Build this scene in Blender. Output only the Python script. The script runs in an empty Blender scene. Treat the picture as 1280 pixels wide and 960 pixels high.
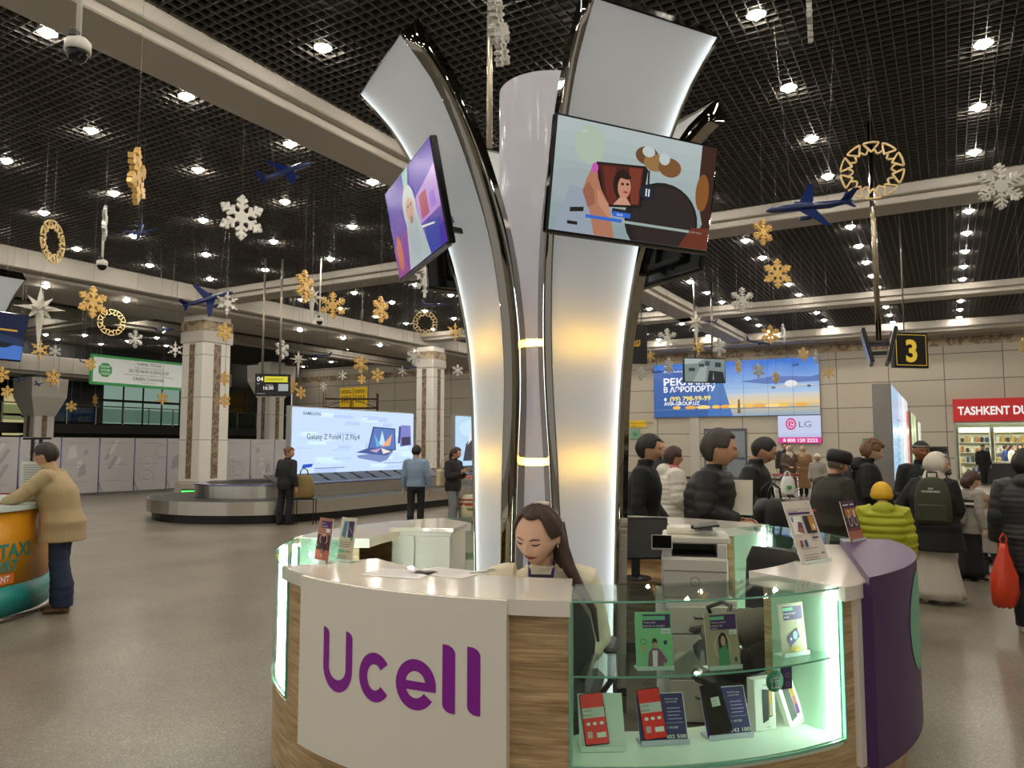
import bpy, bmesh, math, random
from mathutils import Vector, Matrix
random.seed(7)
R = math.radians
PI = math.pi
scene = bpy.context.scene
COL = scene.collection

# ---------------------------------------------------------------- camera, world, exposure
F, YH, CZ, YAW = 940.0, 557.0, 1.70, R(30)
PT = math.atan((YH - 480) / F)
cam_data = bpy.data.cameras.new('camera')
cam_data.sensor_width = 36.0
cam_data.lens = F / 1280 * 36.0
cam_data.clip_end = 200
camera = bpy.data.objects.new('camera', cam_data)
camera.location = (0, 0, CZ)
camera.rotation_euler = (PI / 2 + PT, 0, YAW)
COL.objects.link(camera)
scene.camera = camera
world = bpy.data.worlds.new('hall_ambience')
world.use_nodes = True
world.node_tree.nodes['Background'].inputs[0].default_value = (1.0, 0.95, 0.9, 1)
world.node_tree.nodes['Background'].inputs[1].default_value = 0.22
scene.world = world
scene.view_settings.view_transform = 'Standard'
scene.view_settings.look = 'None'
scene.view_settings.gamma = 1.0
scene.view_settings.use_curve_mapping = False
scene.view_settings.exposure = 1.3
try:
    scene.cycles.use_denoising = True
    scene.cycles.max_bounces = 8
    scene.cycles.transparent_max_bounces = 24
    scene.cycles.sample_clamp_indirect = 6.0
    scene.cycles.caustics_reflective = False
    scene.cycles.caustics_refractive = False
except Exception:
    pass
LAMP = 86.0          # radiance of the ceiling downlights
HC = 7.0              # ceiling height

# ---------------------------------------------------------------- projection helpers (world: +Y down the hall, camera turned 30 degrees left)
CF = (-math.sin(YAW), math.cos(YAW))
CR = (math.cos(YAW), math.sin(YAW))
def ray(px, py):
    x = (px - 640) / F; y = (480 - py) / F
    fw = math.cos(PT) - y * math.sin(PT); up = math.sin(PT) + y * math.cos(PT)
    return (fw * CF[0] + x * CR[0], fw * CF[1] + x * CR[1], up, fw)
def P(px, py, d):
    r = ray(px, py); k = d / r[3]
    return Vector((r[0] * k, r[1] * k, CZ + r[2] * k))
def G(px, py, z=0.0):
    r = ray(px, py); k = (z - CZ) / r[2]
    return Vector((r[0] * k, r[1] * k, z))
def PX(px, py, X):
    r = ray(px, py); k = X / r[0]
    return Vector((X, r[1] * k, CZ + r[2] * k))
def PY(px, py, Y):
    r = ray(px, py); k = Y / r[1]
    return Vector((r[0] * k, Y, CZ + r[2] * k))
def W(r, f, z=0.0):
    """right / forward of the camera in metres -> world"""
    return Vector((r * CR[0] + f * CF[0], r * CR[1] + f * CF[1], z))

# ---------------------------------------------------------------- materials
MATS = {}
def srgb(c):
    if isinstance(c, str):
        c = tuple(int(c[i:i + 2], 16) / 255 for i in (0, 2, 4))
    return tuple(x / 12.92 if x <= 0.04045 else ((x + 0.055) / 1.055) ** 2.4 for x in c)
def mat(c, rough=0.5, metal=0.0, emit=0.0, spec=0.5, coat=0.0, name=None):
    key = (c, rough, metal, emit, spec, coat)
    if key in MATS: return MATS[key]
    m = bpy.data.materials.new(name or 'surface')
    m.use_nodes = True
    b = m.node_tree.nodes['Principled BSDF']
    col = (*srgb(c), 1)
    b.inputs['Base Color'].default_value = col
    b.inputs['Roughness'].default_value = rough
    b.inputs['Metallic'].default_value = metal
    b.inputs['Specular IOR Level'].default_value = spec
    b.inputs['Coat Weight'].default_value = coat
    if emit:
        b.inputs['Emission Color'].default_value = col
        b.inputs['Emission Strength'].default_value = emit
    if emit: m.cycles.emission_sampling = 'FRONT_BACK'
    MATS[key] = m
    return m
def scr(c, e=0.9):
    """lit screen / backlit print"""
    key = ('scr', c, e)
    if key in MATS: return MATS[key]
    m = bpy.data.materials.new('lit_picture')
    m.use_nodes = True
    b = m.node_tree.nodes['Principled BSDF']
    b.inputs['Base Color'].default_value = (0.01, 0.01, 0.012, 1)
    b.inputs['Roughness'].default_value = 0.18
    b.inputs['Emission Color'].default_value = (*srgb(c), 1)
    b.inputs['Emission Strength'].default_value = e * 0.46
    MATS[key] = m
    return m
def nodes(name):
    m = bpy.data.materials.new(name); m.use_nodes = True
    nt = m.node_tree
    return m, nt, nt.nodes['Principled BSDF']
def ramp(nt, fac, stops):
    n = nt.nodes.new('ShaderNodeValToRGB')
    while len(n.color_ramp.elements) < len(stops): n.color_ramp.elements.new(0.5)
    for e, (p, c) in zip(n.color_ramp.elements, stops):
        e.position = p; e.color = (*srgb(c), 1)
    nt.links.new(fac, n.inputs[0])
    return n.outputs[0]
def coords(nt, scale=(1, 1, 1), rot=(0, 0, 0), kind='Object'):
    tc = nt.nodes.new('ShaderNodeTexCoord'); mp = nt.nodes.new('ShaderNodeMapping')
    mp.inputs['Scale'].default_value = scale; mp.inputs['Rotation'].default_value = rot
    nt.links.new(tc.outputs[kind], mp.inputs['Vector'])
    return mp.outputs[0]
def tex(nt, kind, vec, **kw):
    n = nt.nodes.new('ShaderNodeTex' + kind)
    for k, v in kw.items():
        k = k.replace('_', ' ')
        if k in n.inputs: n.inputs[k].default_value = v
    nt.links.new(vec, n.inputs['Vector'])
    return n

def m_terrazzo():
    m, nt, b = nodes('terrazzo')
    v = coords(nt)
    n1 = tex(nt, 'Voronoi', v, Scale=130.0)
    n2 = tex(nt, 'Noise', v, Scale=1.1, Detail=4.0)
    c1 = ramp(nt, n1.outputs['Color'], [(0.0, '5c554c'), (0.3, '7d7468'), (0.7, '8b8274'), (0.95, 'b3a998')])
    c2 = ramp(nt, n2.outputs['Fac'], [(0.3, 'd2d2d2'), (0.7, 'ffffff')])
    mx = nt.nodes.new('ShaderNodeMix'); mx.data_type = 'RGBA'; mx.blend_type = 'MULTIPLY'
    mx.inputs[0].default_value = 1.0
    nt.links.new(c1, mx.inputs[6]); nt.links.new(c2, mx.inputs[7])
    nt.links.new(mx.outputs[2], b.inputs['Base Color'])
    b.inputs['Roughness'].default_value = 0.30
    b.inputs['Specular IOR Level'].default_value = 0.45
    return m
def m_wood(rot, name, dark='a08257', mid='c6a87c', light='dec49a'):
    m, nt, b = nodes(name)
    v = coords(nt, (1.2, 1.2, 11.0), rot)
    n0 = tex(nt, 'Noise', v, Scale=2.2, Detail=7.0, Roughness=0.62, Distortion=0.6)
    v2 = coords(nt, (2.0, 2.0, 70.0), rot)
    n1 = tex(nt, 'Noise', v2, Scale=2.0, Detail=3.0)
    c0 = ramp(nt, n0.outputs['Fac'], [(0.30, dark), (0.5, mid), (0.68, light)])
    c1 = ramp(nt, n1.outputs['Fac'], [(0.35, 'c8c4be'), (0.6, 'ffffff')])
    mx = nt.nodes.new('ShaderNodeMix'); mx.data_type = 'RGBA'; mx.blend_type = 'MULTIPLY'
    mx.inputs[0].default_value = 0.8
    nt.links.new(c0, mx.inputs[6]); nt.links.new(c1, mx.inputs[7])
    nt.links.new(mx.outputs[2], b.inputs['Base Color'])
    b.inputs['Roughness'].default_value = 0.42
    return m
def m_panels(name, base, seam, w, h, rot=(PI / 2, 0, 0), rough=0.45):
    m, nt, b = nodes(name)
    v = coords(nt, (1, 1, 1), rot)
    n = tex(nt, 'Brick', v, Scale=1.0, Mortar_Size=0.022, Brick_Width=w, Row_Height=h, Bias=0.0)
    n.offset = 0.0
    n.inputs['Color1'].default_value = (*srgb(base), 1)
    n.inputs['Color2'].default_value = (*[x * 0.94 for x in srgb(base)], 1)
    n.inputs['Mortar'].default_value = (*srgb(seam), 1)
    nt.links.new(n.outputs['Color'], b.inputs['Base Color'])
    b.inputs['Roughness'].default_value = rough
    return m
def m_ornate(name, base, deep, scale):
    m, nt, b = nodes(name)
    v = coords(nt, (scale, scale, scale))
    w = tex(nt, 'Voronoi', v, Scale=1.0)
    w.feature = 'F2'
    c = ramp(nt, w.outputs['Distance'], [(0.25, deep), (0.45, base), (0.62, deep), (0.8, base)])
    nt.links.new(c, b.inputs['Base Color'])
    b.inputs['Roughness'].default_value = 0.5
    return m
def sheen(nt, base, top, power):
    """reflectance of a thin sheet: base head on, rising to top at grazing, the same from both sides"""
    lw = nt.nodes.new('ShaderNodeLayerWeight'); lw.inputs['Blend'].default_value = 0.5
    pw = nt.nodes.new('ShaderNodeMath'); pw.operation = 'POWER'; pw.inputs[1].default_value = power
    ma = nt.nodes.new('ShaderNodeMath'); ma.operation = 'MULTIPLY_ADD'; ma.inputs[1].default_value = top - base; ma.inputs[2].default_value = base
    nt.links.new(lw.outputs['Facing'], pw.inputs[0]); nt.links.new(pw.outputs[0], ma.inputs[0])
    return ma.outputs[0]
def m_glass(name, tint=(0.90, 0.98, 0.94), base=0.05):
    m, nt, b = nodes(name)
    nt.nodes.remove(b)
    out = nt.nodes['Material Output']
    tr = nt.nodes.new('ShaderNodeBsdfTransparent'); tr.inputs[0].default_value = (*tint, 1)
    gl = nt.nodes.new('ShaderNodeBsdfGlossy'); gl.inputs['Roughness'].default_value = 0.02
    lw = sheen(nt, 0.035, 0.75, 4.5)
    mx = nt.nodes.new('ShaderNodeMixShader')
    nt.links.new(lw, mx.inputs[0]); nt.links.new(tr.outputs[0], mx.inputs[1]); nt.links.new(gl.outputs[0], mx.inputs[2])
    nt.links.new(mx.outputs[0], out.inputs[0])
    return m
def m_acrylic(name, col, glow, through=0.45, lit='f2f6ff'):
    """opal acrylic sheet: lets lamps behind it shine through, glossy face, evenly backlit"""
    m, nt, b = nodes(name)
    nt.nodes.remove(b)
    out = nt.nodes['Material Output']
    di = nt.nodes.new('ShaderNodeBsdfDiffuse'); di.inputs[0].default_value = (*srgb(col), 1)
    tl = nt.nodes.new('ShaderNodeBsdfTranslucent'); tl.inputs[0].default_value = (*srgb(col), 1)
    m1 = nt.nodes.new('ShaderNodeMixShader'); m1.inputs[0].default_value = through
    nt.links.new(di.outputs[0], m1.inputs[1]); nt.links.new(tl.outputs[0], m1.inputs[2])
    gl = nt.nodes.new('ShaderNodeBsdfGlossy'); gl.inputs['Roughness'].default_value = 0.12
    fr = sheen(nt, 0.03, 0.6, 4.0)
    m2 = nt.nodes.new('ShaderNodeMixShader')
    nt.links.new(fr, m2.inputs[0]); nt.links.new(m1.outputs[0], m2.inputs[1]); nt.links.new(gl.outputs[0], m2.inputs[2])
    em = nt.nodes.new('ShaderNodeEmission'); em.inputs[0].default_value = (*srgb(lit), 1); em.inputs[1].default_value = glow
    ad = nt.nodes.new('ShaderNodeAddShader')
    nt.links.new(m2.outputs[0], ad.inputs[0]); nt.links.new(em.outputs[0], ad.inputs[1])
    nt.links.new(ad.outputs[0], out.inputs[0])
    return m

TERRAZZO = m_terrazzo()
WOOD = m_wood((0, 0, 0), 'light_oak')
WALLPANEL = m_panels('wall_panels', 'cac1b0', '7d766c', 2.2, 1.15)
ORNATE = m_ornate('floral_band', 'b9a588', '7a6248', 2.4)
ORNATE2 = m_ornate('floral_stripe', 'a08c74', '5c4838', 6.0)
GLASS = m_glass('clear_glass')
GLASSEDGE = mat('6fa88e', 0.15, emit=0.04, name='green_glass_edge')
ACRYLIC = m_acrylic('opal_acrylic', 'b4afa4', 0.088, 0.34, 'e8edf2')
WHITE = mat('e9e5da', 0.35, name='white_laminate')
GLOSSW = mat('efe9dc', 0.12, coat=0.5, name='glossy_white')
OFFW = mat('efeadd', 0.4, name='cream_panel')
MIRROR = mat('99948a', 0.05, 1.0, name='polished_steel')
STEEL = mat('9a958c', 0.28, 1.0, name='brushed_steel')
BLACK = mat('0b0b0c', 0.35, name='black_plastic')
BLACKG = mat('060607', 0.12, name='gloss_black')
CHAR = mat('242424', 0.6, name='charcoal')
DARKGREY = mat('3b3a39', 0.5, name='dark_grey')
GREY = mat('8b8883', 0.5, name='grey')
BEAM = mat('b6b0a6', 0.6, name='painted_beam')
GOLD = mat('dcb468', 0.38, 0.3, name='gold_foam')
GOLDL = mat('d9bd84', 0.4, 0.2, name='pale_gold')
SILVER = mat('c9c7c0', 0.35, 0.4, name='silver_foam')
STARW = mat('d6d2c6', 0.5, name='white_card')
NAVY = mat('0d2054', 0.3, coat=0.3, name='navy_gloss')
WIRE = mat('8f8c85', 0.4, 0.5, name='wire')
PURPLE = mat('4b2a5e', 0.4, name='purple_laminate')
MINT = mat('7cbb9d', 0.5, name='mint_print')
LED = mat('e9f6ee', 0.5, emit=13.0, name='led_strip')

# ---------------------------------------------------------------- mesh builder
class MB:
    def __init__(s, M=None):
        s.v = []; s.f = []; s.mi = []; s.sm = []; s.mats = []; s.M = M or Matrix()
    def slot(s, m):
        if m not in s.mats: s.mats.append(m)
        return s.mats.index(m)
    def add(s, vs, fs, m, smooth=False, M=None):
        o = len(s.v); T = s.M @ M if M is not None else s.M
        s.v += [T @ Vector(p) for p in vs]
        k = s.slot(m)
        for f in fs:
            s.f.append([i + o for i in f]); s.mi.append(k); s.sm.append(smooth)
        return s
    def box(s, c, size, m, bev=0.0, M=None):
        x, y, z = (a / 2 for a in size)
        T = Matrix.Translation(Vector(c))
        if M is not None: T = M @ T
        if bev <= 0:
            vs = [(-x, -y, -z), (x, -y, -z), (x, y, -z), (-x, y, -z), (-x, -y, z), (x, -y, z), (x, y, z), (-x, y, z)]
            fs = [(0, 3, 2, 1), (4, 5, 6, 7), (0, 1, 5, 4), (1, 2, 6, 5), (2, 3, 7, 6), (3, 0, 4, 7)]
            return s.add(vs, fs, m, False, T)
        b = min(bev, x * .9, y * .9, z * .9)
        bm = bmesh.new()
        for sx in (-1, 1):
            for sy in (-1, 1):
                for sz in (-1, 1):
                    bm.verts.new((sx * x, sy * (y - b), sz * (z - b)))
                    bm.verts.new((sx * (x - b), sy * y, sz * (z - b)))
                    bm.verts.new((sx * (x - b), sy * (y - b), sz * z))
        bmesh.ops.convex_hull(bm, input=bm.verts)
        bmesh.ops.dissolve_limit(bm, angle_limit=0.01, verts=bm.verts, edges=bm.edges)
        bm.verts.index_update()
        vs = [v.co.copy() for v in bm.verts]; fs = [[v.index for v in f.verts] for f in bm.faces]
        bm.free()
        return s.add(vs, fs, m, False, T)
    def bar(s, a, b, w, h, m):
        a = Vector(a); b = Vector(b); d = b - a
        q = d.to_track_quat('Y', 'Z').to_matrix().to_4x4()
        return s.box((0, 0, 0), (w, d.length, h), m, M=Matrix.Translation((a + b) / 2) @ q)
    def lathe(s, prof, m, n=24, M=None, smooth=True, close=True):
        vs = []; fs = []
        for r, z in prof:
            for i in range(n):
                a = 2 * PI * i / n
                vs.append((r * math.cos(a), r * math.sin(a), z))
        for j in range(len(prof) - 1):
            for i in range(n):
                k = (i + 1) % n
                fs.append((j * n + i, j * n + k, (j + 1) * n + k, (j + 1) * n + i))
        s.add(vs, fs, m, smooth, M)
        if close:
            for j, rev in ((0, True), (len(prof) - 1, False)):
                if prof[j][0] > 1e-4:
                    ring = list(range(n))
                    s.add(vs[j * n:(j + 1) * n], [ring[::-1] if rev else ring], m, False, M)
        return s
    def cyl(s, a, b, r, m, n=12, r2=None):
        return s.tube([a, b], [r, r if r2 is None else r2], m, n)
    def tube(s, path, radii, m, n=10, smooth=True, caps=True, flat=1.0):
        path = [Vector(p) for p in path]
        if not isinstance(radii, (list, tuple)): radii = [radii] * len(path)
        vs = []; fs = []
        t0 = (path[1] - path[0]).normalized()
        up = Vector((0, 0, 1)) if abs(t0.z) < 0.9 else Vector((1, 0, 0))
        side = t0.cross(up).normalized()
        for i, p in enumerate(path):
            t = ((path[min(i + 1, len(path) - 1)] - path[max(i - 1, 0)])).normalized()
            side = (side - t * side.dot(t))
            if side.length < 1e-6: side = t.orthogonal()
            side.normalize()
            o = t.cross(side)
            for k in range(n):
                a = 2 * PI * k / n
                vs.append(p + side * (math.cos(a) * radii[i]) + o * (math.sin(a) * radii[i] * flat))
        for i in range(len(path) - 1):
            for k in range(n):
                l = (k + 1) % n
                fs.append((i * n + k, i * n + l, (i + 1) * n + l, (i + 1) * n + k))
        if caps:
            fs.append(tuple(range(n))[::-1]); fs.append(tuple(range((len(path) - 1) * n, len(path) * n)))
        return s.add(vs, fs, m, smooth)
    def prism(s, poly, z0, z1, m, M=None, smooth=False):
        """polygon in local xy extruded along local z"""
        n = len(poly)
        vs = [(x, y, z0) for x, y in poly] + [(x, y, z1) for x, y in poly]
        fs = [tuple(range(n))[::-1], tuple(range(n, 2 * n))] + [(i, (i + 1) % n, (i + 1) % n + n, i + n) for i in range(n)]
        return s.add(vs, fs, m, smooth, M)
    def loft(s, rings, m, smooth=True, caps=True):
        n = len(rings[0]); vs = [p for r in rings for p in r]; fs = []
        for i in range(len(rings) - 1):
            for k in range(n):
                l = (k + 1) % n
                fs.append((i * n + k, i * n + l, (i + 1) * n + l, (i + 1) * n + k))
        if caps:
            fs.append(tuple(range(n))[::-1]); fs.append(tuple(range((len(rings) - 1) * n, len(rings) * n)))
        return s.add(vs, fs, m, smooth)
    def ball(s, c, r, m, n=14, k=9, M=None):
        if not isinstance(r, (list, tuple)): r = (r, r, r)
        prof = [(math.sin(PI * i / k), -math.cos(PI * i / k)) for i in range(k + 1)]
        T = Matrix.Translation(Vector(c)) @ Matrix.Diagonal((*r, 1))
        if M is not None: T = M @ T
        return s.lathe(prof, m, n, T, True, False)
    def arc(s, R0, R1, p0, p1, z0, z1, m, n=None, smooth=False):
        """curved slab: radius R0..R1, angle p0..p1 degrees from towards-the-camera, height z0..z1"""
        n = n or max(2, int(abs(p1 - p0) / 2.5))
        vs = []
        for i in range(n + 1):
            a = R(p0 + (p1 - p0) * i / n); sx, sy = math.sin(a), -math.cos(a)
            vs += [(R0 * sx, R0 * sy, z0), (R1 * sx, R1 * sy, z0), (R1 * sx, R1 * sy, z1), (R0 * sx, R0 * sy, z1)]
        side = []; flat = [(0, 3, 2, 1), (4 * n, 4 * n + 1, 4 * n + 2, 4 * n + 3)]
        for i in range(n):
            a = 4 * i; b = a + 4
            flat += [(a, a + 1, b + 1, b), (a + 2, a + 3, b + 3, b + 2)]
            side += [(a + 1, a + 2, b + 2, b + 1), (a + 3, a, b, b + 3)]
        s.add(vs, flat, m, False); s.add(vs, side, m, True)
        return s
    def build(s, name, parent=None, loc=None, rotz=0.0):
        me = bpy.data.meshes.new(name)
        me.from_pydata([tuple(p) for p in s.v], [], s.f)
        for m in s.mats: me.materials.append(m)
        me.polygons.foreach_set('material_index', s.mi)
        me.polygons.foreach_set('use_smooth', s.sm)
        me.update()
        bm = bmesh.new(); bm.from_mesh(me)
        bmesh.ops.recalc_face_normals(bm, faces=bm.faces) if len(bm.faces) < 60000 else None
        bm.to_mesh(me); bm.free()
        o = bpy.data.objects.new(name, me)
        COL.objects.link(o)
        if parent is not None: o.parent = parent
        if loc is not None: o.location = loc
        o.rotation_euler.z = rotz
        return o

def thing(name, label, cat, loc=(0, 0, 0), rotz=0.0, group=None):
    o = bpy.data.objects.new(name, None)
    o.empty_display_size = 0.1
    COL.objects.link(o)
    o.location = loc; o.rotation_euler.z = rotz
    o['label'] = label; o['category'] = cat
    if group: o['group'] = group
    return o
def tag(o, label, cat, group=None):
    o['label'] = label; o['category'] = cat
    if group: o['group'] = group
    return o
def struct(o, label=None, cat=None):
    o['kind'] = 'structure'
    if label: o['label'] = label
    if cat: o['category'] = cat
    return o
def clone(o, loc=None, rotz=None, label=None):
    c = o.copy(); COL.objects.link(c)
    if loc is not None: c.location = loc
    if rotz is not None: c.rotation_euler.z = rotz
    if label: c['label'] = label
    for ch in list(o.children):
        d = ch.copy(); COL.objects.link(d); d.parent = c
        for g in list(ch.children):
            e = g.copy(); COL.objects.link(e); e.parent = d
    return c

# ---------------------------------------------------------------- lettering
_TXT = {}
def text_geo(s, bold=0.0):
    key = (s, bold)
    if key in _TXT: return _TXT[key]
    cu = bpy.data.curves.new('lettering', 'FONT')
    cu.body = s; cu.size = 1.0; cu.offset = bold; cu.resolution_u = 3
    cu.dimensions = '2D'; cu.fill_mode = 'FRONT'
    ob = bpy.data.objects.new('lettering', cu); COL.objects.link(ob)
    dg = bpy.context.evaluated_depsgraph_get()
    me = bpy.data.meshes.new_from_object(ob.evaluated_get(dg))
    vs = [(v.co.x, v.co.y) for v in me.vertices]; fs = [list(p.vertices) for p in me.polygons]
    bpy.data.objects.remove(ob); bpy.data.curves.remove(cu); bpy.data.meshes.remove(me)
    if vs:
        x0 = min(v[0] for v in vs); x1 = max(v[0] for v in vs)
        vs = [(x - x0, y) for x, y in vs]
        _TXT[key] = (vs, fs, x1 - x0)
    else:
        _TXT[key] = ([], [], 0.01)
    return _TXT[key]

def frame(o, right, up):
    """4x4 with local x = right, y = up, z = outward normal"""
    x = Vector(right).normalized(); y = Vector(up); y = (y - x * y.dot(x)).normalized(); z = x.cross(y)
    M = Matrix((x, y, z)).transposed().to_4x4(); M.translation = Vector(o)
    return M

def art(name, parent, M, w, h, els, dz=0.0006, mb=None):
    """flat print or picture on a panel whose lower left corner is at M; elements use 0..1 fractions"""
    own = mb is None
    b = mb or MB()
    for i, e in enumerate(els):
        z = dz * (i + 1); k = e[0]
        def q(pts, m): b.add([(min(1, max(0, x)) * w, min(1, max(0, y)) * h, z) for x, y in pts], [list(range(len(pts)))], m, False, M)
        if k == 'r':
            _, x0, y0, x1, y1, m = e; q([(x0, y0), (x1, y0), (x1, y1), (x0, y1)], m)
        elif k == 'e':
            _, cx, cy, rx, ry, m = e
            q([(cx + rx * math.cos(2 * PI * t / 28), cy + ry * math.sin(2 * PI * t / 28)) for t in range(28)], m)
        elif k == 'o':                     # outlined ellipse: cx cy rx ry thickness
            _, cx, cy, rx, ry, th, m = e
            n = 28; vs = []
            for t in range(n):
                a = 2 * PI * t / n
                vs += [((cx + rx * math.cos(a)) * w, (cy + ry * math.sin(a)) * h, z), ((cx + (rx - th) * math.cos(a)) * w, (cy + (ry - th * w / h) * math.sin(a)) * h, z)]
            b.add(vs, [(2 * t, 2 * ((t + 1) % n), 2 * ((t + 1) % n) + 1, 2 * t + 1) for t in range(n)], m, False, M)
        elif k == 'p':
            q(e[1], e[2])
        elif k == 'g':                     # strips between two colours of a picture, bottom to top
            _, x0, y0, x1, y1, c0, c1, n, fn = e
            a0 = [int(c0[j:j + 2], 16) for j in (0, 2, 4)]; a1 = [int(c1[j:j + 2], 16) for j in (0, 2, 4)]
            for t in range(n):
                c = ''.join('%02x' % int(a0[j] + (a1[j] - a0[j]) * (t + .5) / n) for j in range(3))
                ya = y0 + (y1 - y0) * t / n; yb = y0 + (y1 - y0) * (t + 1) / n
                q([(x0, ya), (x1, ya), (x1, yb), (x0, yb)], fn(c))
        elif k == 't':                     # text: string, x, y, cap height (fraction of h), material, [align, max width, bold]
            s_, x, y, hh, m = e[1:6]
            al = e[6] if len(e) > 6 else 'l'; mw = e[7] if len(e) > 7 else None; bo = e[8] if len(e) > 8 else 0.0
            vs, fs, tw = text_geo(s_, bo)
            if not vs: continue
            sc = hh * h / 0.72; sx = sc
            if mw is not None: sx = mw * w / tw
            ox = x * w - (tw * sx / 2 if al == 'c' else tw * sx if al == 'r' else 0)
            b.add([(ox + vx * sx, y * h + vy * sc, z) for vx, vy in vs], fs, m, False, M)
    return b.build(name, parent) if own else b

def lines(x0, x1, ys, th, m, ragged=0.25):
    """rows of small print"""
    out = []
    for y in ys:
        out.append(('r', x0, y, x1 - (x1 - x0) * ragged * random.random(), y + th, m))
    return out

def shape_remesh(mb, name, voxel, parent=None, smooth=3, loc=None, rotz=0.0):
    """weld the builder's shapes into one continuous surface"""
    o = mb.build(name, parent, loc, rotz)
    r = o.modifiers.new('r', 'REMESH'); r.mode = 'VOXEL'; r.voxel_size = voxel; r.use_smooth_shade = True
    if smooth:
        sm = o.modifiers.new('s', 'SMOOTH'); sm.factor = 0.5; sm.iterations = smooth
    dg = bpy.context.evaluated_depsgraph_get()
    me = bpy.data.meshes.new_from_object(o.evaluated_get(dg))
    old = o.data; o.modifiers.clear(); o.data = me
    bpy.data.meshes.remove(old)
    me.name = name
    if len(me.materials) == 0: me.materials.append(mb.mats[0])
    for p in me.polygons: p.use_smooth = True
    return o
# ================================================================ the hall
XL, XR, YB, YF = -40.0, 12.0, 38.2, -9.0
b = MB(); b.box(((XL + XR) / 2, (YF + 46) / 2, -0.1), (XR - XL, 46 - YF, 0.2), TERRAZZO)
struct(b.build('floor'))
# open cell ceiling: real blades every 15 cm below a black void
b = MB()
GRID = mat('5a5753', 0.55, name='grid_blade')
x = XL
while x < XR:
    b.box((x, (YF + YB) / 2, HC + 0.025), (0.012, YB - YF, 0.05), GRID); x += 0.15
y = YF
while y < YB:
    b.box(((XL + XR) / 2, y, HC + 0.025), (XR - XL, 0.012, 0.05), GRID); y += 0.15
ceil = struct(b.build('ceiling'))
b = MB(); b.box(((XL + XR) / 2, (YF + YB) / 2, HC + 0.75), (XR - XL, YB - YF, 0.1), mat('0a0a0a', 0.9, name='void_black'))
void = b.build('ceiling_void', ceil)

def beam(name, x0, x1, y0, y1, z0, z1, lip=0.16):
    b = MB()
    b.box(((x0 + x1) / 2, (y0 + y1) / 2, (z0 + 0.14 + z1) / 2), (x1 - x0, y1 - y0, z1 - z0 - 0.14), BEAM, 0.02)
    lx = lip if (x1 - x0) < (y1 - y0) else 0; ly = lip if lx == 0 else 0
    b.box(((x0 + x1) / 2, (y0 + y1) / 2, z0 + 0.075), (x1 - x0 - 2 * lx, y1 - y0 - 2 * ly, 0.15), BEAM, 0.02)
    return struct(b.build(name))
beam('trim_1', -9.25, -8.1, YF, YB, 6.66, 7.08)
beam('trim_2', -21.4, XR, 16.85, 18.0, 6.66, 7.08)
beam('trim_3', -21.4, XR, 28.4, 29.5, 6.66, 7.08)
beam('trim_4', -21.4, XR, 36.4, YB, 6.55, 7.08)
# wide soffit over the colonnade, with slots
b = MB()
b.box((-23.4, (YF + YB) / 2, 6.77), (4.0, YB - YF, 0.62), BEAM, 0.03)
b.box((-23.4, (YF + YB) / 2, 6.40), (3.2, YB - YF, 0.14), BEAM, 0.03)
for k in range(9):
    b.box((-22.9, -4 + 5 * k, 6.329), (0.06, 2.2, 0.008), BLACK)
struct(b.build('trim_5'))
beam('trim_6', -30.0, -29.2, YF, YB, 6.6, 7.08)
beam('trim_7', XL, -25.4, 16.9, 17.9, 6.5, 7.08)

# ---- back wall with the shop opening and the door
SH0 = PY(1192, 530, YB); SH1x = 6.2; SHZ = 2.72
b = MB()
b.box(((XL + SH0.x) / 2, YB + 0.15, 3.6), (SH0.x - XL, 0.3, 7.2), WALLPANEL)
b.box(((SH0.x + XR) / 2, YB + 0.15, (SHZ + 7.2) / 2), (XR - SH0.x, 0.3, 7.2 - SHZ), WALLPANEL)
b.box(((SH1x + XR) / 2, YB + 0.15, SHZ / 2), (XR - SH1x, 0.3, SHZ), WALLPANEL)
struct(b.build('wall_back'))
b = MB(); b.box(((XL + XR) / 2, YB - 0.012, 6.28), (XR - XL, 0.024, 0.36), ORNATE); struct(b.build('trim_8'))
b = MB(); b.box(((XL + SH0.x) / 2, YB - 0.01, 0.06), (SH0.x - XL, 0.02, 0.12), DARKGREY); struct(b.build('baseboard_back'))
for i, px in enumerate((737, 866)):
    p = PY(px, 440, YB - 0.1)
    b = MB(); b.box((p.x, YB - 0.05, 3.3), (0.5, 0.1, 6.6), mat('c9c3ba', 0.5), 0.02); struct(b.build('trim_%d' % (9 + i)))
b = MB(); b.box((XR + 0.1, (YF + YB) / 2, 3.6), (0.2, YB - YF, 7.2), WALLPANEL); struct(b.build('wall_right'))

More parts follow.
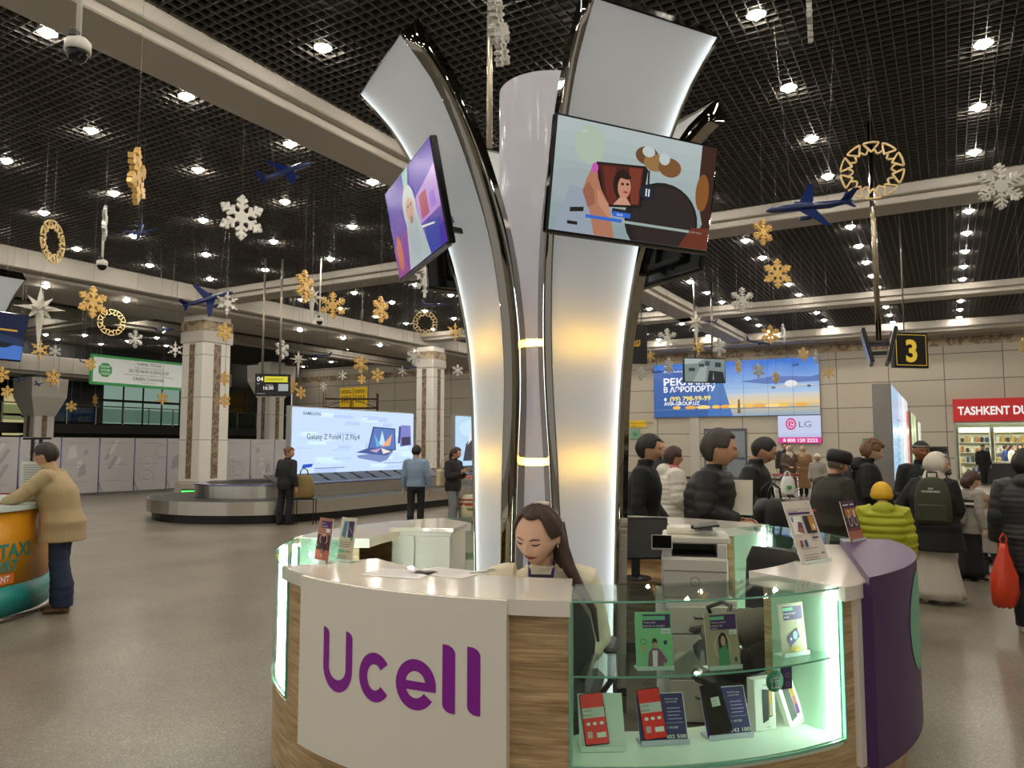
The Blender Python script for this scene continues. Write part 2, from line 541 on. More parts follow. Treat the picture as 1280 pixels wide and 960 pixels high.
# ---- left wall: two storeys of dark glazing with a gallery in front
b = MB(); b.box((XL - 0.2, (YF + YB) / 2, 3.6), (0.2, YB - YF, 7.2), mat('15181a', 0.4)); struct(b.build('wall_left'))
LITW = scr('8fa99b', 0.6); DIMW = mat('0d1418', 0.08)
win = None
k = 0
yy = 4.0
while yy < 37.5:
    lit = 23.5 < yy < 30.0
    b = MB()
    b.box((XL - 0.02, yy + 0.6, 4.2), (0.05, 1.2, 2.7), mat('0e0f10', 0.4))
    o = struct(b.build('window_%d' % (k + 1)))
    c = MB()
    for zz, hh in ((3.52, 1.2), (4.86, 1.2)):
        c.box((XL + 0.012, yy + 0.6, zz), (0.02, 1.08, hh), LITW if lit else DIMW)
    c.build('pane', o)
    yy += 1.2; k += 1
for i, (pxa, pya, pxb, pyb) in enumerate(((6, 490, 24, 573), (28, 495, 36, 570))):
    a = PX(pxa, pya, XL + 1.0); c_ = PX(pxb, pyb, XL + 1.0)
    b = MB(); b.box((XL + 0.9, (a.y + c_.y) / 2, (a.z + c_.z) / 2), (0.1, abs(c_.y - a.y) + .2, a.z - c_.z + .2), CHAR)
    o = struct(b.build('window_%d' % (k + 1 + i)))
    c = MB()
    for q in range(3):
        c.box((XL + 0.96, (a.y + c_.y) / 2, c_.z + (a.z - c_.z) * (q + .5) / 3), (0.03, abs(c_.y - a.y), (a.z - c_.z) / 3 - .12), scr('b9ad7c', 0.8))
    c.build('pane', o)
b = MB()
b.box((XL + 0.9, (4 + YB) / 2, 2.55), (1.8, YB - 4, 0.5), mat('181a1b', 0.5), 0.02)
struct(b.build('trim_11'))
rail = thing('gallery_railing', 'long glass gallery railing with steel posts below the dark windows', 'railing', (XL + 1.75, 20, 2.8))
b = MB()
b.box((0, 0, 0.48), (0.012, 33, 0.72), m_glass('grey_glass', (0.62, 0.70, 0.66)), 0); b.build('glass_panel', rail)
b = MB(); b.cyl((0, -16.5, 0.95), (0, 16.5, 0.95), 0.03, STEEL); b.build('handrail', rail)
for i in range(23):
    b = MB(); b.box((0.03, -16.5 + 1.5 * i, 0.46), (0.05, 0.05, 0.94), STEEL); b.build('post', rail)

# ---- columns: white cladding with two floral stripes on each face
def column_at(p, w, label, flared=False, ztop=6.35):
    t = thing('column', label, 'column', (p.x, p.y, 0))
    t['kind'] = 'structure'
    cl = mat('ece8e0', 0.45, name='column_cladding')
    b = MB()
    b.box((0, 0, 0.2), (w + 0.12, w + 0.12, 0.4), mat('c2bcb0', 0.4), 0.03)
    b.box((0, 0, (0.4 + ztop) / 2), (w, w, ztop - 0.4), cl, 0.05)
    for zz in (1.9, 3.4) + ((4.9,) if ztop > 6 else ()):
        b.box((0, 0, zz), (w + .006, w + .006, 0.02), mat('8d877d', 0.5))
    b.build('shaft', t)
    zs = 4.75 if ztop > 6 else 3.4
    for ax in range(4):
        M = Matrix.Rotation(ax * PI / 2, 4, 'Z')
        for sx in (0,):
            b = MB(M); b.box((0, -w / 2 - 0.008, 0.55 + zs / 2), (w * 0.24, 0.02, zs), ORNATE2); b.build('floral_stripe', t)
    b = MB(Matrix.Translation((0, 0, ztop - 6.35)))
    b.box((0, 0, 5.55), (w + 0.10, w + 0.10, 0.42), mat('cfc9bf', 0.5), 0.03)
    b.build('capital', t)
    b = MB(Matrix.Translation((0, 0, ztop - 6.35))); b.box((0, 0, 5.95), (w + 0.06, w + 0.06, 0.34), ORNATE); b.build('floral_collar', t)
    if flared:
        b = MB()
        vs = []
        for z, hw in ((ztop - 2.0, w / 2 + .01), (ztop - 1.1, w * .85), (ztop - .2, w * .88)):
            vs.append([(-hw, -hw, z), (hw, -hw, z), (hw, hw, z), (-hw, hw, z)])
        b.loft(vs, mat('e2ddd2', 0.5), False); b.build('flared_head', t)
    return t
column_at(P(253, 600, 27.0), 1.18, 'near white column with brown floral stripes behind the baggage carousel end')
column_at(P(537, 600, 35.6), 0.98, 'white column with floral stripes between the two lightboxes')
column_at(P(336, 600, 42.0), 1.05, 'far white column with flared head behind the hanging 04 display', True)
column_at(P(45, 600, 36.0), 0.95, 'white column with wide flared head at far left by the gallery', True, 5.1)

q = P(45, 600, 36.0); beam('trim_13', q.x - 1.2, q.x + 1.2, 8.0, 30.0, 5.0, 5.9)
# ---- double door in the back wall
a = PY(880, 536, YB); c_ = PY(935, 606, YB)
d = struct(MB().box(((a.x + c_.x) / 2, YB - 0.03, a.z / 2), (c_.x - a.x, 0.08, a.z), mat('5d6168', 0.4, 0.6), 0.01).build('door_1'))
for i in range(2):
    w = (c_.x - a.x) / 2; cx = a.x + w * (i + .5)
    b = MB()
    for z0, z1 in ((0.15, 1.0), (1.12, a.z - 0.14)):
        b.box((cx, YB - 0.075, (z0 + z1) / 2), (w - 0.16, 0.02, z1 - z0), mat('8d949b', 0.1))
    b.build('pane', d)
    b = MB(); b.box((a.x + w + (-.12 if i == 0 else .12), YB - 0.11, 1.1), (0.03, 0.04, 0.5), STEEL); b.build('door_handle', d)

# ================================================================ downlights
def make_downlight():
    t = thing('downlight', '', 'ceiling light')
    b = MB(); b.lathe([(0.115, 0.0), (0.125, 0.0), (0.125, 0.14), (0.06, 0.16), (0.06, 0.13), (0.1, 0.10), (0.115, 0.0)], mat('c9c6bf', 0.3, 0.7), 20, None, True, False)
    b.build('housing', t)
    b = MB(); b.lathe([(0.0, -0.06), (0.030, -0.056), (0.062, -0.028), (0.112, 0.03), (0.0, 0.035)], mat('fff6e6', 0.5, emit=LAMP, name='lamp_glow'), 20, None, True, False)  # emissive cone: its shape stands in for light fanning into the grid cells
    b.build('lens', t)
    return t
dl0 = None
ORD = ['first', 'second', 'third', 'fourth', 'fifth', 'sixth', 'seventh', 'eighth', 'ninth', 'tenth', 'eleventh', 'twelfth', 'thirteenth', 'fourteenth', 'fifteenth']
def downlight(x, y, z, label, group):
    global dl0
    if dl0 is None:
        dl0 = make_downlight(); o = dl0
        o.location = (x, y, z)
    else:
        o = clone(dl0, (x, y, z))
    o['label'] = label; o['group'] = group
    return o
XS = [0.63, -1.83, -4.32, -7.02, -9.83, -12.3, -15.0, -17.65, -20.16]
YS = [5.05, 7.1, 9.2, 11.4, 13.55, 15.65, 19.6, 21.65, 23.7, 25.72, 27.7, 31.85, 33.9, 36.0]
for i, x in enumerate(XS):
    n = 0
    for y in YS:
        v = W(0, 0)
        f = x * CF[0] + y * CF[1]; r = x * CR[0] + y * CR[1]
        px = 640 + r / f * 943; py = YH - (HC - CZ) / f * 943
        inview = f > 2 and -20 < px < 1300 and -20 < py
        if inview:
            lab = 'round warm ceiling downlight, %s from the front in the %s row from the right' % (ORD[n], ORD[i]); n += 1
        else:
            lab = 'round warm ceiling downlight above the near part of the hall'
        downlight(x, y, HC, lab, 'ceiling downlights in the grid')
for x in XS + [3.1, 5.6, 8.2]:
    for y in ((-7.3, -3.2, 0.9, 3.0) if x < 3 else (-7.3, -3.2, 0.9, 5.05, 9.2, 13.5, 19.6, 23.7, 27.7, 33.9)):
        downlight(x, y, HC, 'round warm ceiling downlight outside the view of the photo', 'ceiling downlights out of view')
SOFF = [(57, 357), (158, 375), (375, 412), (429, 422), (475, 431), (517, 438)]
for i, (px, py) in enumerate(SOFF):
    p = G(px, py, 6.33)
    downlight(p.x, p.y, 6.33 - 0.02, 'downlight set in the wide pale soffit, %s from the left' % ORD[i], 'soffit downlights')
LZ = [(33, 391), (83, 407), (47, 412), (106, 419), (72, 424), (90, 433), (126, 430), (139, 439), (105, 444), (57, 418), (160, 426), (177, 396), (196, 422), (208, 432), (217, 446), (24, 441), (435, 436), (418, 444), (379, 458), (393, 448), (414, 452), (466, 440), (494, 443)]
for i, (px, py) in enumerate(LZ):
    p = G(px, py, HC)
    if p.x > XL + .5 and p.y < YB - .5:
        downlight(p.x, p.y, HC, 'small distant ceiling downlight beyond the soffit, %s from the left' % ('number ' + str(i + 1) if i >= 15 else ORD[i]), 'downlights beyond the soffit')
# ================================================================ the round kiosk
KC = W(0.41, 4.80); RK = 1.81
PC = W(0.25, 4.92)
def ringpx(px, py, rr):
    """angle (deg) and height where a sight line meets the kiosk's cylinder of radius rr"""
    x = (px - 640) / F; y = (480 - py) / F
    fw = math.cos(PT) - y * math.sin(PT); up = math.sin(PT) + y * math.cos(PT)
    u = x / fw; cx, cy = 0.41, 4.80
    a = 1 + u * u; b_ = -2 * (u * cx + cy); c = cx * cx + cy * cy - rr * rr
    f = (-b_ - math.sqrt(max(0, b_ * b_ - 4 * a * c))) / (2 * a)
    return math.degrees(math.atan2(u * f - cx, -(f - cy))), CZ + up / fw * f
def kthing(name, label, cat, phi=None, group=None):
    return thing(name, label, cat, KC, YAW, group)
def KP(phi, rr, z):
    """point on the kiosk ring, world"""
    a = R(phi); v = W(0.41 + rr * math.sin(a), 4.80 - rr * math.cos(a), z)
    return v

def counter(label, p0, p1, inside=True):
    t = kthing('counter_unit', label, 'counter')
    b = MB(); b.arc(RK - 0.035, RK, p0, p1, 0.06, 1.04, WOOD)
    b.arc(RK - 0.4, RK - 0.035, p0, p0 + 0.7, 0.06, 1.04, WOOD, 2); b.arc(RK - 0.4, RK - 0.035, p1 - 0.7, p1, 0.06, 1.04, WOOD, 2)
    b.arc(RK - 0.40, RK - 0.035, p0, p1, 0.70, 0.735, WOOD)
    b.build('body', t)
    b = MB(); b.arc(RK - 0.38, RK - 0.05, p0, p1, 0.0, 0.06, DARKGREY); b.build('plinth', t)
    b = MB(); b.arc(RK - 0.47, RK + 0.035, p0 - .6, p1 + .2, 1.04, 1.10, GLOSSW); b.build('worktop', t)
    return t

# -- counter with the purple wordmark
cA = counter('curved white fronted counter bearing the big purple wordmark', -57, -6)
b = MB(); b.arc(RK, RK + 0.055, -48.2, -13.4, 0.345, 1.098, OFFW, 40); b.build('logo_panel', cA)
def S(px, rr=RK + 0.056): return R(ringpx(px, 840, rr)[0]) * rr
def Zp(px, py, rr=RK + 0.056): return ringpx(px, py, rr)[1]
PURL = mat('8e1c9e', 0.35, name='deep_purple_letters'); PINKW = mat('ece0dc', 0.4)
def cyl_poly(b, pts, m, rr, ref=RK + 0.056):
    b.add([(rr * math.sin(s / ref), -rr * math.cos(s / ref), z) for s, z in pts], [list(range(len(pts)))], m)
def cyl_strip(b, outer, inner, m, rr, ref=RK + 0.056):
    n = len(outer); pts = [p for o, i in zip(outer, inner) for p in (o, i)]
    b.add([(rr * math.sin(s / ref), -rr * math.cos(s / ref), z) for s, z in pts], [(2 * i, 2 * i + 2, 2 * i + 3, 2 * i + 1) for i in range(n - 1)], m)
def wordmark(b, m, rr, ds=0.0, dz=0.0):
    # U
    l, r_ = S(404) + ds, S(440) + ds; zt, zb = Zp(420, 786) + dz, Zp(420, 865) + dz
    th = 0.041; cr = (r_ - l) / 2; cs = (l + r_) / 2
    for a, e in ((l, l + th), (r_ - th, r_)):
        pts = [(a, zb + cr * 1.05), (e, zb + cr * 1.05), (e, zt - 0.028)]
        for k in range(1, 7):
            q = PI / 2 * k / 6; pts.append((e - (e - a) * (1 - math.cos(q)) , zt - 0.028 + 0.028 * math.sin(q)))
        cyl_poly(b, pts, m, rr)
    ang = [PI + PI * k / 18 for k in range(19)]
    cyl_strip(b, [(cs + cr * math.cos(q), zb + cr * 1.05 + cr * 1.05 * math.sin(q)) for q in ang], [(cs + (cr - th) * math.cos(q), zb + cr * 1.05 + (cr * 1.05 - th * 1.25) * math.sin(q)) for q in ang], m, rr)
    # c and e
    for (x0, x1, y0, y1, e) in ((449, 489, 816, 878, False), (495, 545, 824, 888, True)):
        l, r_ = S(x0) + ds, S(x1) + ds; zt, zb = Zp((x0 + x1) / 2, y0) + dz, Zp((x0 + x1) / 2, y1) + dz
        cs, cz = (l + r_) / 2, (zt + zb) / 2; rx, rz = (r_ - l) / 2, (zt - zb) / 2; th = 0.047
        a0, a1 = (R(38), R(322)) if not e else (0.0, R(325))
        ang = [a0 + (a1 - a0) * k / 36 for k in range(37)]
        cyl_strip(b, [(cs + rx * math.cos(q), cz + rz * math.sin(q)) for q in ang], [(cs + (rx - th) * math.cos(q), cz + (rz - th) * math.sin(q)) for q in ang], m, rr)
        if e:
            xs = [l + th * .8 + (r_ - l - th * .8) * k / 10 for k in range(11)]; cyl_strip(b, [(x, cz - .021) for x in xs], [(x, cz + .013) for x in xs], m, rr + .0003)
    for (x0, x1, y0, y1) in ((553, 569, 806, 892), (584, 600.5, 809, 895)):
        l, r_ = S(x0) + ds, S(x1) + ds; zt, zb = Zp((x0 + x1) / 2, y0) + dz, Zp((x0 + x1) / 2, y1) + dz
        w = r_ - l; pts = []
        for k in range(7):
            q = PI / 2 * k / 6; pts.append((r_ - w * .8 * (1 - math.cos(q)), zt - 0.035 + 0.035 * math.sin(q)))
        pts.append((l, zt))
        for k in range(7):
            q = PI / 2 * k / 6; pts.append((l + w * .8 * (1 - math.cos(q)), zb + 0.035 - 0.035 * math.sin(q)))
        pts.append((r_, zb))
        cyl_poly(b, pts, m, rr)
b = MB(); wordmark(b, PINKW, RK + 0.0558, -0.004, -0.006); wordmark(b, PURL, RK + 0.0566); b.build('wordmark', cA)

# -- counter with the purple end panel
cC = counter('curved oak counter with thick purple end panel and mint circle', 33.5, 84)
b = MB(); b.arc(RK, RK + 0.024, 36.0, 84, 0.335, 1.08, OFFW, 30); b.build('backing_panel', cC)
b = MB(); b.arc(RK + 0.024, RK + 0.075, 37.3, 85, 0.33, 1.10, PURPLE, 34)
b.prism([((RK + .075) * math.sin(R(36.6 + 53 * k / 30)), -(RK + .075) * math.cos(R(36.6 + 53 * k / 30))) for k in range(28)] + [(1.60 * math.sin(R(85)), -1.60 * math.cos(R(85)))], 1.10, 1.135, PURPLE); b.build('purple_panel', cC)
b = MB(); rr = RK + 0.0775; c0 = R(57.5) * rr; zc = 0.85; rc = 0.235
xs_ = [-rc * math.cos(PI * k / 30) for k in range(31)]
cyl_strip(b, [(c0 + x, zc + math.sqrt(max(0, rc * rc - x * x))) for x in xs_], [(c0 + x, zc - math.sqrt(max(0, rc * rc - x * x))) for x in xs_], MINT, rr, rr); b.build('mint_circle', cC)
cE = counter('rear oak counter with white top behind the printer', 123.5, 174)
cG = counter('left rear oak counter beside the white cabinet', -146.5, -96)

# -- lit glass display cases between the counters
MINTG = mat('c4e3cb', 0.2, name='frosted_mint_glass')
def case(label, p0, p1, led, back=False):
    t = kthing('display_case', label, 'display case')
    b = MB(); b.arc(RK - 0.035, RK, p0, p1, 0.06, 0.44, WOOD); b.arc(RK - .36, RK - .33, p0, p1, 0.06, 0.44, WOOD)
    b.build('body', t)
    b = MB(); b.arc(RK - 0.34, RK - 0.05, p0, p1, 0.0, 0.06, DARKGREY); b.build('plinth', t)
    b = MB(); b.arc(RK - 0.36, RK - 0.008, p0, p1, 0.44, 0.472, mat('e6efe2', 0.3)); b.build('case_floor', t)
    b = MB(); b.arc(RK - 0.002, RK + 0.006, p0, p1, 0.466, 1.088, GLASS, 24); b.build('front_glass', t)
    for z, d, nm in ((0.795, 0.03, 'shelf'), (1.088, 0.0, 'top_glass')):
        b = MB(); b.arc(RK - 0.34, RK + 0.004 - d, p0 + .4, p1 - .4, z, z + 0.01, GLASS, 24)
        b.arc(RK + 0.004 - d, RK + 0.0065 - d, p0 + .4, p1 - .4, z + .001, z + 0.008, GLASSEDGE, 24); b.build(nm, t)
    for e, q in ((p0, 1), (p1, -1)):
        b = MB(); b.arc(RK - 0.004, RK + 0.010, e, e + q * .2, 0.466, 1.088, GLASSEDGE, 1); b.build('glass_edge', t)
    b = MB(); b.arc(RK - 0.0, RK + 0.009, p0, p1, 0.460, 0.470, GLASSEDGE, 24); b.build('bottom_edge', t)
    for e, q in ((p0, 1), (p1, -1)):
        b = MB(); b.arc(RK - 0.35, RK - 0.01, e, e + q * .35, 0.472, 1.087, MINTG, 1); b.build('side_panel', t)
    if back:
        b = MB(); b.arc(RK - 0.35, RK - 0.34, p0, p1, 0.472, 1.087, MINTG); b.build('back_panel', t)
        for e in (-88, -80, -72, -64):
            b = MB(); b.arc(RK - 0.338, RK - 0.325, e, e + 2.2, 0.50, 1.06, LED, 1); b.build('led_strip', t)
    for e, q in led:
        b = MB(); b.arc(RK - 0.045, RK - 0.018, e + q * .4, e + q * 0.95, 0.48, 1.08, LED, 1); b.build('led_strip', t)
    return t
caseB = case('front glass display case with phones and leaflets', -6, 33.5, ((33.5, -1),))
caseD = case('lit glass display case at the back right of the kiosk', 84, 123.5, ((84, 1), (123.5, -1)))
caseF = case('glass display case at the back of the kiosk behind the left pillar', 174, 213.5, ((213.5, -1),))
caseH = case('bright narrow glass display case at the left end of the kiosk', -96, -57, ((-57, -1), (-91, 1), (-76, 1), (-67, 1)))

# -- central column
t = thing('central_column', 'tall white round column with warm light rings in the middle of the kiosk', 'column', PC, YAW)
TUBE = m_acrylic('column_skin', 'aaa6a4', 0.075, 0.0, 'e8e4f0')
b = MB()
for z0, z1 in ((0, 1.578), (1.622, 2.313), (2.357, 4.07)):
    b.lathe([(0.335, z0), (0.335, z1)], TUBE, 48)
b.build('shaft', t)
for z in (1.6, 2.335):
    b = MB(); b.lathe([(0.333, z - 0.018), (0.333, z + 0.018)], mat('ffcc3c', 0.5, emit=20.0, name='warm_ring'), 48); b.build('light_ring', t)

# -- four flaring leaf pillars
LEDP = mat('dcecff', 0.5, emit=8.0, name='pillar_led')
PROF = [(0.0, .45, .36), (0.5, .452, .37), (1.05, .457, .40), (1.6, .457, .45), (2.07, .46, .51), (2.45, .49, .56), (2.9, .58, .63), (3.25, .705, .68), (3.54, .84, .735), (3.78, .99, .79), (3.98, 1.19, .85)]
def prof(n=40):
    out = []
    zs = [p[0] for p in PROF]
    for i in range(n + 1):
        z = 3.98 * i / n
        k = max(j for j in range(len(PROF) - 1) if zs[j] <= z + 1e-9)
        u = (z - zs[k]) / (zs[k + 1] - zs[k])
        def h(c):
            p = [q[c] for q in PROF]; d = lambda j: (p[min(j + 1, len(p) - 1)] - p[max(j - 1, 0)]) / (zs[min(j + 1, len(p) - 1)] - zs[max(j - 1, 0)])
            L = zs[k + 1] - zs[k]
            return p[k] * (2 * u ** 3 - 3 * u * u + 1) + d(k) * L * (u ** 3 - 2 * u * u + u) + p[k + 1] * (3 * u * u - 2 * u ** 3) + d(k + 1) * L * (u ** 3 - u * u)
        out.append((z, h(1), h(2)))
    res = []
    for i, (z, r, w) in enumerate(out):
        a = out[max(i - 1, 0)]; c = out[min(i + 1, n)]
        dz, dr = c[0] - a[0], c[1] - a[1]; L = math.hypot(dz, dr)
        res.append((z, r, w, dz / L, -dr / L))     # outward normal (radial, z)
    return res
def leaf(label, az, led_side, center=None, rz=YAW):
    t = thing('leaf_pillar', label, 'pillar', center if center is not None else PC, rz + R(az))
    pf = prof()
    def pt(q, xs, off):   # off outwards
        z, r, w, nr, nz = q
        return (xs * w / 2, -(r + off * nr), z + off * nz)
    def sheet(name, off, m, i0=0, inset=0.014):
        b = MB(); vs = []
        for q in pf[i0:]:
            k = 1 - 2 * inset / q[2]
            vs += [pt(q, -k, off), pt(q, k, off)]
        n = len(pf) - i0
        b.add(vs, [(2 * i, 2 * i + 1, 2 * i + 3, 2 * i + 2) for i in range(n - 1)], m, True); return b.build(name, t)
    sheet('opal_sheet', -0.012, ACRYLIC)
    sheet('back_sheet', -0.135, ACRYLIC, 27)
    for s in (-1, 1):
        b = MB(); vs = []
        for q in pf:
            w2 = q[2] / 2; k = (w2 - 0.012) / w2
            vs += [pt(q, s, 0.0), pt(q, s * k, 0.0), pt(q, s * k, -0.15), pt(q, s, -0.15)]
        n = len(pf); fs = []
        for i in range(n - 1):
            for j in range(4):
                a = 4 * i + j; c = 4 * i + (j + 1) % 4
                fs.append((a, c, c + 4, a + 4))
        fs += [(0, 1, 2, 3), tuple(4 * (n - 1) + j for j in range(4))]
        b.add(vs, fs, MIRROR, True); b.build('mirror_side', t)
    b = MB(); q = pf[-1]
    vs = [pt(q, -1, 0), pt(q, 1, 0), pt(q, 1, -.15), pt(q, -1, -.15)]
    b.add(vs + [(x, y, z + .012) for x, y, z in vs], [(0, 1, 2, 3), (4, 5, 6, 7), (0, 1, 5, 4), (1, 2, 6, 5), (2, 3, 7, 6), (3, 0, 4, 7)], MIRROR); b.build('top_cap', t)
    b = MB(); vs = []
    for q in pf:
        w2 = q[2] / 2; k0, k1 = led_side * (w2 - 0.013) / w2, led_side * (w2 - 0.019) / w2
        vs += [pt(q, k0, -0.055), pt(q, k1, -0.055), pt(q, k1, -0.022), pt(q, k0, -0.022)]
    fs = []
    for i in range(len(pf) - 1):
        for j in range(4):
            c = 4 * i + j; d = 4 * i + (j + 1) % 4
            fs.append((c, d, d + 4, c + 4))
    fs += [(0, 1, 2, 3), tuple(4 * (len(pf) - 1) + j for j in range(4))]
    b.add(vs, fs, LEDP, False); b.build('led_strip', t)
    return t
leaf('curved white lit pillar with mirrored sides nearest the front, under the large television', 27, 1)
leaf('curved white lit pillar with mirrored sides leaning left, behind the purple screen', -63, -1)
leaf('curved lit pillar leaning to the back right, mostly hidden by the televisions', 117, 1)
leaf('curved lit pillar leaning away behind the central column', 207, -1)

# -- televisions on the leaves
def television(label, az, picture, rho=0.905, z=3.15, w=1.09, h=0.625, tilt=11, center=None, rz=YAW, side=0.0):
    c = Vector(center) if center is not None else PC
    a = rz + R(az); out = Vector((math.sin(a), -math.cos(a), 0))
    o = c + out * rho + Vector((math.cos(a), math.sin(a), 0)) * side; o.z = z
    t = thing('television', label, 'television', o, a)
    # local frame: x right, y away (inwards), screen faces -y, top tilted outwards
    T = Matrix.Rotation(R(tilt), 4, 'X')
    b = MB(T); b.box((0, 0.02, 0), (w, 0.045, h), BLACKG, 0.006); b.box((0, 0.065, -0.04), (w * .72, 0.07, h * .62), BLACK, 0.02)
    b.box((0, 0.0, -h / 2 - 0.004), (w * .98, 0.03, 0.012), mat('55534f', 0.4, .8)); b.build('casing', t)
    M = T @ frame((-w / 2 + .012, -0.0035, -h / 2 + 0.016), (1, 0, 0), (0, 0, 1))
    art('screen', t, M, w - .024, h - .028, picture, 0.0004)
    b = MB(T)
    for s in (-1, 1):
        b.box((s * 0.16, 0.115, 0.0), (0.03, 0.03, 0.44), BLACK); 
    b.box((0, 0.115, 0.1), (0.4, 0.02, 0.05), BLACK); b.box((0, 0.115, -0.1), (0.4, 0.02, 0.05), BLACK)
    b.build('wall_mount', t)
    b = MB(); b.bar((0, 0.12, 0.03), (0, 0.30, -0.02), 0.09, 0.03, mat('7a858e', 0.35, .8)); b.bar((0.1, 0.12, -0.08), (0.1, 0.36, -0.10), 0.03, 0.03, BLACK); b.build('bracket_arm', t)
    return t
s_ = lambda c: scr(c, 0.75)
PIC_PHONE = [('g', 0, 0, 1, 1, '8fa2a6', 'b9c6c4', 8, s_), ('e', .2, .80, .09, .17, s_('b2c4b0')), ('e', .17, .42, .2, .16, s_('a3b0b4')), ('p', [(0.03, 0.0), (.30, 0.0), (.24, .40), (.10, .42)], s_('9aa6b4')),
    ('e', .55, .80, .075, .085, s_('6b4a2c')), ('e', .60, .75, .07, .08, s_('9a7444')), ('e', .70, .73, .075, .09, s_('7d5530')), ('e', .555, .84, .04, .05, s_('c4cfcc')), ('e', .66, .80, .035, .055, s_('c4cfcc')),
    ('e', .68, .22, .24, .36, s_('1c1718')), ('e', .69, .22, .21, .33, s_('2a2122')), ('p', [(.90, 1), (1, 1), (1, 0), (.88, 0), (.95, .25), (.90, .5)], s_('3a1f18')), ('e', .93, .55, .045, .18, s_('8a5524')), ('p', [(.80, 0), (1, 0), (1, .22), (.88, .20)], s_('6a3020')),
    ('p', [(.11, .18), (.19, .20), (.19, .24), (.11, .22)], s_('1a1a1c')), ('r', .10, .07, .16, .10, s_('1a1a1c')), ('r', .36, .22, .46, .27, s_('202022')),
    ('p', [(.24, .66), (.54, .70), (.56, .67), (.54, .31), (.31, .27), (.28, .29)], s_('160d0d')), ('p', [(.255, .645), (.53, .68), (.525, .33), (.315, .29)], s_('4a1c18')), ('p', [(.28, .63), (.36, .645), (.38, .30), (.33, .295)], s_('6a2a20')), ('p', [(.44, .66), (.52, .67), (.515, .34), (.47, .33)], s_('7a3626')),
    ('e', .405, .50, .055, .13, s_('23120f')), ('e', .42, .475, .040, .105, s_('c98d74')), ('p', [(.36, .30), (.40, .38), (.44, .38), (.47, .32)], s_('d09a82')), ('e', .407, .50, .010, .012, s_('3a1a14')), ('e', .438, .505, .010, .012, s_('3a1a14')), ('e', .43, .43, .016, .010, s_('a03a3a')), ('p', [(.37, .56), (.40, .60), (.46, .58), (.44, .545), (.40, .55)], s_('23120f')),
    ('p', [(.17, .38), (.19, .50), (.215, .60), (.245, .62), (.255, .52), (.28, .42), (.33, .30), (.385, 0), (.26, 0), (.22, .22)], s_('b57a60')), ('p', [(.17, .38), (.20, .47), (.24, .40), (.25, .28), (.21, .24)], s_('9c6450')), ('e', .232, .60, .020, .045, s_('c85ab0')), ('p', [(.255, .42), (.27, .28), (.36, .14), (.33, .30)], s_('c98e74')),
    ('e', .565, .46, .052, .075, s_('14202c')), ('p', [(.56, .53), (.572, .53), (.568, .66), (.556, .67)], s_('101012')), ('r', .552, .425, .561, .495, s_('dfe8ee')), ('r', .569, .425, .578, .495, s_('dfe8ee')),
    ('p', [(.20, .145), (.42, .145), (.42, .175), (.20, .175)], s_('2f6ad0')), ('r', .42, .145, .86, .17, s_('9fb0ac')), ('r', .36, .195, .47, .24, s_('2f6ad0')), ('t', '00:54', .385, .205, .022, s_('e8f0ff')), ('t', '00:54 / 02:14', .87, .148, .018, s_('b8b0a8')), ('t', 'Live', .13, .89, .03, s_('d8e0dc'))]
PIC_PURPLE = [('g', 0, 0, 1, 1, '6a4a9a', '4a2aa8', 8, s_), ('p', [(0, 1), (.45, 1), (.1, .55), (0, .6)], s_('3c1c9a')), ('p', [(.5, 1), (1, 1), (1, .75), (.55, .62)], s_('4422a6')), ('p', [(.55, .62), (1, .76), (1, .35), (.6, .35)], s_('b48ad0')), ('r', .66, .38, .80, .62, s_('a83c5c')), ('r', .84, .40, .93, .55, s_('9a6ad0')), ('p', [(0, .35), (.4, .45), (.4, 0), (0, 0)], s_('8a3c8a')), ('e', .12, .25, .06, .2, s_('c46a4a')), ('e', .25, .2, .05, .18, s_('7a2a9a')), ('p', [(.55, .1), (1, .2), (1, 0), (.5, 0)], s_('3a1c9a')), ('p', [(.62, 0), (.72, .34), (.95, .26), (.9, 0)], s_('2a3ca0')), ('p', [(.52, .36), (.86, .26), (.87, .24), (.53, .33)], s_('e8e6da')),
    ('p', [(.43, .99), (.56, .99), (.50, .80), (.42, .80)], s_('8fc0b4')), ('p', [(.28, .0), (.36, .45), (.40, .80), (.52, .80), (.60, .50), (.72, 0)], s_('aebcba')), ('e', .47, .60, .13, .24, s_('b8c4c0')), ('e', .475, .58, .075, .13, s_('c99a8a')), ('p', [(.40, .50), (.55, .50), (.60, .15), (.50, .02), (.38, .2)], s_('a8b4b8')), ('e', .48, .47, .03, .04, s_('a86a5c')), ('e', .45, .62, .015, .012, s_('4a3430')), ('e', .51, .62, .015, .012, s_('4a3430'))]
PIC_DARK = [('r', 0, 0, 1, 1, s_('2a3c7a')), ('e', .5, .5, .3, .3, s_('9a6ac0'))]
television('large television showing a hand holding a phone, on the front pillar', 25.5, PIC_PHONE, side=0.065)
television('television with a purple picture of a pale bearded man, on the left pillar', -67, PIC_PURPLE, side=-0.10)
television('dark back of a television on the back right pillar', 117, PIC_DARK)
television('black back of a television seen below the purple screen, on the rear pillar', 207, PIC_DARK)
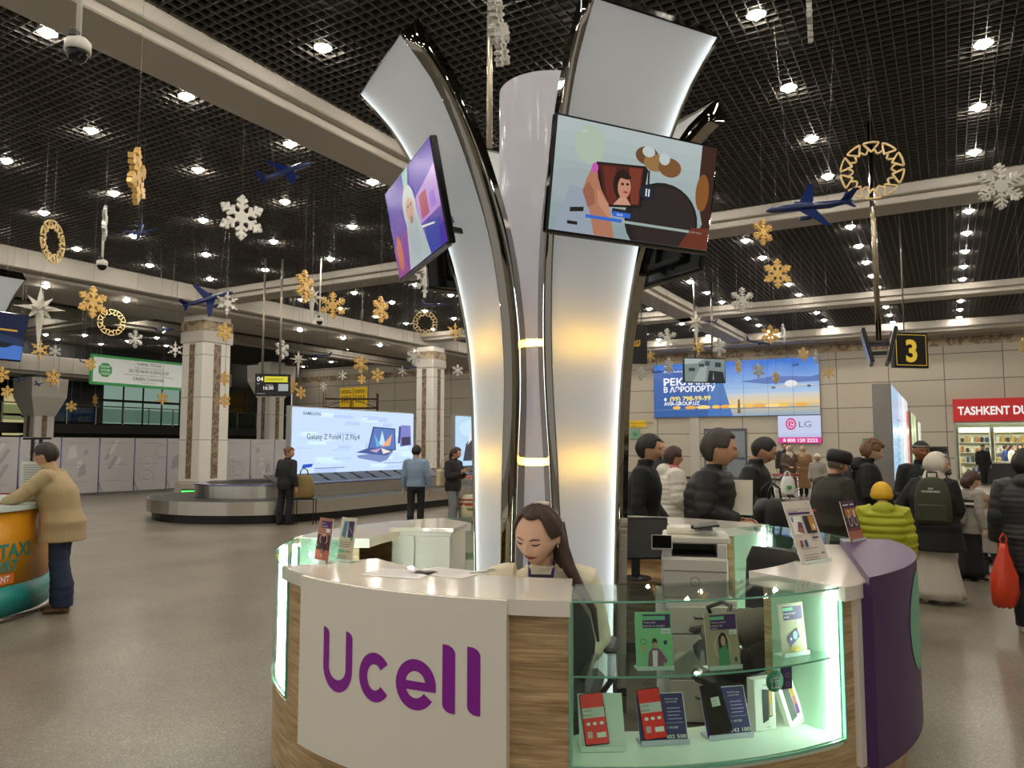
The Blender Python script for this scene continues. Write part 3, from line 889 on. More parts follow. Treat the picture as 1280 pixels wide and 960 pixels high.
# ================================================================ things in, on and around the kiosk
def faceframe(pos, ang, tilt=0.0):
    """frame of an upright panel at pos (bottom centre) whose face looks along kiosk angle ang; top tips back by tilt"""
    a = YAW + R(ang)
    return Matrix.Translation(Vector(pos)) @ Matrix.Rotation(a, 4, 'Z') @ Matrix.Rotation(-R(tilt), 4, 'X')
def panel_thing(name, label, cat, pos, ang, w, h, els, tilt=10, th=0.004, bm=None, foot=0.05, group=None, pname='print', stand=True, edge=None):
    """acrylic or card stand: back sheet, foot and print"""
    a = YAW + R(ang)
    t = thing(name, label, cat, pos, a, group)
    T = Matrix.Rotation(-R(tilt), 4, 'X')
    b = MB(T); b.box((0, th / 2, h / 2), (w, th, h), bm or WHITE)
    b.build('backing', t)
    if stand:
        b = MB(); b.box((0, foot / 2, 0.002), (w, foot, 0.004), edge or mat('d8e8e0', 0.1))
        b.box((0, -0.012, 0.008), (w, 0.003, 0.016), edge or mat('d8e8e0', 0.1)); b.build('foot', t)
    M = T @ frame((-w / 2, -0.0006, 0), (1, 0, 0), (0, 0, 1))
    art(pname, t, M, w, h, els, 0.0004)
    return t
mm = lambda c: mat(c, 0.45)
INK = mm('3a3550'); WH = mm('f2f0ea'); PUR = mm('4a2168'); GRN = mm('7fd08f'); TXT = mm('777064')

# ---- leaflets on the glass shelf of the front case
def onshelf(px, py, z=0.806, rr=None):
    p = G(px, py, z); return p
SK = mm('d2a488')
def headline(y0, lines_, x=.22, w=.72):
    out = [('r', x - .03, y0 - .02, x + w, y0 + .23, PUR)]
    return out
pic = [('r', 0, 0, 1, 1, mm('8fd69a')), ('r', .20, .72, .96, .96, PUR), ('r', .20, .86, .82, .93, mm('79c9a0')), ('t', 'Yangi yozib', .22, .805, .035, WH), ('t', 'Internet va daqiqalar', .22, .745, .035, WH), ('r', .70, .62, .95, .71, WH), ('t', 'Ucell', .74, .645, .035, PUR),
       ('p', [(.30, .02), (.34, .30), (.44, .37), (.60, .37), (.72, .28), (.74, .02)], mm('94587c')), ('p', [(.44, .02), (.44, .33), (.58, .33), (.56, .02)], WH), ('p', [(.60, .22), (.80, .10), (.84, .16), (.68, .32)], mm('94587c')), ('e', .51, .43, .065, .065, SK), ('p', [(.44, .45), (.45, .53), (.52, .55), (.58, .50), (.57, .46), (.50, .48)], mm('2b2321')), ('e', .80, .47, .05, .04, INK), ('o', .20, .49, .09, .05, .02, mm('4aa878')), ('p', [(.14, .46), (.26, .40), (.24, .30), (.18, .32)], SK)]
panel_thing('leaflet_stand', 'green leaflet of a man in an open shirt, on the middle glass shelf', 'leaflet', onshelf(819, 837), 4, 0.15, 0.222, pic, 6)
pic = [('r', 0, 0, 1, 1, mm('b5a488')), ('r', .16, .70, .96, .97, PUR), ('r', .16, .88, .60, .94, mm('79c9a0')), ('t', 'Telefon va har bir', .18, .82, .032, WH), ('t', 'mijozga sovga', .18, .765, .032, WH), ('t', 'Internet', .18, .715, .032, WH), ('r', .72, .61, .95, .69, WH), ('t', 'Ucell', .75, .63, .03, PUR), ('o', .48, .40, .24, .24, .015, WH),
       ('e', .50, .50, .14, .15, mm('2a1c18')), ('p', [(.36, .50), (.38, .30), (.64, .30), (.64, .50)], mm('2a1c18')), ('e', .50, .50, .07, .09, SK), ('p', [(.34, .06), (.36, .34), (.46, .40), (.58, .40), (.66, .30), (.66, .06)], mm('4f9a6a')), ('p', [(.44, .18), (.55, .46), (.60, .44), (.58, .20)], mm('4f9a6a')), ('e', .85, .16, .05, .045, mm('2f6f5a'))]
panel_thing('leaflet_stand', 'beige leaflet of a long haired girl in a green top, on the glass shelf', 'leaflet', onshelf(906, 836), 14, 0.145, 0.215, pic, 8)
pic = [('r', 0, 0, 1, 1, mm('b0a488')), ('r', .18, .68, .94, .94, PUR), ('r', .18, .86, .58, .92, mm('79c9a0')), ('t', 'Mazmunli raqam', .20, .79, .035, WH), ('t', 'tanlang', .20, .73, .035, WH), ('r', .70, .58, .93, .66, WH), ('t', 'Ucell', .73, .60, .03, PUR), ('p', [(.26, .36), (.66, .52), (.74, .34), (.34, .18)], mm('4b3a86')), ('e', .56, .38, .09, .08, mm('9fd0b8')), ('e', .38, .32, .04, .03, WH),
       ('p', [(.30, .10), (.40, .18), (.60, .17), (.74, .12), (.60, .08)], mm('c8a83a')), ('p', [(.46, .06), (.56, .13), (.72, .09)], mm('e0c860'))]
panel_thing('leaflet_stand', 'beige leaflet with a purple card over gold coins, on the shelf by the light strip', 'leaflet', onshelf(994, 819), 26, 0.145, 0.215, pic, 6)

# ---- phones on tilted stands in the bottom of the case
def slab_stand(label, px, py, ang, w, h, els, colr, tilt=24, name='price_stand'):
    pos = G(px, py, 0.474)
    a = YAW + R(ang)
    t = thing(name, label, 'stand', pos, a)
    T = Matrix.Rotation(-R(tilt), 4, 'X')
    b = MB(T); b.box((0, .003, h / 2), (w, .006, h), colr); b.build('sloped_plate', t)
    b = MB(); b.box((0, h * math.sin(R(tilt)) * .5, .003), (w, h * math.sin(R(tilt)), .006), colr)
    b.box((0, -0.012, .010), (w, .004, .02), colr); b.bar((0, h * math.sin(R(tilt)) * .98, .003), (0, h * math.sin(R(tilt)) * .98, h * math.cos(R(tilt)) * .95), .02, .004, colr); b.build('base', t)
    art('print', t, T @ frame((-w / 2, -.0006, 0), (1, 0, 0), (0, 0, 1)), w, h, els, .0004)
    return t, a, T
def phone(label, pos, a, T, dx, tiltz, els, w=0.100, h=0.195, up=0.02):
    t = thing('smartphone', label, 'phone', pos, a)
    K = T @ Matrix.Translation((dx, -0.0085, up)) @ Matrix.Rotation(R(tiltz), 4, 'Y')
    b = MB(K); b.box((0, 0, h / 2), (w, .008, h), BLACKG, .003); b.build('body', t)
    art('screen', t, K @ frame((-w / 2 + .003, -.0046, .003), (1, 0, 0), (0, 0, 1)), w - .006, h - .006, els, .0003)
    b = MB(K); b.box((w / 2 + .0004, 0, h * .68), (.0012, .003, .022), GREY); b.build('side_button', t)
    return t
RED = mat('cf2a24', 0.25, emit=0.08)
redpic = [('r', 0, 0, 1, 1, RED), ('r', .02, .52, .98, .72, mm('d8d8d2')), ('t', 'POWER', .06, .645, .04, mm('55504c')), ('t', 'Batareya', .06, .56, .04, mm('55504c')), ('e', .22, .40, .09, .035, WH), ('e', .50, .40, .09, .035, WH), ('e', .80, .40, .09, .035, WH), ('r', .12, .12, .34, .25, mm('e0b4ae')), ('r', .52, .12, .92, .22, WH)]
t, a, T = slab_stand('plain white sloped stand under the red phone, left end of the case', 754, 938, 2, 0.185, 0.215, [], mat('e4ece4', .3), 24)
phone('red screened phone on the plain white stand', t.location, a, T, -0.022, -5, redpic)
price = lambda n: [('r', 0, 0, 1, 1, mm('403470'))] + [('r', .0, .0, 1, .015, WH), ('r', .985, 0, 1, 1, WH), ('r', 0, .985, 1, 1, WH)] + [('t', 'Smartfon rangi', .60, .86, .035, WH), ('t', 'xotira 64 GB', .60, .80, .035, WH)] + lines(.62, .92, [.68, .61, .54, .47], .018, mm('b8b0d8')) + [('r', .58, .40, .94, .405, WH), ('t', '1 100 000', .58, .29, .045, WH), ('t', n, .52, .10, .075, WH, 'l', .44, .02)]
t, a, T = slab_stand('purple price stand with 402 500, second stand from the left in the case', 831, 930, 7, 0.205, 0.195, price('402 500'), mat('cfcadc', .4), 20)
phone('red screened phone leaning on a purple price stand', t.location, a, T, -0.038, -4, redpic)
blk = [('r', 0, 0, 1, 1, mat('0a0b0c', .1)), ('r', .34, .54, .76, .73, mm('d6d4ce')), ('t', 'Sovga', .40, .65, .03, INK), ('t', 'ichida', .40, .58, .03, INK), ('e', .5, .965, .02, .008, mm('22262c'))]
t, a, T = slab_stand('purple price stand with 343 100 under the black phone', 913, 922, 13, 0.205, 0.20, price('343 100'), mat('cfcadc', .4), 20)
phone('black phone with a small white sticker leaning on a purple price stand', t.location, a, T, -0.038, -6, blk)
# boxed phones
def phone_box(label, px, py, ang, tilt, w, h, d, els, leanz=0.0, z=0.474):
    pos = G(px, py, z); a = YAW + R(ang)
    t = thing('phone_box', label, 'box', pos, a)
    T = Matrix.Rotation(-R(tilt), 4, 'X') @ Matrix.Rotation(R(leanz), 4, 'Y')
    b = MB(T); b.box((0, d / 2, h / 2), (w, d, h), mat('ece9e0', .4), .002); b.build('carton', t)
    art('print', t, T @ frame((-w / 2, -.0005, 0), (1, 0, 0), (0, 0, 1)), w, h, els, .0004)
    return t
SUN = [mm('e0a23a'), mm('d86a7a'), mm('7a3a9a'), mm('4a3a80')]
bx = [('p', [(.36, .14), (.64, .20), (.64, .78), (.36, .80)], mm('23272a')), ('p', [(.66, .24), (.84, .26), (.84, .78), (.66, .77)], mm('2a2220')), ('p', [(.68, .50), (.82, .50), (.82, .76), (.68, .75)], SUN[0]), ('p', [(.68, .27), (.82, .28), (.82, .50), (.68, .50)], mm('c8a890')), ('r', .40, .87, .70, .885, TXT), ('r', .5, .06, .7, .07, TXT)]
phone_box('upright white phone box with a black phone printed on it, under the gift sign', 958, 913, 20, 2, 0.108, 0.215, .05, bx)
bx = [('p', [(.20, .12), (.58, .18), (.58, .86), (.20, .88)], mm('5a5f5e')), ('e', .28, .80, .03, .015, INK), ('e', .28, .74, .03, .015, INK), ('e', .28, .68, .03, .015, INK), ('p', [(.62, .22), (.80, .24), (.80, .80), (.62, .80)], SUN[0]), ('p', [(.62, .22), (.80, .24), (.80, .62), (.62, .60)], SUN[1]), ('p', [(.62, .22), (.80, .24), (.80, .46), (.62, .42)], SUN[2]), ('r', .3, .93, .7, .945, TXT), ('r', .66, .06, .86, .07, TXT)]
phone_box('tilted white phone box with a grey phone, leaning by the right light strip', 998, 906, 27, 14, 0.10, 0.19, .03, bx, -9)
pos = G(1018, 904, .474)
panel_thing('price_card', 'blue and purple price card behind the tilted phone box', 'card', G(1013, 898, .474), 29, 0.12, 0.185, [('r', 0, 0, 1, 1, mm('8f98d8')), ('r', .05, .20, .95, .34, mm('7a60c0')), ('t', '215 300', .2, .04, .08, WH)] + lines(.1, .9, [.9, .82, .74, .66, .42], .035, mm('5a68b8')) + [('r', .08, .48, .8, .60, mm('6cc0c8'))], 16, bm=mat('b8c0e4', .4), stand=True)
# gift sign hung under the shelf
p = G(953, 858, .70); p = KP(22.5, RK - .06, .735)
t = thing('gift_sign', 'small round green gift sign with a purple tag, under the glass shelf', 'sign', p, YAW + R(21))
b = MB(); b.lathe([(0.0, 0), (.043, 0), (.043, .004), (0, .004)], mm('2f8a66'), 28, Matrix.Rotation(PI / 2, 4, 'X')); b.build('green_disc', t)
b = MB(); b.box((.066, .006, .004), (.056, .003, .09), PUR); b.build('purple_tag', t)
art('gift_symbol', t, frame((-.043, -.0055, -.043), (1, 0, 0), (0, 0, 1)), .086, .086, [('r', .28, .18, .72, .22, WH), ('r', .28, .18, .32, .5, WH), ('r', .68, .18, .72, .5, WH), ('r', .22, .50, .78, .54, WH), ('r', .22, .50, .26, .64, WH), ('r', .74, .50, .78, .64, WH), ('r', .22, .62, .78, .66, WH), ('r', .48, .18, .52, .66, WH), ('o', .42, .73, .07, .07, .03, WH), ('o', .58, .73, .07, .07, .03, WH), ('o', 1.20, .72, .12, .12, .03, mm('b088c8')), ('o', 1.20, .30, .12, .12, .03, mm('b088c8'))], .0003)

# ---- on the left counter
pic = [('r', 0, 0, 1, 1, mm('5a3034')), ('r', 0, .62, 1, 1, mm('a8745c')), ('r', 0, 0, 1, .28, mm('c06a50')), ('r', .20, .78, .97, .93, PUR), ('t', 'Internet', .24, .87, .03, WH), ('t', 'paketlari bilan', .24, .805, .03, WH), ('r', .62, .68, .92, .76, WH), ('t', 'Ucell', .67, .70, .03, PUR), ('o', .52, .52, .28, .12, .025, WH), ('p', [(.34, .40), (.42, .60), (.62, .60), (.70, .40), (.62, .2), (.42, .2)], mm('3a2026')), ('e', .52, .62, .09, .045, SK), ('r', .46, .12, .50, .30, SK), ('r', .56, .12, .60, .30, SK), ('e', .13, .38, .07, .03, mm('3f9a70'))] + lines(.05, .9, [.03], .012, WH)
panel_thing('brochure_holder', 'brown brochure of a seated person in a clear holder on the left counter', 'brochure', G(401, 703, 1.102), -42, 0.118, 0.225, pic, 8)
pic = [('r', 0, 0, 1, 1, mm('cfc4ae')), ('p', [(.12, .56), (.42, .53), (.50, .92), (.22, .92)], mm('6f9ab8')), ('p', [(.16, .58), (.38, .56), (.44, .88), (.26, .88)], mm('4f7a9a')), ('p', [(.54, .55), (.90, .55), (.90, .92), (.54, .92)], mm('3a2a58')), ('e', .62, .86, .045, .035, mm('1a1428')), ('p', [(.62, .76), (.88, .60), (.88, .64), (.64, .80)], mm('8a7ab8')), ('e', .84, .52, .08, .045, mm('3f9a70'))] + lines(.08, .9, [.43, .38, .33], .016, TXT) + [('r', .08, .20, .5, .26, mm('4fb080')), ('r', .55, .21, .9, .25, mm('b08a80'))] + lines(.08, .8, [.12, .07], .012, TXT)
panel_thing('brochure_holder', 'cream brochure showing two phones in a clear holder on the left counter', 'brochure', G(430, 702, 1.102), -38, 0.118, 0.225, pic, 8)
for i, (px, py, ang, lab) in enumerate(((500, 717, -20, 'white paper sheet lying on the left counter near the brochures'), (560, 716, -33, 'white paper sheet lying on the left counter before the worker'))):
    p = G(px, py, 1.1015)
    t = thing('paper_sheet', lab, 'paper', p, YAW + R(ang))
    b = MB(); b.box((0, 0, .0008), (.30, .21, .0016), mat('e9e6e2', .5)); b.build('sheet', t)
    art('printing', t, frame((-.15, -.105, .0018), (1, 0, 0), (0, 1, 0)), .30, .21, lines(.08, .9, [.85, .75, .65, .55, .45, .3, .2], .02, mm('b9b2bd')), .0002)
# pen stand by the papers
p = G(604, 716, 1.102)
t = thing('pen', 'thin white pen lying on the counter in front of the worker', 'pen', p, YAW + .5)
b = MB(); b.tube([(-.07, 0, .006), (-.06, 0, .006), (.06, 0, .006), (.072, 0, .006)], [.002, .005, .005, .003], WHITE, 10); b.build('barrel', t)
b = MB(); b.tube([(.02, 0, .0125), (.06, 0, .012)], [.0014, .0014], STEEL, 6); b.build('clip', t)

# ---- on the right counter
pic = [('r', 0, 0, 1, 1, mm('d6cec2')), ('t', 'SMART', .06, .945, .012, TXT), ('t', 'Ucell', .80, .945, .018, INK), ('t', 'Samarali internet 4G, 5G va 12 oyga', .07, .85, .022, TXT, 'l', .82), ('r', .08, .775, .86, .81, PUR)] + lines(.08, .42, [.82], .01, TXT) + [
       ('r', .06, .46, .46, .745, WH), ('p', [(.10, .66), (.16, .66), (.18, .74), (.10, .74)], mm('6a86b0')), ('p', [(.20, .50), (.44, .46), (.44, .62), (.30, .66)], mm('9a6a5a')), ('p', [(.24, .56), (.44, .56), (.44, .64), (.34, .66)], mm('6a4a70')), ('r', .53, .46, .70, .745, mm('2b2a2e')), ('r', .66, .46, .90, .745, mm('2b2a2e')), ('r', .70, .50, .88, .735, mm('c8863a')), ('e', .82, .56, .05, .045, mm('e8d8b8')), ('t', 'Smartfon A53', .13, .42, .014, TXT), ('t', 'Smartfon A33', .58, .42, .014, TXT), ('r', .62, .375, .85, .40, PUR), ('t', '+', .49, .60, .03, TXT),
       ('r', .14, .25, .21, .36, mm('7a2a3a')), ('r', .21, .25, .24, .36, mm('d8b8b0')), ('r', .30, .25, .37, .36, mm('2a3a5a')), ('r', .37, .25, .40, .36, mm('8a9ac0'))] + lines(.1, .7, [.22, .12, .08, .04], .008, TXT) + [('r', .74, .12, .88, .15, mm('6a8a9a'))]
panel_thing('poster_stand', 'white tilted poster stand with phone offers on the right counter', 'poster', G(1020, 703, 1.102), 33, 0.225, 0.325, pic, 20)
pic = [('r', 0, 0, 1, 1, mm('4a2a3c')), ('r', 0, 0, 1, .30, mm('b06a58')), ('r', 0, .25, 1, .32, mm('7a3a48')), ('r', .1, .84, .55, .95, PUR), ('r', .1, .88, .5, .91, WH), ('r', .58, .84, .96, .95, PUR), ('r', .62, .88, .9, .91, WH), ('p', [(.10, .58), (.5, .62), (.95, .60), (.95, .80), (.1, .80)], mm('c07a3a')), ('o', .34, .50, .13, .14, .03, WH), ('o', .72, .50, .13, .14, .03, WH), ('r', .30, .58, .42, .76, mm('e8dcc8')), ('r', .68, .58, .80, .76, mm('e8dcc8')), ('e', .34, .66, .06, .06, SK)]
panel_thing('brochure_holder', 'dark purple brochure leaning in a clear holder on the purple counter top', 'brochure', G(1072, 676, 1.137), 44, 0.19, 0.24, pic, 14)
pic = [('r', .04, .04, .96, .96, mm('c8c0b4'))] + lines(.12, .86, [.8, .72, .62, .54, .46, .3], .012, mm('b4aca4'))
t = panel_thing('sign_holder', 'blank cream sheet in a clear upright holder on the rear counter', 'sign', G(925, 643, 1.102) , 150, 0.215, 0.30, [('r', 0, 0, 1, 1, mm('d3ccbf'))] + pic, -8, bm=mat('d6cfc3', .35))

# ---- multifunction printer on a white drawer cabinet
def cabinet(label, pos, ang, w, d, h, drawers):
    t = thing('cabinet', label, 'cabinet', pos, YAW + R(ang))
    b = MB(); b.box((0, 0, .03), (w - .04, d - .04, .06), DARKGREY); b.box((0, .01, .06 + (h - .06) / 2), (w, d - .02, h - .06), WHITE, .004); b.build('body', t)
    z = h - .03
    for k, dh in enumerate(drawers):
        b = MB(); b.box((0, -d / 2, z - dh / 2), (w - .02, .018, dh - .01), mat('e2ded4', .3), .003); o = b.build('drawer', t)
        b = MB(); b.tube([(-.05, -d / 2 - .009, z - dh * .4), (-.05, -d / 2 - .035, z - dh * .4), (.05, -d / 2 - .035, z - dh * .4), (.05, -d / 2 - .009, z - dh * .4)], .006, DARKGREY, 8); b.build('handle', o)
        z -= dh
    return t
CABP = W(1.19, 5.0); cabinet('white drawer cabinet carrying the printer inside the kiosk', CABP, -3, .44, .50, .74, (.17, .27, .26))
t = thing('printer', 'white multifunction printer with small black control screen', 'printer', CABP + Vector((0, 0, .743)), YAW + R(-12))
PW = mat('dfdcd4', .35); b = MB()
b.box((0, 0, .125), (.41, .40, .25), PW, .012); b.box((0, .0, .245), (.40, .38, .02), PW, .005)
b.box((-.17, .0, .295), (.06, .38, .09), PW, .005); b.box((.17, 0, .295), (.06, .38, .09), PW, .005); b.box((0, .14, .295), (.40, .10, .09), PW)
b.box((-.0, -.195, .09), (.39, .012, .15), mat('d5d2ca', .4), .003); b.box((0, -.198, .17), (.39, .01, .006), GREY); b.build('body', t)
b = MB(); b.box((0, -.02, .262), (.27, .30, .006), mat('2a2a2c', .5)); b.box((0, .088, .295), (.27, .01, .07), BLACK); b.build('output_tray', t)
b = MB(); b.box((.01, .01, .36), (.42, .39, .045), PW, .01); b.box((-.02, .04, .40), (.30, .26, .05), PW, .015); b.build('scanner_lid', t)
b = MB(); b.box((.14, -.02, .425), (.16, .26, .012), mat('2a2a2c', .5), M=Matrix.Rotation(R(-8), 4, 'Y')); b.box((.02, .0, .43), (.07, .16, .02), BLACK); b.build('document_feeder', t)
b = MB(Matrix.Translation((-.20, -.21, .345)) @ Matrix.Rotation(R(-30), 4, 'X')); b.box((0, 0, 0), (.13, .02, .095), PW, .004); b.box((0, -.012, 0), (.12, .006, .085), BLACKG, .002); b.build('control_screen', t)
art('maker_mark', t, frame((-.03, -.2025, .075), (1, 0, 0), (0, 0, 1)), .06, .06, [('e', .5, .5, .5, .5, GREY), ('e', .5, .5, .40, .40, PW), ('t', 'hp', .28, .36, .32, GREY)], .0004)
# monitor, pen pot behind it
t = thing('monitor', 'dark switched off monitor on the inner desk behind the front pillar', 'monitor', W(.90, 5.55, .74), YAW + R(-4))
b = MB(); b.box((0, 0, .29), (.46, .04, .30), BLACK, .006); b.build('casing', t)
b = MB(); b.box((0, -.0225, .29), (.435, .004, .27), mat('3c3a3c', .15)); b.build('screen', t)
b = MB(); b.box((0, .03, .10), (.06, .03, .2), BLACK); b.lathe([(0, 0), (.11, 0), (.11, .012), (0, .014)], BLACK, 24); b.build('stand', t)
t = thing('pen_pot', 'black pot of pens and scissors beside the printer', 'pen pot', W(1.11, 5.42, .74), YAW)
b = MB(); b.lathe([(.0, 0), (.04, 0), (.042, .10), (.036, .10), (.034, .01), (0, .01)], BLACK, 18, None, True, False); b.build('pot', t)
for k in range(5):
    q = 1.3 * k; b = MB(); b.tube([(.02 * math.cos(q), .02 * math.sin(q), .02), (.042 * math.cos(q), .042 * math.sin(q), .16 + .012 * k)], .0045, [BLACK, mat('8a3030'), mat('b58a60'), NAVY, BLACK][k], 6); b.build('pen', t)
# desk inside the rear counters
t = thing('desk', 'oak inner desk shelf behind the monitor and printer', 'desk', KC, YAW)
b = MB(); b.arc(RK - .78, RK - .42, 128, 186, .705, .735, WOOD); b.build('desk_top', t)
b = MB(); b.arc(RK - .76, RK - .44, 128, 129.5, 0, .705, WOOD, 2); b.arc(RK - .76, RK - .44, 184.5, 186, 0, .705, WOOD, 2); b.build('desk_leg', t)

# ---- white cabinet with a lock at the left rear opening
t = thing('cabinet', 'tall white cabinet with a key in its door at the left rear of the kiosk', 'cabinet', W(-.60, 5.55), YAW + R(-10))
b = MB(); b.box((0, 0, .55), (.44, .40, 1.10), WHITE, .004); b.box((0, 0, 1.11), (.47, .43, .03), GLOSSW, .004); b.build('body', t)
b = MB(); b.box((.085, -.208, .56), (.25, .018, 1.02), mat('e0dccf', .35), .003); o = b.build('door', t)
b = MB(); b.box((-.13, -.208, .56), (.16, .018, 1.02), mat('e4e0d4', .35), .003); b.build('side_panel', t)
b = MB(); b.cyl((-.175, -.217, .86), (-.175, -.25, .86), .012, STEEL); b.box((-.165, -.262, .855), (.05, .004, .03), STEEL); b.box((-.205, -.235, .86), (.05, .012, .012), mat('5a4a3a', .4, .6)); b.build('lock', t)

# ---- baby car seat with a grey cover, on the floor inside the kiosk
t = thing('baby_car_seat', 'baby car seat with a grey blanket, on an office chair inside the kiosk', 'car seat', W(1.20, 4.02, 0.522), YAW + R(6))
b = MB()
rings = []
for x, w, z0, z1 in ((-.36, .12, .12, .26), (-.30, .19, .04, .26), (-.15, .22, .0, .25), (.05, .22, .0, .27), (.2, .20, .03, .33), (.33, .15, .12, .42)):
    rings.append([(x + (.03 if math.sin(a_) > 0 else 0), w * math.cos(a_), (z0 + z1) / 2 + (z1 - z0) / 2 * math.sin(a_)) for a_ in [2 * PI * k / 20 for k in range(20)]])
b.loft(rings, BLACK); b.build('shell', t)
b = MB(); BL = mat('6f675f', .9)
rings = []
for i in range(9):
    x = -.30 + .62 * i / 8
    rr_ = .19 * math.sqrt(max(.05, 1 - ((i - 4) / 4.6) ** 2))
    rings.append([(x, rr_ * 1.05 * math.cos(a_), .24 + (.05 + .10 * i / 8) + rr_ * .75 * math.sin(a_) + .012 * math.sin(9 * a_ + i * 2.1)) for a_ in [2 * PI * k / 24 for k in range(24)]])
b.loft(rings, BL); b.build('blanket', t)
for s in (-1,):
    b = MB(); b.tube([(-.02, -.225, .16), (-.14, -.235, .36), (-.20, -.20, .47), (-.12, -.08, .535), (-.12, .08, .535), (-.20, .20, .47), (-.14, .235, .36), (-.02, .225, .16)], .017, mat('3a302c', .4), 10); b.build('carry_handle', t)
b = MB(); b.tube([(.38, -.22, .30), (.22, -.24, .33), (0.0, -.24, .27), (-.1, -.235, .2)], .014, mat('3a302c', .4), 8); b.build('rim_bar', t)
t.scale = (.66, .66, .66)

# ---- office chairs
def office_chair(label, pos, ang, seat=.48, back=1.02):
    t = thing('office_chair', label, 'chair', pos, YAW + R(ang))
    b = MB(); b.box((0, 0, seat), (.48, .46, .08), BLACK, .035); b.build('seat', t)
    b = MB(); vs = []
    for z, w, y in ((seat + .08, .36, .23), (seat + .22, .46, .25), ((seat + back) / 2 + .05, .47, .26), (back - .08, .42, .25), (back, .30, .235)):
        vs.append([(w / 2 * math.cos(a_) , y + .035 * math.sin(a_) - .05 * math.cos(a_) ** 2, z) for a_ in [2 * PI * k / 20 for k in range(20)]])
    b.loft(vs, mat('232325', .65)); b.build('backrest', t)
    b = MB(); b.bar((0, .20, seat - .03), (0, .28, seat + .30), .06, .02, BLACK); b.build('back_support', t)
    b = MB(); b.cyl((0, 0, .09), (0, 0, seat - .03), .028, STEEL); b.build('gas_post', t)
    for k in range(5):
        q = 2 * PI * k / 5; b = MB(); b.tube([(0, 0, .10), (.27 * math.cos(q), .27 * math.sin(q), .065)], [.03, .018], BLACK, 8); o = b.build('foot', t)
        c = MB(); c.tube([(.27 * math.cos(q) - .012 * math.sin(q), .27 * math.sin(q) + .012 * math.cos(q), .028), (.27 * math.cos(q) + .012 * math.sin(q), .27 * math.sin(q) - .012 * math.cos(q), .028)], .028, BLACK, 12); c.build('caster', o)
    for s in (-1, 1):
        b = MB(); b.tube([(s * .24, .08, seat - .01), (s * .29, .08, seat + .06), (s * .29, .06, seat + .19)], .014, BLACK, 8); b.box((s * .29, -.02, seat + .205), (.06, .25, .03), BLACK, .012); b.build('armrest', t)
    return t
office_chair('black office chair holding the baby car seat inside the kiosk', W(1.25, 4.05), -62, .48, 1.14)
office_chair('black chair of the worker behind the front counter', W(.20, 3.82), 168, .52, .98)

# ---- hanging black sign with yellow letters behind the pillar
p = P(790, 430, 15.0)
t = thing('hanging_sign', 'black hanging sign with yellow letters, partly behind the right pillar', 'sign', p, YAW + R(8))
b = MB(); b.box((0, 0, 0), (.62, .06, .80), BLACK, .01); b.build('board', t)
art('lettering', t, frame((-.31, -.032, -.40), (1, 0, 0), (0, 0, 1)), .62, .80, [('t', 'HЯ', .42, .44, .15, mat('d8a020', .4), 'l', None, .03)], .001)
b = MB()
for s in (-.2, .2): b.cyl((s, 0, .4), (s, 0, HC - p.z), .012, STEEL)
b.build('hanger', t)
# ================================================================ the hall's fittings
# ---- baggage carousel
t = thing('baggage_carousel', 'long steel baggage carousel with rounded near end and black belt', 'baggage carousel', (-14.9, 13.3, 0))
LEN = 20.0
def stadium(rad, n=28):
    pts = [(rad * math.cos(PI + PI * k / n), rad * math.sin(PI + PI * k / n)) for k in range(n + 1)]
    return pts + [(rad, LEN), (-rad, LEN)]
def skirt(rad, z0, z1, m, th=.04, rin=None):
    b = MB(); o = stadium(rad); i = stadium((rad - th) if rin is None else rin); n = len(o)
    vs = [(x, y, z0) for x, y in o] + [(x, y, z1) for x, y in o] + [(x, y, z0) for x, y in i] + [(x, y, z1) for x, y in i]
    fs = []
    for k in range(n):
        l = (k + 1) % n
        fs += [(k, l, l + n, k + n), (k + 2 * n, k + 3 * n, l + 3 * n, l + 2 * n), (k + n, l + n, l + 3 * n, k + 3 * n)]
    b.add(vs, fs, m); return b
STR = mat('d2cdc4', 0.30, 1.0, name='carousel_steel')
skirt(2.48, 0.0, 0.19, BLACK).build('black_plinth', t)
skirt(2.6, 0.19, 0.48, STR).build('outer_skirt', t)
skirt(2.56, 0.465, 0.482, mat('1b1b1c', .45), rin=1.5).build('belt', t)
skirt(1.56, 0.47, 0.77, STR).build('inner_skirt', t)
skirt(1.60, 0.765, 0.80, mat('8a92b8', .2, .8), rin=1.3).build('top_rim', t)
b = MB()
sl = skirt(1.3, 0.78, 0.80, BLACK, rin=.2); sl.build('island_top', t)
for k in range(26):
    b = MB(Matrix.Translation((0.78, -0.2 + k * .62, .87)) @ Matrix.Rotation(R(22), 4, 'Y'))
    b.box((0, 0, 0), (.55, .50, .03), mat('1d1d20', .35), .01); b.build('belt_plate', t)

# ---- lightboxes standing on the carousel island
def lightbox(label, a, b_, z0, z1, els, th=.18, axis='D1', legs=True, cat='lightbox'):
    """upright box whose lit face runs from a to b (world xy), seen with a on the left"""
    a = Vector((a[0], a[1], 0)); c = Vector((b_[0], b_[1], 0)); d = c - a; L = d.length
    t = thing('lightbox', label, cat, (a + c) / 2 + Vector((0, 0, z0)), math.atan2(d.y, d.x))
    h = z1 - z0
    b = MB(); b.box((0, th / 2 + .006, h / 2), (L + .06, th, h + .06), mat('b4b2ae', .35, .6), .01); b.build('housing', t)
    if legs:
        for s in (-1, 1):
            b = MB(); b.box((s * L * .3, th / 2, -(legs if legs is not True else .2) / 2), (.08, .08, legs if legs is not True else .2), STEEL); b.build('leg', t)
    art('backlit_print', t, frame((-L / 2, 0, 0), (1, 0, 0), (0, 0, 1)), L, h, els, .003)
    return t
lb = lambda c: scr(c, 0.95)
ad = [('r', 0, 0, 1, 1, lb('c6dcf6'))]
rnd = random.Random(3)
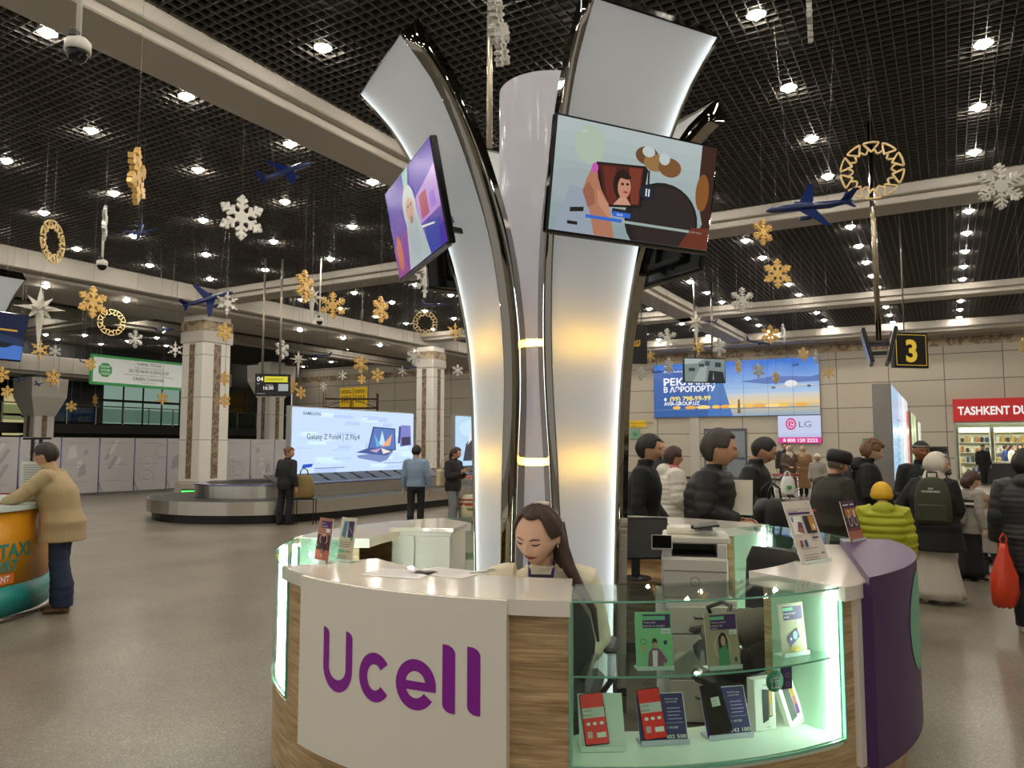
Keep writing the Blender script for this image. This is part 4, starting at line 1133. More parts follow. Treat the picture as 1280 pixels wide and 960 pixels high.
for k in range(40):
    x, y = rnd.random() * .9, rnd.random() * .9
    ad.append(('r', x, y, min(1, x + .05 + .12 * rnd.random()), min(1, y + .02 + .07 * rnd.random()), lb(rnd.choice(['d0e8fa', 'bcd2f6', 'd4eef8', 'b8ccf4']))))
ad += [('t', 'SAMSUNG', .05, .885, .05, lb('4a5a80'), 'l', .13, .01), ('t', 'Galaxy Z Fold4 | Z Flip4', .08, .52, .085, lb('262c3c'), 'l', .40),
       ('p', [(.46, .26), (.78, .34), (.72, .18), (.66, .14), (.47, .22)], lb('7a8cc0')), ('p', [(.55, .38), (.80, .34), (.79, .72), (.59, .74)], lb('39497a')), ('p', [(.56, .39), (.79, .36), (.78, .70), (.60, .72)], lb('5a78b8')), ('p', [(.45, .31), (.56, .39), (.79, .36), (.71, .25)], lb('4a5c94')),
       ('p', [(.64, .42), (.67, .68), (.70, .44)], lb('bfe0f0')), ('p', [(.66, .40), (.76, .62), (.74, .42)], lb('e8a888')), ('p', [(.62, .40), (.60, .62), (.66, .42)], lb('6ab0e0')), ('p', [(.66, .38), (.75, .32), (.68, .28)], lb('f0e0d0')), ('p', [(.56, .34), (.66, .38), (.62, .30)], lb('c0a0c8')),
       ('p', [(.81, .46), (.83, .46), (.85, .76), (.82, .76)], lb('4a4a80')), ('p', [(.83, .40), (.94, .43), (.93, .78), (.84, .78)], lb('7c80c8')), ('p', [(.845, .42), (.93, .44), (.93, .58), (.845, .57)], lb('3a3a58')), ('p', [(.04, .08), (.11, .10), (.12, .15), (.05, .14)], lb('2a50c8'))] + [('r', .13, .07, .35, .082, lb('7a8ab0')), ('r', .68, .12, .95, .13, lb('7a8ab0'))]
lightbox('wide bright phone advertisement lightbox on the carousel island', (-14.6, 13.95), (-14.6, 19.05), 0.97, 2.70, ad, legs=.17)
ad2 = [('r', 0, 0, 1, 1, lb('b4d4ee')), ('e', .3, .75, .25, .2, lb('c4e0f4')), ('p', [(.20, .12), (.30, .50), (.34, .92), (.44, .92), (.50, .5), (.48, .05)], lb('d4d6da')), ('p', [(.30, .30), (.36, .86), (.40, .86), (.40, .2)], lb('8c8f98')), ('e', .40, .95, .045, .05, lb('4c4a50')), ('p', [(.10, .10), (.14, .44), (.22, .60), (.30, .52), (.30, .1)], lb('3c3f48')), ('p', [(.16, .42), (.20, .66), (.26, .60)], lb('e4e4e6')), ('t', 'IC', .78, .45, .06, lb('6a8098'))]
lightbox('second lightbox showing a figure in a pale coat, beyond the striped column', (-14.6, 21.4), (-14.6, 26.0), 1.0, 2.72, ad2, legs=.2)

# ---- free standing screens along the left
GL = mat('bcb8ba', .55, name='printed_screen'); GL2 = mat('d0ccce', .55); GL3 = mat('a29ea4', .55)
for i in range(11):
    y = 11.6 + 1.31 * i
    t = thing('partition_screen', 'grey printed partition screen on feet, %s from the left of the row' % ORD[i], 'partition', (-25.5, y + .655, 0), PI / 2, 'grey partition screens')
    b = MB(); b.box((0, 0, 1.03), (1.26, .03, 1.88), GL); b.build('fabric', t)
    els = []
    rn = random.Random(i)
    for k in range(4):
        x, z = .1 + .5 * rn.random(), .1 + .6 * rn.random(); s = .12 + .2 * rn.random()
        m_ = GL2 if k % 2 else GL3
        if i % 3 == 0: els.append(('p', [(x, z), (x + .1, z), (x + .1 + s, z + s * 1.2), (x + s, z + s * 1.2)], m_))
        elif i % 3 == 1: els.append(('o', x + s, z + s * .6, s * .8, s * .5, .02, m_))
        else: els.append(('p', [(x, z), (x + s, z + .05), (x + s * .8, z + s), (x + .2 * s, z + s * .8)], m_))
    els += lines(.15, .8, [.9, .5, .2], .012, GL3)
    art('printing', t, frame((-.63, -.018, .09), (1, 0, 0), (0, 0, 1)), 1.26, 1.88, els, .002)
    b = MB(); b.cyl((-.645, 0, 0.03), (-.645, 0, 1.99), .02, mat('7d86b8', .3, .6)); b.build('post', t)
    b = MB(); b.bar((-.645, -.38, .035), (-.645, .38, .035), .05, .03, mat('c9c9c9', .3, .6)); b.tube([(-.645, -.30, .06), (-.645, -.02, .42)], .012, STEEL, 6); b.build('foot', t)
# ---- green channel sign
SG = mat('3a8f4c', .5, emit=.12); SW = mat('d9ddd8', .5, emit=.10); SX = mat('7c8a80', .5)
a = PX(115, 442, -26.0); c_ = PX(115, 480, -26.0)
h = a.z - c_.z; L = 4.6
t = thing('hanging_sign', 'long white hanging sign with green border and green octagon', 'sign', (-26.0, a.y + L / 2, c_.z), PI / 2)
b = MB(); b.box((0, .06, h / 2), (L, .12, h), SG, .01); b.build('board', t)
oc = [(.11 + .058 * math.cos(PI / 8 + k * PI / 4), .5 + .058 * L / h * math.sin(PI / 8 + k * PI / 4)) for k in range(8)]
art('lettering', t, frame((-L / 2, -.002, 0), (1, 0, 0), (0, 0, 1)), L, h, [('r', .015, .09, .985, .91, SW), ('p', oc, SG), ('t', 'BOJXONA', .11, .58, .07, SW, 'c', .075, .02), ('t', 'CUSTOMS', .11, .46, .07, SW, 'c', .075, .02), ('t', 'ТАМОЖНЯ', .11, .34, .07, SW, 'c', .075, .02),
    ('t', "YASHIL YO'LAK", .48, .76, .10, SX, 'c', None, .01), ('t', 'Bojxona deklaratsiyasi talab qilinmaydi', .48, .66, .05, SX, 'c'), ('t', 'ЗЕЛЁНЫЙ КОРИДОР', .48, .50, .11, SX, 'c', None, .01), ('t', 'Товары, не подлежащие письменному декларированию', .48, .40, .05, SX, 'c'), ('t', 'GREEN CHANNEL', .48, .24, .11, SX, 'c', None, .01), ('t', 'Nothing to declare', .48, .14, .05, SX, 'c')], .003)
b = MB()
for s in (-.42, .42): b.cyl((s * L, .06, h), (s * L, .06, HC - c_.z), .012, WIRE)
b.build('hanger', t)
# ---- flight display 04
p = P(341, 481, 21.0); w, h = .95, .62
t = thing('flight_display', 'black hanging flight display reading 04 with a yellow bar', 'display', p, YAW + R(10))
b = MB(); b.box((0, .06, 0), (w, .12, h), BLACK, .01); b.build('casing', t)
art('screen', t, frame((-w / 2, -.002, -h / 2), (1, 0, 0), (0, 0, 1)), w, h, [('r', .02, .02, .98, .98, mat('0a0a0c', .2)), ('t', '04', .05, .66, .20, scr('e8e8e0', .8), 'l', None, .02), ('r', .26, .62, .92, .88, scr('d8d420', .8)), ('t', 'TASHKENT', .30, .69, .11, mat('2a2a10'), 'l', .5), ('t', 'Toshkent', .30, .46, .06, scr('d0d0d0', .8)), ('t', '16:30', .24, .28, .16, scr('e8e8e0', .8), 'l', .28, .02), ('r', .66, .22, .94, .54, scr('b8c4c0', .6)), ('t', 'belt', .06, .52, .05, scr('c0c0c0', .8)), ('r', .05, .08, .3, .11, scr('9a9a9a', .6))], .002)
b = MB()
for s in (-.30, .17): b.cyl((s, .06, h / 2), (s, .06, HC - p.z), .03, mat('a89c90', .35, .6))
b.build('hanger', t)
# ---- sign 3
p = P(1139, 437.5, 17.0); w, h = .90, .82
t = thing('gate_sign', 'black square hanging sign with a yellow number 3', 'sign', p, YAW + R(12))
b = MB(); b.box((0, .06, 0), (w, .12, h), BLACK, .01); b.build('board', t)
YEL = scr('d8b23a', .75)
art('number', t, frame((-w / 2, -.002, -h / 2), (1, 0, 0), (0, 0, 1)), w, h, [('r', .06, .07, .94, .93, YEL), ('r', .075, .085, .925, .915, mat('12110f', .4)), ('t', '3', .5, .19, .60, YEL, 'c', None, .035)], .002)
b = MB(); b.cyl((-.12, .06, h / 2), (-.12, .06, HC - p.z), .014, WIRE); b.cyl((-.10, .06, h / 2 + .5), (-.10, .06, HC - p.z), .008, WIRE); b.build('hanger', t)
# ---- pair of monitors on a ceiling pole
p = P(1099, 434, 12.0)
t = thing('ceiling_monitors', 'pair of thin monitors back to back in a V, hung on a steel pole', 'monitor', p, YAW - R(24))
b = MB(); b.cyl((0, 0, .1), (-.02, 0, HC - p.z), .042, mat('b8ac98', .15, 1.0)); b.build('pole', t)
for s, tl in ((-1, -13), (1, 13)):
    b = MB(Matrix.Translation((s * .17, 0, 0)) @ Matrix.Rotation(R(tl), 4, 'Y')); b.box((0, 0, 0), (.05, .85, .56), BLACK, .01); b.build('casing', t)
    b = MB(Matrix.Translation((s * .17, 0, 0)) @ Matrix.Rotation(R(tl), 4, 'Y')); b.box((s * .034, 0, 0), (.008, .80, .52), mat('8c8c88', .2)); b.build('screen', t)
b = MB(); b.box((0, 0, .05), (.3, .1, .06), BLACK); b.box((0, 0, -.1), (.22, .1, .06), BLACK); b.build('bracket', t)

# ---- video wall, phone brand board, notices on the back wall
def wallboard(name, label, cat, pxa, pya, pxb, pyb, els, th=.14, m=BLACK, y=None):
    y = YB if y is None else y
    a = PY(pxa, pya, y - th); c = PY(pxb, pyb, y - th)
    t = thing(name, label, cat, ((a.x + c.x) / 2, y - th - .004, c.z))
    w, h = c.x - a.x, a.z - c.z
    b = MB(); b.box((0, th / 2 + .002, h / 2), (w, th, h), m, .01); b.build('housing', t)
    art('picture', t, frame((-w / 2, 0, 0), (1, 0, 0), (0, 0, 1)), w, h, els, .004)
    return t
vb = lambda c: scr(c, .85)
vw = [('g', 0, .40, 1, 1, 'a8c4e0', '2c6cd0', 14, vb), ('g', 0, .22, 1, .40, 'e8c890', 'c0c8d0', 8, vb), ('g', 0, 0, 1, .22, '8aa4c0', 'e0c080', 8, vb), ('g', 0, 0, .35, .9, '2c5c9c', '2458a8', 6, vb), ('p', [(.35, 0), (.5, 0), (.42, .9), (.35, .9)], vb('3a70b4')),
      ('p', [(.55, .62), (.75, .70), (.95, .66), (1, .70), (1, .58), (.7, .56)], vb('4a6cb0'))]
for k, x in enumerate((.15, .24, .32, .40, .46, .52, .60, .66, .74, .80, .9)): vw.append(('e', x, .175, .025 + .01 * (k % 3), .035, vb(['f0c050', 'e8a840', 'ffd880'][k % 3])))
vw += [('p', [(.53, .05), (.535, .30), (.545, .30), (.55, .05)], vb('7a5a2a')), ('r', .0, .13, 1, .145, vb('6a7a90')),
       ('p', [(.56, .525), (.74, .50), (.82, .55), (.90, .55), (1, .52), (.98, .505), (.9, .50), (.84, .47), (.78, .49), (.74, .485)], vb('b8bcc4')), ('e', .845, .55, .035, .06, vb('e0e2e4')), ('e', .745, .49, .012, .022, vb('50586a')), ('e', .945, .50, .012, .022, vb('50586a')),
       ('t', 'Avia Advertising', .07, .84, .045, vb('ffffff'), 'l', .2), ('t', 'РЕКЛАМА', .07, .60, .13, vb('ffffff'), 'l', .33, .03), ('t', 'В АЭРОПОРТУ', .07, .47, .10, vb('ffffff'), 'l', .33, .03), ('t', '(99) 798-99-99', .11, .30, .085, vb('f0e070'), 'l', .26, .03), ('e', .08, .335, .008, .03, vb('ffffff')), ('t', 'AVIA-GROUP.UZ', .07, .22, .065, vb('ffffff'), 'l', .23, .02)]
for k in range(1, 7): vw.append(('r', k / 7 - .0008, 0, k / 7 + .0008, 1, vb('2a4a80')))
vw.append(('r', 0, .5, 1, .503, vb('4a6ca0')))
wallboard('video_wall', 'large blue video wall showing an aircraft over a lit city', 'screen', 817, 457, 1025.5, 518, vw)
lgw = [('r', 0, 0, 1, 1, vb('c4cdea')), ('r', 0, 0, 1, .22, vb('d83a90')), ('r', 0, .25, 1, .27, vb('9aa8d8')), ('r', 0, .33, 1, .34, vb('9aa8d8')), ('e', .31, .70, .125, .22, vb('d0408a')), ('o', .31, .70, .085, .15, .018, vb('f0d8e8')), ('r', .305, .62, .32, .80, vb('f0d8e8')), ('r', .32, .66, .38, .69, vb('f0d8e8')), ('t', 'LG', .50, .58, .22, vb('6a7088'), 'l', .28, .0), ('t', '8 800 120 2222', .12, .05, .12, vb('ffffff'), 'l', .8, .02)]
wallboard('brand_board', 'pale board with a pink circle and grey letters below the video wall', 'sign', 972, 520, 1027, 554, lgw)
wallboard('notice_board', 'yellow notice strip on the back wall left of the glass door', 'sign', 787, 526, 808, 534, [('r', 0, 0, 1, 1, mat('d8b020', .5, emit=.1)), ('t', 'ВЫДАЧА БАГАЖА', .06, .5, .3, mat('5a4a10')), ('t', 'Baggage claim', .06, .15, .22, mat('5a4a10'))], .06, mat('c8a020'))
wallboard('notice_board', 'pale green notice on the back wall below the yellow strip', 'sign', 788, 537, 800, 549, [('r', 0, 0, 1, 1, mat('7fb08e', .5)), ('r', .3, .3, .7, .7, mat('5a8a6a'))], .05, mat('7fb08e'))
wallboard('notice_board', 'small teal notice on the back wall near the tall lightboxes', 'sign', 1078, 548, 1091, 553, [('r', 0, 0, 1, 1, mat('6a9a94', .5))], .04, mat('6a9a94'))
yb_ = [('r', .0, .0, .48, 1, mat('d0a828', .5, emit=.15)), ('r', .52, 0, 1, 1, mat('d0a828', .5, emit=.15))] + lines(.05, .45, [.82, .74], .04, mat('5a4a18')) + lines(.56, .95, [.82, .74], .04, mat('5a4a18')) + [('r', x, .25, x + .03, .6, mat('3a3010')) for x in (.08, .16, .24, .30, .38, .60, .70, .78, .88)]
wallboard('pictogram_board', 'pair of yellow pictogram panels high on the far back wall', 'sign', 425, 485, 459, 510, yb_, .05, mat('b89020'))
# black and white camera monitor hung in front of the video wall
p = P(881, 463, 24.0); w, h = 1.45, .80
t = thing('hanging_monitor', 'hanging monitor with a grey security picture in front of the video wall', 'monitor', p, YAW + R(12))
b = MB(); b.box((0, .05, 0), (w, .1, h), BLACK, .01); b.build('casing', t)
g_ = lambda c: scr(c, .6)
art('screen', t, frame((-w / 2 + .03, -.002, -h / 2 + .03), (1, 0, 0), (0, 0, 1)), w - .06, h - .06, [('r', 0, 0, 1, 1, g_('8fa09c')), ('p', [(0, 1), (.5, 1), (.3, .8), (0, .75)], g_('c4cfcc')), ('p', [(.2, 0), (.4, .7), (.55, .7), (.5, 0)], g_('b4c0bc')), ('p', [(.55, 0), (.6, .5), (.95, .45), (1, 0)], g_('2a3436')), ('r', .1, .45, .25, .6, g_('3a4648')), ('r', .35, .65, .48, .78, g_('3a4648')), ('r', .5, .7, .62, .9, g_('4a5658')), ('r', .75, .65, .9, .85, g_('3a4446')), ('p', [(.68, .1), (.7, .45), (.72, .1)], g_('9ab0a8'))], .003)
b = MB(); b.cyl((-.3, .05, h / 2), (-.3, .05, HC - p.z), .03, STEEL); b.cyl((.3, .05, h / 2), (.3, .05, HC - p.z), .03, STEEL); b.build('hanger', t)

# ---- row of standing lightboxes at right, seen edge on
def tall_box(label, y0, y1, z0, z1, els, x=-.92):
    t = lightbox(label, (x, y0), (x, y1), z0, z1, els, .34, legs=z0)
    for c in t.children:
        if c.name.startswith('housing'):
            c.data.materials[0] = mat('8f8c88', .3, .5)
    return t
tb = lambda c: scr(c, .75)
tall_box('tallest standing lightbox with blue and red print, nearest of the row by the shop', 16.6, 23.5, .16, 2.9, [('r', 0, 0, 1, 1, tb('c8e4f4')), ('r', 0, 0, .32, 1, tb('9cc8ea')), ('r', .62, 0, .80, 1, tb('e8eef0')), ('r', .82, .05, 1, .9, tb('d8503a')), ('r', .84, .3, .98, .7, tb('e8a090'))] + [('r', .08, .3 + .05 * k, .28, .31 + .05 * k, tb('6aa0d0')) for k in range(10)])
tall_box('second standing lightbox with yellow green print in the row by the shop', 25.6, 29.5, .2, 2.7, [('r', 0, 0, 1, 1, tb('c8d8a0')), ('r', .2, 0, .5, 1, tb('8fb08a')), ('r', .7, .2, .9, .6, tb('e0d060'))])
tall_box('third standing lightbox with pale print, farthest in the row by the shop', 31.2, 35.0, .2, 2.6, [('r', 0, 0, 1, 1, tb('c4ccb0')), ('r', .3, 0, .6, 1, tb('d8e0e0'))])
t = thing('information_terminal', 'dark slanted information terminal on a pillar beside the lightboxes', 'terminal', W(6.75, 12.0), YAW - R(10))
b = MB(); b.box((0, .1, .62), (.22, .18, 1.24), mat('6f6d70', .4, .4), .02); b.build('pillar', t)
b = MB(Matrix.Translation((0, 0, 1.5)) @ Matrix.Rotation(R(-14), 4, 'X')); b.box((0, 0, -.04), (.36, .05, .46), BLACK, .015); b.build('casing', t)
b = MB(Matrix.Translation((0, 0, 1.5)) @ Matrix.Rotation(R(-14), 4, 'X')); b.box((0, -.027, -.04), (.32, .006, .40), mat('15171a', .12)); b.build('screen', t)

# ---- duty free shop
t = thing('shop_sign', 'long red sign with white capital lettering over the shop opening', 'sign', ((SH0.x + SH1x) / 2, YB - .16, 2.74))
L = SH1x - SH0.x; h = .98
b = MB(); b.box((0, .08, h / 2), (L, .15, h), mat('a51f1f', .4, emit=.25), .01); b.build('board', t)
art('lettering', t, frame((-L / 2, -.001, 0), (1, 0, 0), (0, 0, 1)), L, h, [('t', 'TASHKENT DUTY FREE', .03, .30, .36, scr('f4f0ea', .8), 'l', 3.9 / L, .03)], .01)
b = MB()
b.box(((SH0.x + SH1x) / 2, 44.5, 1.6), (L + 1, .1, 3.2), mat('a8b4a0', .5)); b.box((SH0.x - .05, 41.4, 1.6), (.1, 6.2, 3.2), mat('a8b4a0', .5)); b.box((SH1x + .05, 41.4, 1.6), (.1, 6.2, 3.2), mat('a8b4a0', .5)); b.box(((SH0.x + SH1x) / 2, 41.4, 3.25), (L + 1, 6.4, .1), mat('c8ccc4', .5))
struct(b.build('wall_shop'))
b = MB()
for x in (SH0.x + .03, SH0.x + 2.9, SH1x - .03): b.box((x, YB + .1, SHZ / 2), (.06, .1, SHZ), mat('b8b8b4', .3, .8))
b.box(((SH0.x + SH1x) / 2, YB + .1, SHZ - .03), (L, .1, .06), mat('b8b8b4', .3, .8))
struct(b.build('trim_12'))
for i in range(4):
    x = SH0.x + .9 + 1.5 * i
    t = thing('shop_shelf', 'bright shop shelving full of small boxes, %s from the left inside the shop' % ORD[i], 'shelf', (x, 44.2, 0))
    b = MB(); b.box((0, .1, 1.3), (1.35, .06, 2.6), mat('cfd6c8', .5)); b.box((-.66, -.05, 1.3), (.03, .34, 2.6), WHITE); b.box((.66, -.05, 1.3), (.03, .34, 2.6), WHITE); b.build('carcass', t)
    for k in range(5):
        b = MB(); b.box((0, -.06, .35 + .5 * k), (1.3, .3, .03), WHITE); b.build('shelf_board', t)
    b = MB(); b.box((0, -.05, 2.45), (1.25, .06, .05), mat('fff4d8', .5, emit=8.0)); b.build('shelf_light', t)
    rn = random.Random(i)
    for k in range(4):
        for j in range(6):
            hh = .16 + .16 * rn.random()
            g = MB(); g.box((0, 0, hh / 2), (.13, .10, hh), mat(rn.choice(['c8a848', '7a2a2a', '2a4a7a', 'e0dcd0', '3a3a3a', 'b07838']), .4), .01); g.box((0, 0, hh + .012), (.05, .05, .024), GOLD)
            tag(g.build('boxed_bottle', None, (x - .52 + .21 * j, 44.12, .366 + .5 * k)), 'small boxed bottle in the rows on the shop shelving', 'bottle', 'goods on the shop shelves')
for i, x in enumerate((1.0, 3.2)):
    t = thing('shop_light', 'long white ceiling light panel inside the shop, %s from the left' % ORD[i], 'ceiling light', (x, 41.2, 3.14))
    b = MB(); b.box((0, 0, .03), (1.6, 1.2, .06), WHITE, .01); b.build('frame', t)
    b = MB(); b.box((0, 0, -.004), (1.5, 1.1, .01), mat('fff6e0', .5, emit=9.0)); b.build('diffuser', t)
t = thing('shop_counter', 'lit glass shop counter just inside the shop opening', 'counter', (2.3, 39.9, 0))
b = MB(); b.box((0, 0, .45), (2.0, .6, .9), mat('3a3a3c', .3), .02); b.build('body', t)
b = MB(); b.box((0, 0, .95), (2.0, .6, .09), mat('d8d4c8', .3), .01); b.build('top', t)

# ---- scaffold under the pictograms
t = thing('scaffold', 'dark red scaffold frame standing in front of the yellow pictograms', 'scaffold', P(437, 600, 46.0).xy.to_3d(), YAW + R(5))
for x in (-1.6, 0, 1.6):
    for y in (-.4, .4):
        b = MB(); b.cyl((x * 1.0, y, 0), (x, y, 4.9 if x else 4.6), .035, mat('4a2a22', .5)); b.build('upright', t)
for z in (4.0, 4.55):
    b = MB()
    for y in (-.4, .4): b.cyl((-1.6, y, z), (1.6, y, z), .03, mat('4a2a22', .5))
    b.build('crossbar', t)
b = MB(); b.cyl((-1.6, -.4, 4.0), (0, -.4, 4.55), .02, mat('4a2a22')); b.cyl((0, -.4, 4.55), (1.6, -.4, 4.0), .02, mat('4a2a22')); b.build('brace', t)
b = MB(); b.box((0, 0, 3.3), (3.3, .8, .06), DARKGREY); b.build('platform', t)

# ---- taxi kiosk at left
TC = W(-6.38, 7.66); TR_ = 1.5
t = thing('taxi_counter', 'round orange and teal taxi counter at the left edge', 'counter', TC, YAW)
ORG = mat('d8951c', .35); TEAL = mat('2a8f8a', .35)
b = MB(); b.lathe([(TR_ - .03, .05), (TR_, .05), (TR_, .34), (TR_ - .03, .34)], TEAL, 72, None, True, False); b.build('teal_base', t)
b = MB(); b.lathe([(TR_ - .03, .34), (TR_, .34), (TR_, 1.06), (TR_ - .03, 1.06)], ORG, 72, None, True, False); b.build('orange_front', t)
b = MB(); b.lathe([(TR_ - .55, 1.06), (TR_ + .03, 1.06), (TR_ + .03, 1.11), (TR_ - .55, 1.11), (TR_ - .55, 1.06)], mat('cfe0dc', .2), 72, None, False, False); b.build('worktop', t)
b = MB(); b.lathe([(TR_ - .06, 0), (TR_ + .02, 0), (TR_ + .02, .05), (TR_ - .06, .05)], STEEL, 72, None, True, False); b.build('foot_rim', t)
def bent_text(b, s, ang0, z, hgt, m, rr, sx=1.0):
    vs, fs, tw = text_geo(s, .02); sc = hgt / .72
    out = []
    for x, y in vs:
        a = R(ang0) + (x - tw) * sc * sx / rr
        out.append((rr * math.sin(a), -rr * math.cos(a), z + y * sc))
    b.add(out, fs, m)
b = MB(); bent_text(b, 'TAXI', 92, .61, .14, TEAL, TR_ + .004, .95); bent_text(b, 'AIRPORT', 86, .475, .115, TEAL, TR_ + .004, .95)
b.build('lettering', t)
b = MB(); bent_text(b, 'PAYMENT', 82, .382, .06, WH, TR_ + .006, .95)
vs = []
for k in range(13):
    a = R(58 + (84 - 58) * k / 12); vs += [((TR_ + .003) * math.sin(a), -(TR_ + .003) * math.cos(a), .362), ((TR_ + .003) * math.sin(a), -(TR_ + .003) * math.cos(a), .462)]
b.add(vs, [(2 * i, 2 * i + 2, 2 * i + 3, 2 * i + 1) for i in range(12)], mat('e07a2c', .4)); b.build('payment_badge', t)
leaf('lit white leaf pillar behind the taxi counter, cut by the left edge', 60, -1, W(-7.98, 10.5), YAW)
TAXIPIC = [('r', 0, 0, 1, 1, s_('1a2440')), ('p', [(0, .5), (.5, .6), (1, .45), (1, 0), (0, 0)], s_('2a3a58')), ('p', [(.1, 0), (.4, .42), (1, .3), (1, 0)], s_('4a78c8')), ('r', .45, .55, .62, .98, s_('4a9ae0')), ('r', .1, .62, .4, .66, s_('c89a40')), ('r', .1, .54, .34, .57, s_('c8c8c8')), ('r', .65, .62, .9, .66, s_('c89a40')), ('p', [(.15, .3), (.5, .42), (.9, .34), (.8, .25), (.3, .22)], s_('20242c')), ('p', [(.3, .34), (.5, .40), (.7, .36), (.6, .32)], s_('b8c8d8'))]
television('blue television hung behind the taxi counter, cut by the left edge', 60, TAXIPIC, 1.0, 3.20, 1.1, .66, 14, W(-7.98, 10.5), YAW)
# clear sheet holder and small card reader on the taxi counter
t = thing('notice_holder', 'clear holder with a printed price list on the taxi counter, before the man', 'sign', W(-5.08, 8.10, 1.112), YAW + R(40))
b = MB(); b.box((0, .003, .21), (.30, .006, .42), mat('d4dcd8', .3)); b.box((0, .04, .003), (.30, .1, .006), mat('d4dcd8', .2)); b.build('holder', t)
art('price_list', t, frame((-.15, -.001, 0), (1, 0, 0), (0, 0, 1)), .30, .42, lines(.08, .92, [.9, .84, .78, .72, .66, .6, .54, .48, .42, .36, .3, .24, .18], .02, mat('8a9490')), .0006)
t = thing('tablet', 'dark tablet lying on the taxi counter top', 'tablet', W(-5.32, 7.75, 1.111), YAW + R(20))
b = MB(); b.box((0, 0, .006), (.30, .21, .012), BLACK, .004); b.build('body', t)
b = MB(); b.box((0, 0, .0125), (.27, .18, .001), mat('1a2028', .1)); b.build('screen', t)
# belt barrier behind the taxi counter
for i, (px, f) in enumerate(((41, 11.0), (51, 10.6))):
    p = W((px - 640) / 943 * f, f)
    t = thing('sign_frame_post', 'tall thin black frame post behind the taxi counter, %s of two' % ('left' if i == 0 else 'right'), 'post', p, YAW)
    b = MB(); b.box((0, 0, .92), (.035, .035, 1.76), BLACK); b.build('post', t)
    b = MB(); b.lathe([(0, 0), (.16, 0), (.16, .02), (.03, .04), (0, .04)], BLACK, 20); b.build('base', t)
    b = MB(); b.box((.0, 0, 1.80), (.28, .03, .03), BLACK); b.build('top_bar', t)
p0 = W(-7.9, 11.3); p1 = W(-7.05, 11.0)
t = thing('barrier_belt', 'red barrier belt stretched behind the taxi counter', 'barrier', (p0 + p1) / 2, YAW)
b = MB(); b.box((0, 0, .98), (.9, .006, .05), mat('9a2430', .5)); b.build('belt', t)
for s in (-1, 1):
    b = MB(); b.cyl((s * .46, 0, 0.02), (s * .46, 0, 1.02), .03, BLACK); b.lathe([(0, 0), (.16, 0), (.16, .02), (0, .03)], BLACK, 18, Matrix.Translation((s * .46, 0, 0))); b.build('post', t)
# green floor lamp marker at the column foot
p = P(236, 619, 25.6)
t = thing('green_marker', 'glowing green strip at the foot of the near striped column', 'light', (p.x, p.y, 0), YAW)
b = MB(); b.box((0, 0, .12), (.5, .12, .24), DARKGREY, .01); b.build('casing', t); b = MB(); b.box((0, -.065, .13), (.44, .01, .12), mat('3ae04a', .4, emit=1.2)); b.build('lamp', t)

# ---- luggage trolleys
def trolley(label, pos, ang, group=None):
    t = thing('luggage_trolley', label, 'trolley', pos, YAW + R(ang), group)
    CH = mat('c9c9c6', .2, 1.0)
    b = MB()
    for s in (-1, 1): b.tube([(s * .26, .35, .12), (s * .26, .30, .5), (s * .26, .42, 1.0)], .016, CH, 8)
    b.tube([(-.26, .42, 1.0), (.26, .42, 1.0)], .016, CH, 8); b.build('frame', t)
    b = MB(); b.tube([(-.30, .43, 1.03), (.30, .43, 1.03)], .025, mat('a83a3a', .5), 8); b.build('push_bar', t)
    b = MB(); b.box((0, -.05, .14), (.5, .8, .03), CH)
    for k in range(5): b.bar((-.2 + .1 * k, -.45, .17), (-.2 + .1 * k, .35, .17), .02, .02, CH)
    b.build('deck', t)
    b = MB()
    for z in (.35, .5, .65): b.cyl((-.26, .33, z), (.26, .33, z), .008, CH, 6)
    b.build('back_grid', t)
    for x, y in ((-.22, .3), (.22, .3), (0, -.42)):
        b = MB(); b.tube([(x - .02, y, .062), (x + .02, y, .062)], .062, BLACK, 14); b.build('wheel', t)
    return t
p = W((987 - 640) / 943 * 17, 17.0); trolley('luggage trolley with red handle bar below the pale brand board', p, -6)
p2 = W((972 - 640) / 943 * 17.0 + .1, 17.0)
def bag(name, label, pos, ang, w, d, h, m, handle=True, soft=.25, cat='bag'):
    t = thing(name, label, cat, pos, YAW + R(ang))
    rings = []
    for i, (z, k) in enumerate(((0, .86), (.08, 1.0), (.4, 1.05), (.75, .92), (.95, .70), (1.0, .5))):
        rings.append([(w / 2 * k * math.copysign(abs(math.cos(a_)) ** .6, math.cos(a_)), d / 2 * k * math.copysign(abs(math.sin(a_)) ** .6, math.sin(a_)) * (1 + .06 * math.sin(5 * a_ + i)), z * h) for a_ in [2 * PI * q / 28 for q in range(28)]])
    b = MB(); b.loft(rings, m); b.build('body', t)
    if handle:
        for s in (-1, 1):
            b = MB(); b.tube([(-w * .2, s * d * .18, h * .96), (-w * .16, s * d * .18, h * 1.2), (0, s * d * .12, h * 1.30), (w * .16, s * d * .18, h * 1.2), (w * .2, s * d * .18, h * .96)], .010, m, 8); b.build('handle', t)
    return t
bg = bag('carrier_bag', 'white plastic bag with a green mark on the trolley below the brand board', p2 + Vector((0, 0, .185)), 0, .30, .20, .40, mat('dfe2de', .5)); bg.location.z = 1.02; 
bg.location = W((978 - 640) / 943 * 17.0, 16.75, .62)
art('green_mark', bg, frame((-.07, -.107, .08), (1, 0, 0), (0, 0, 1)), .14, .16, [('e', .5, .5, .45, .3, mat('4aa050'))], .002)
trolley('luggage trolley beside the fur hat man, under the purple brochure', W((1037 - 640) / 943 * 7.2, 7.2), 30)
t_ = trolley('luggage trolley loaded with a striped bag near the woman with the tote', W((592 - 640) / 943 * 15.6, 15.6), 20)
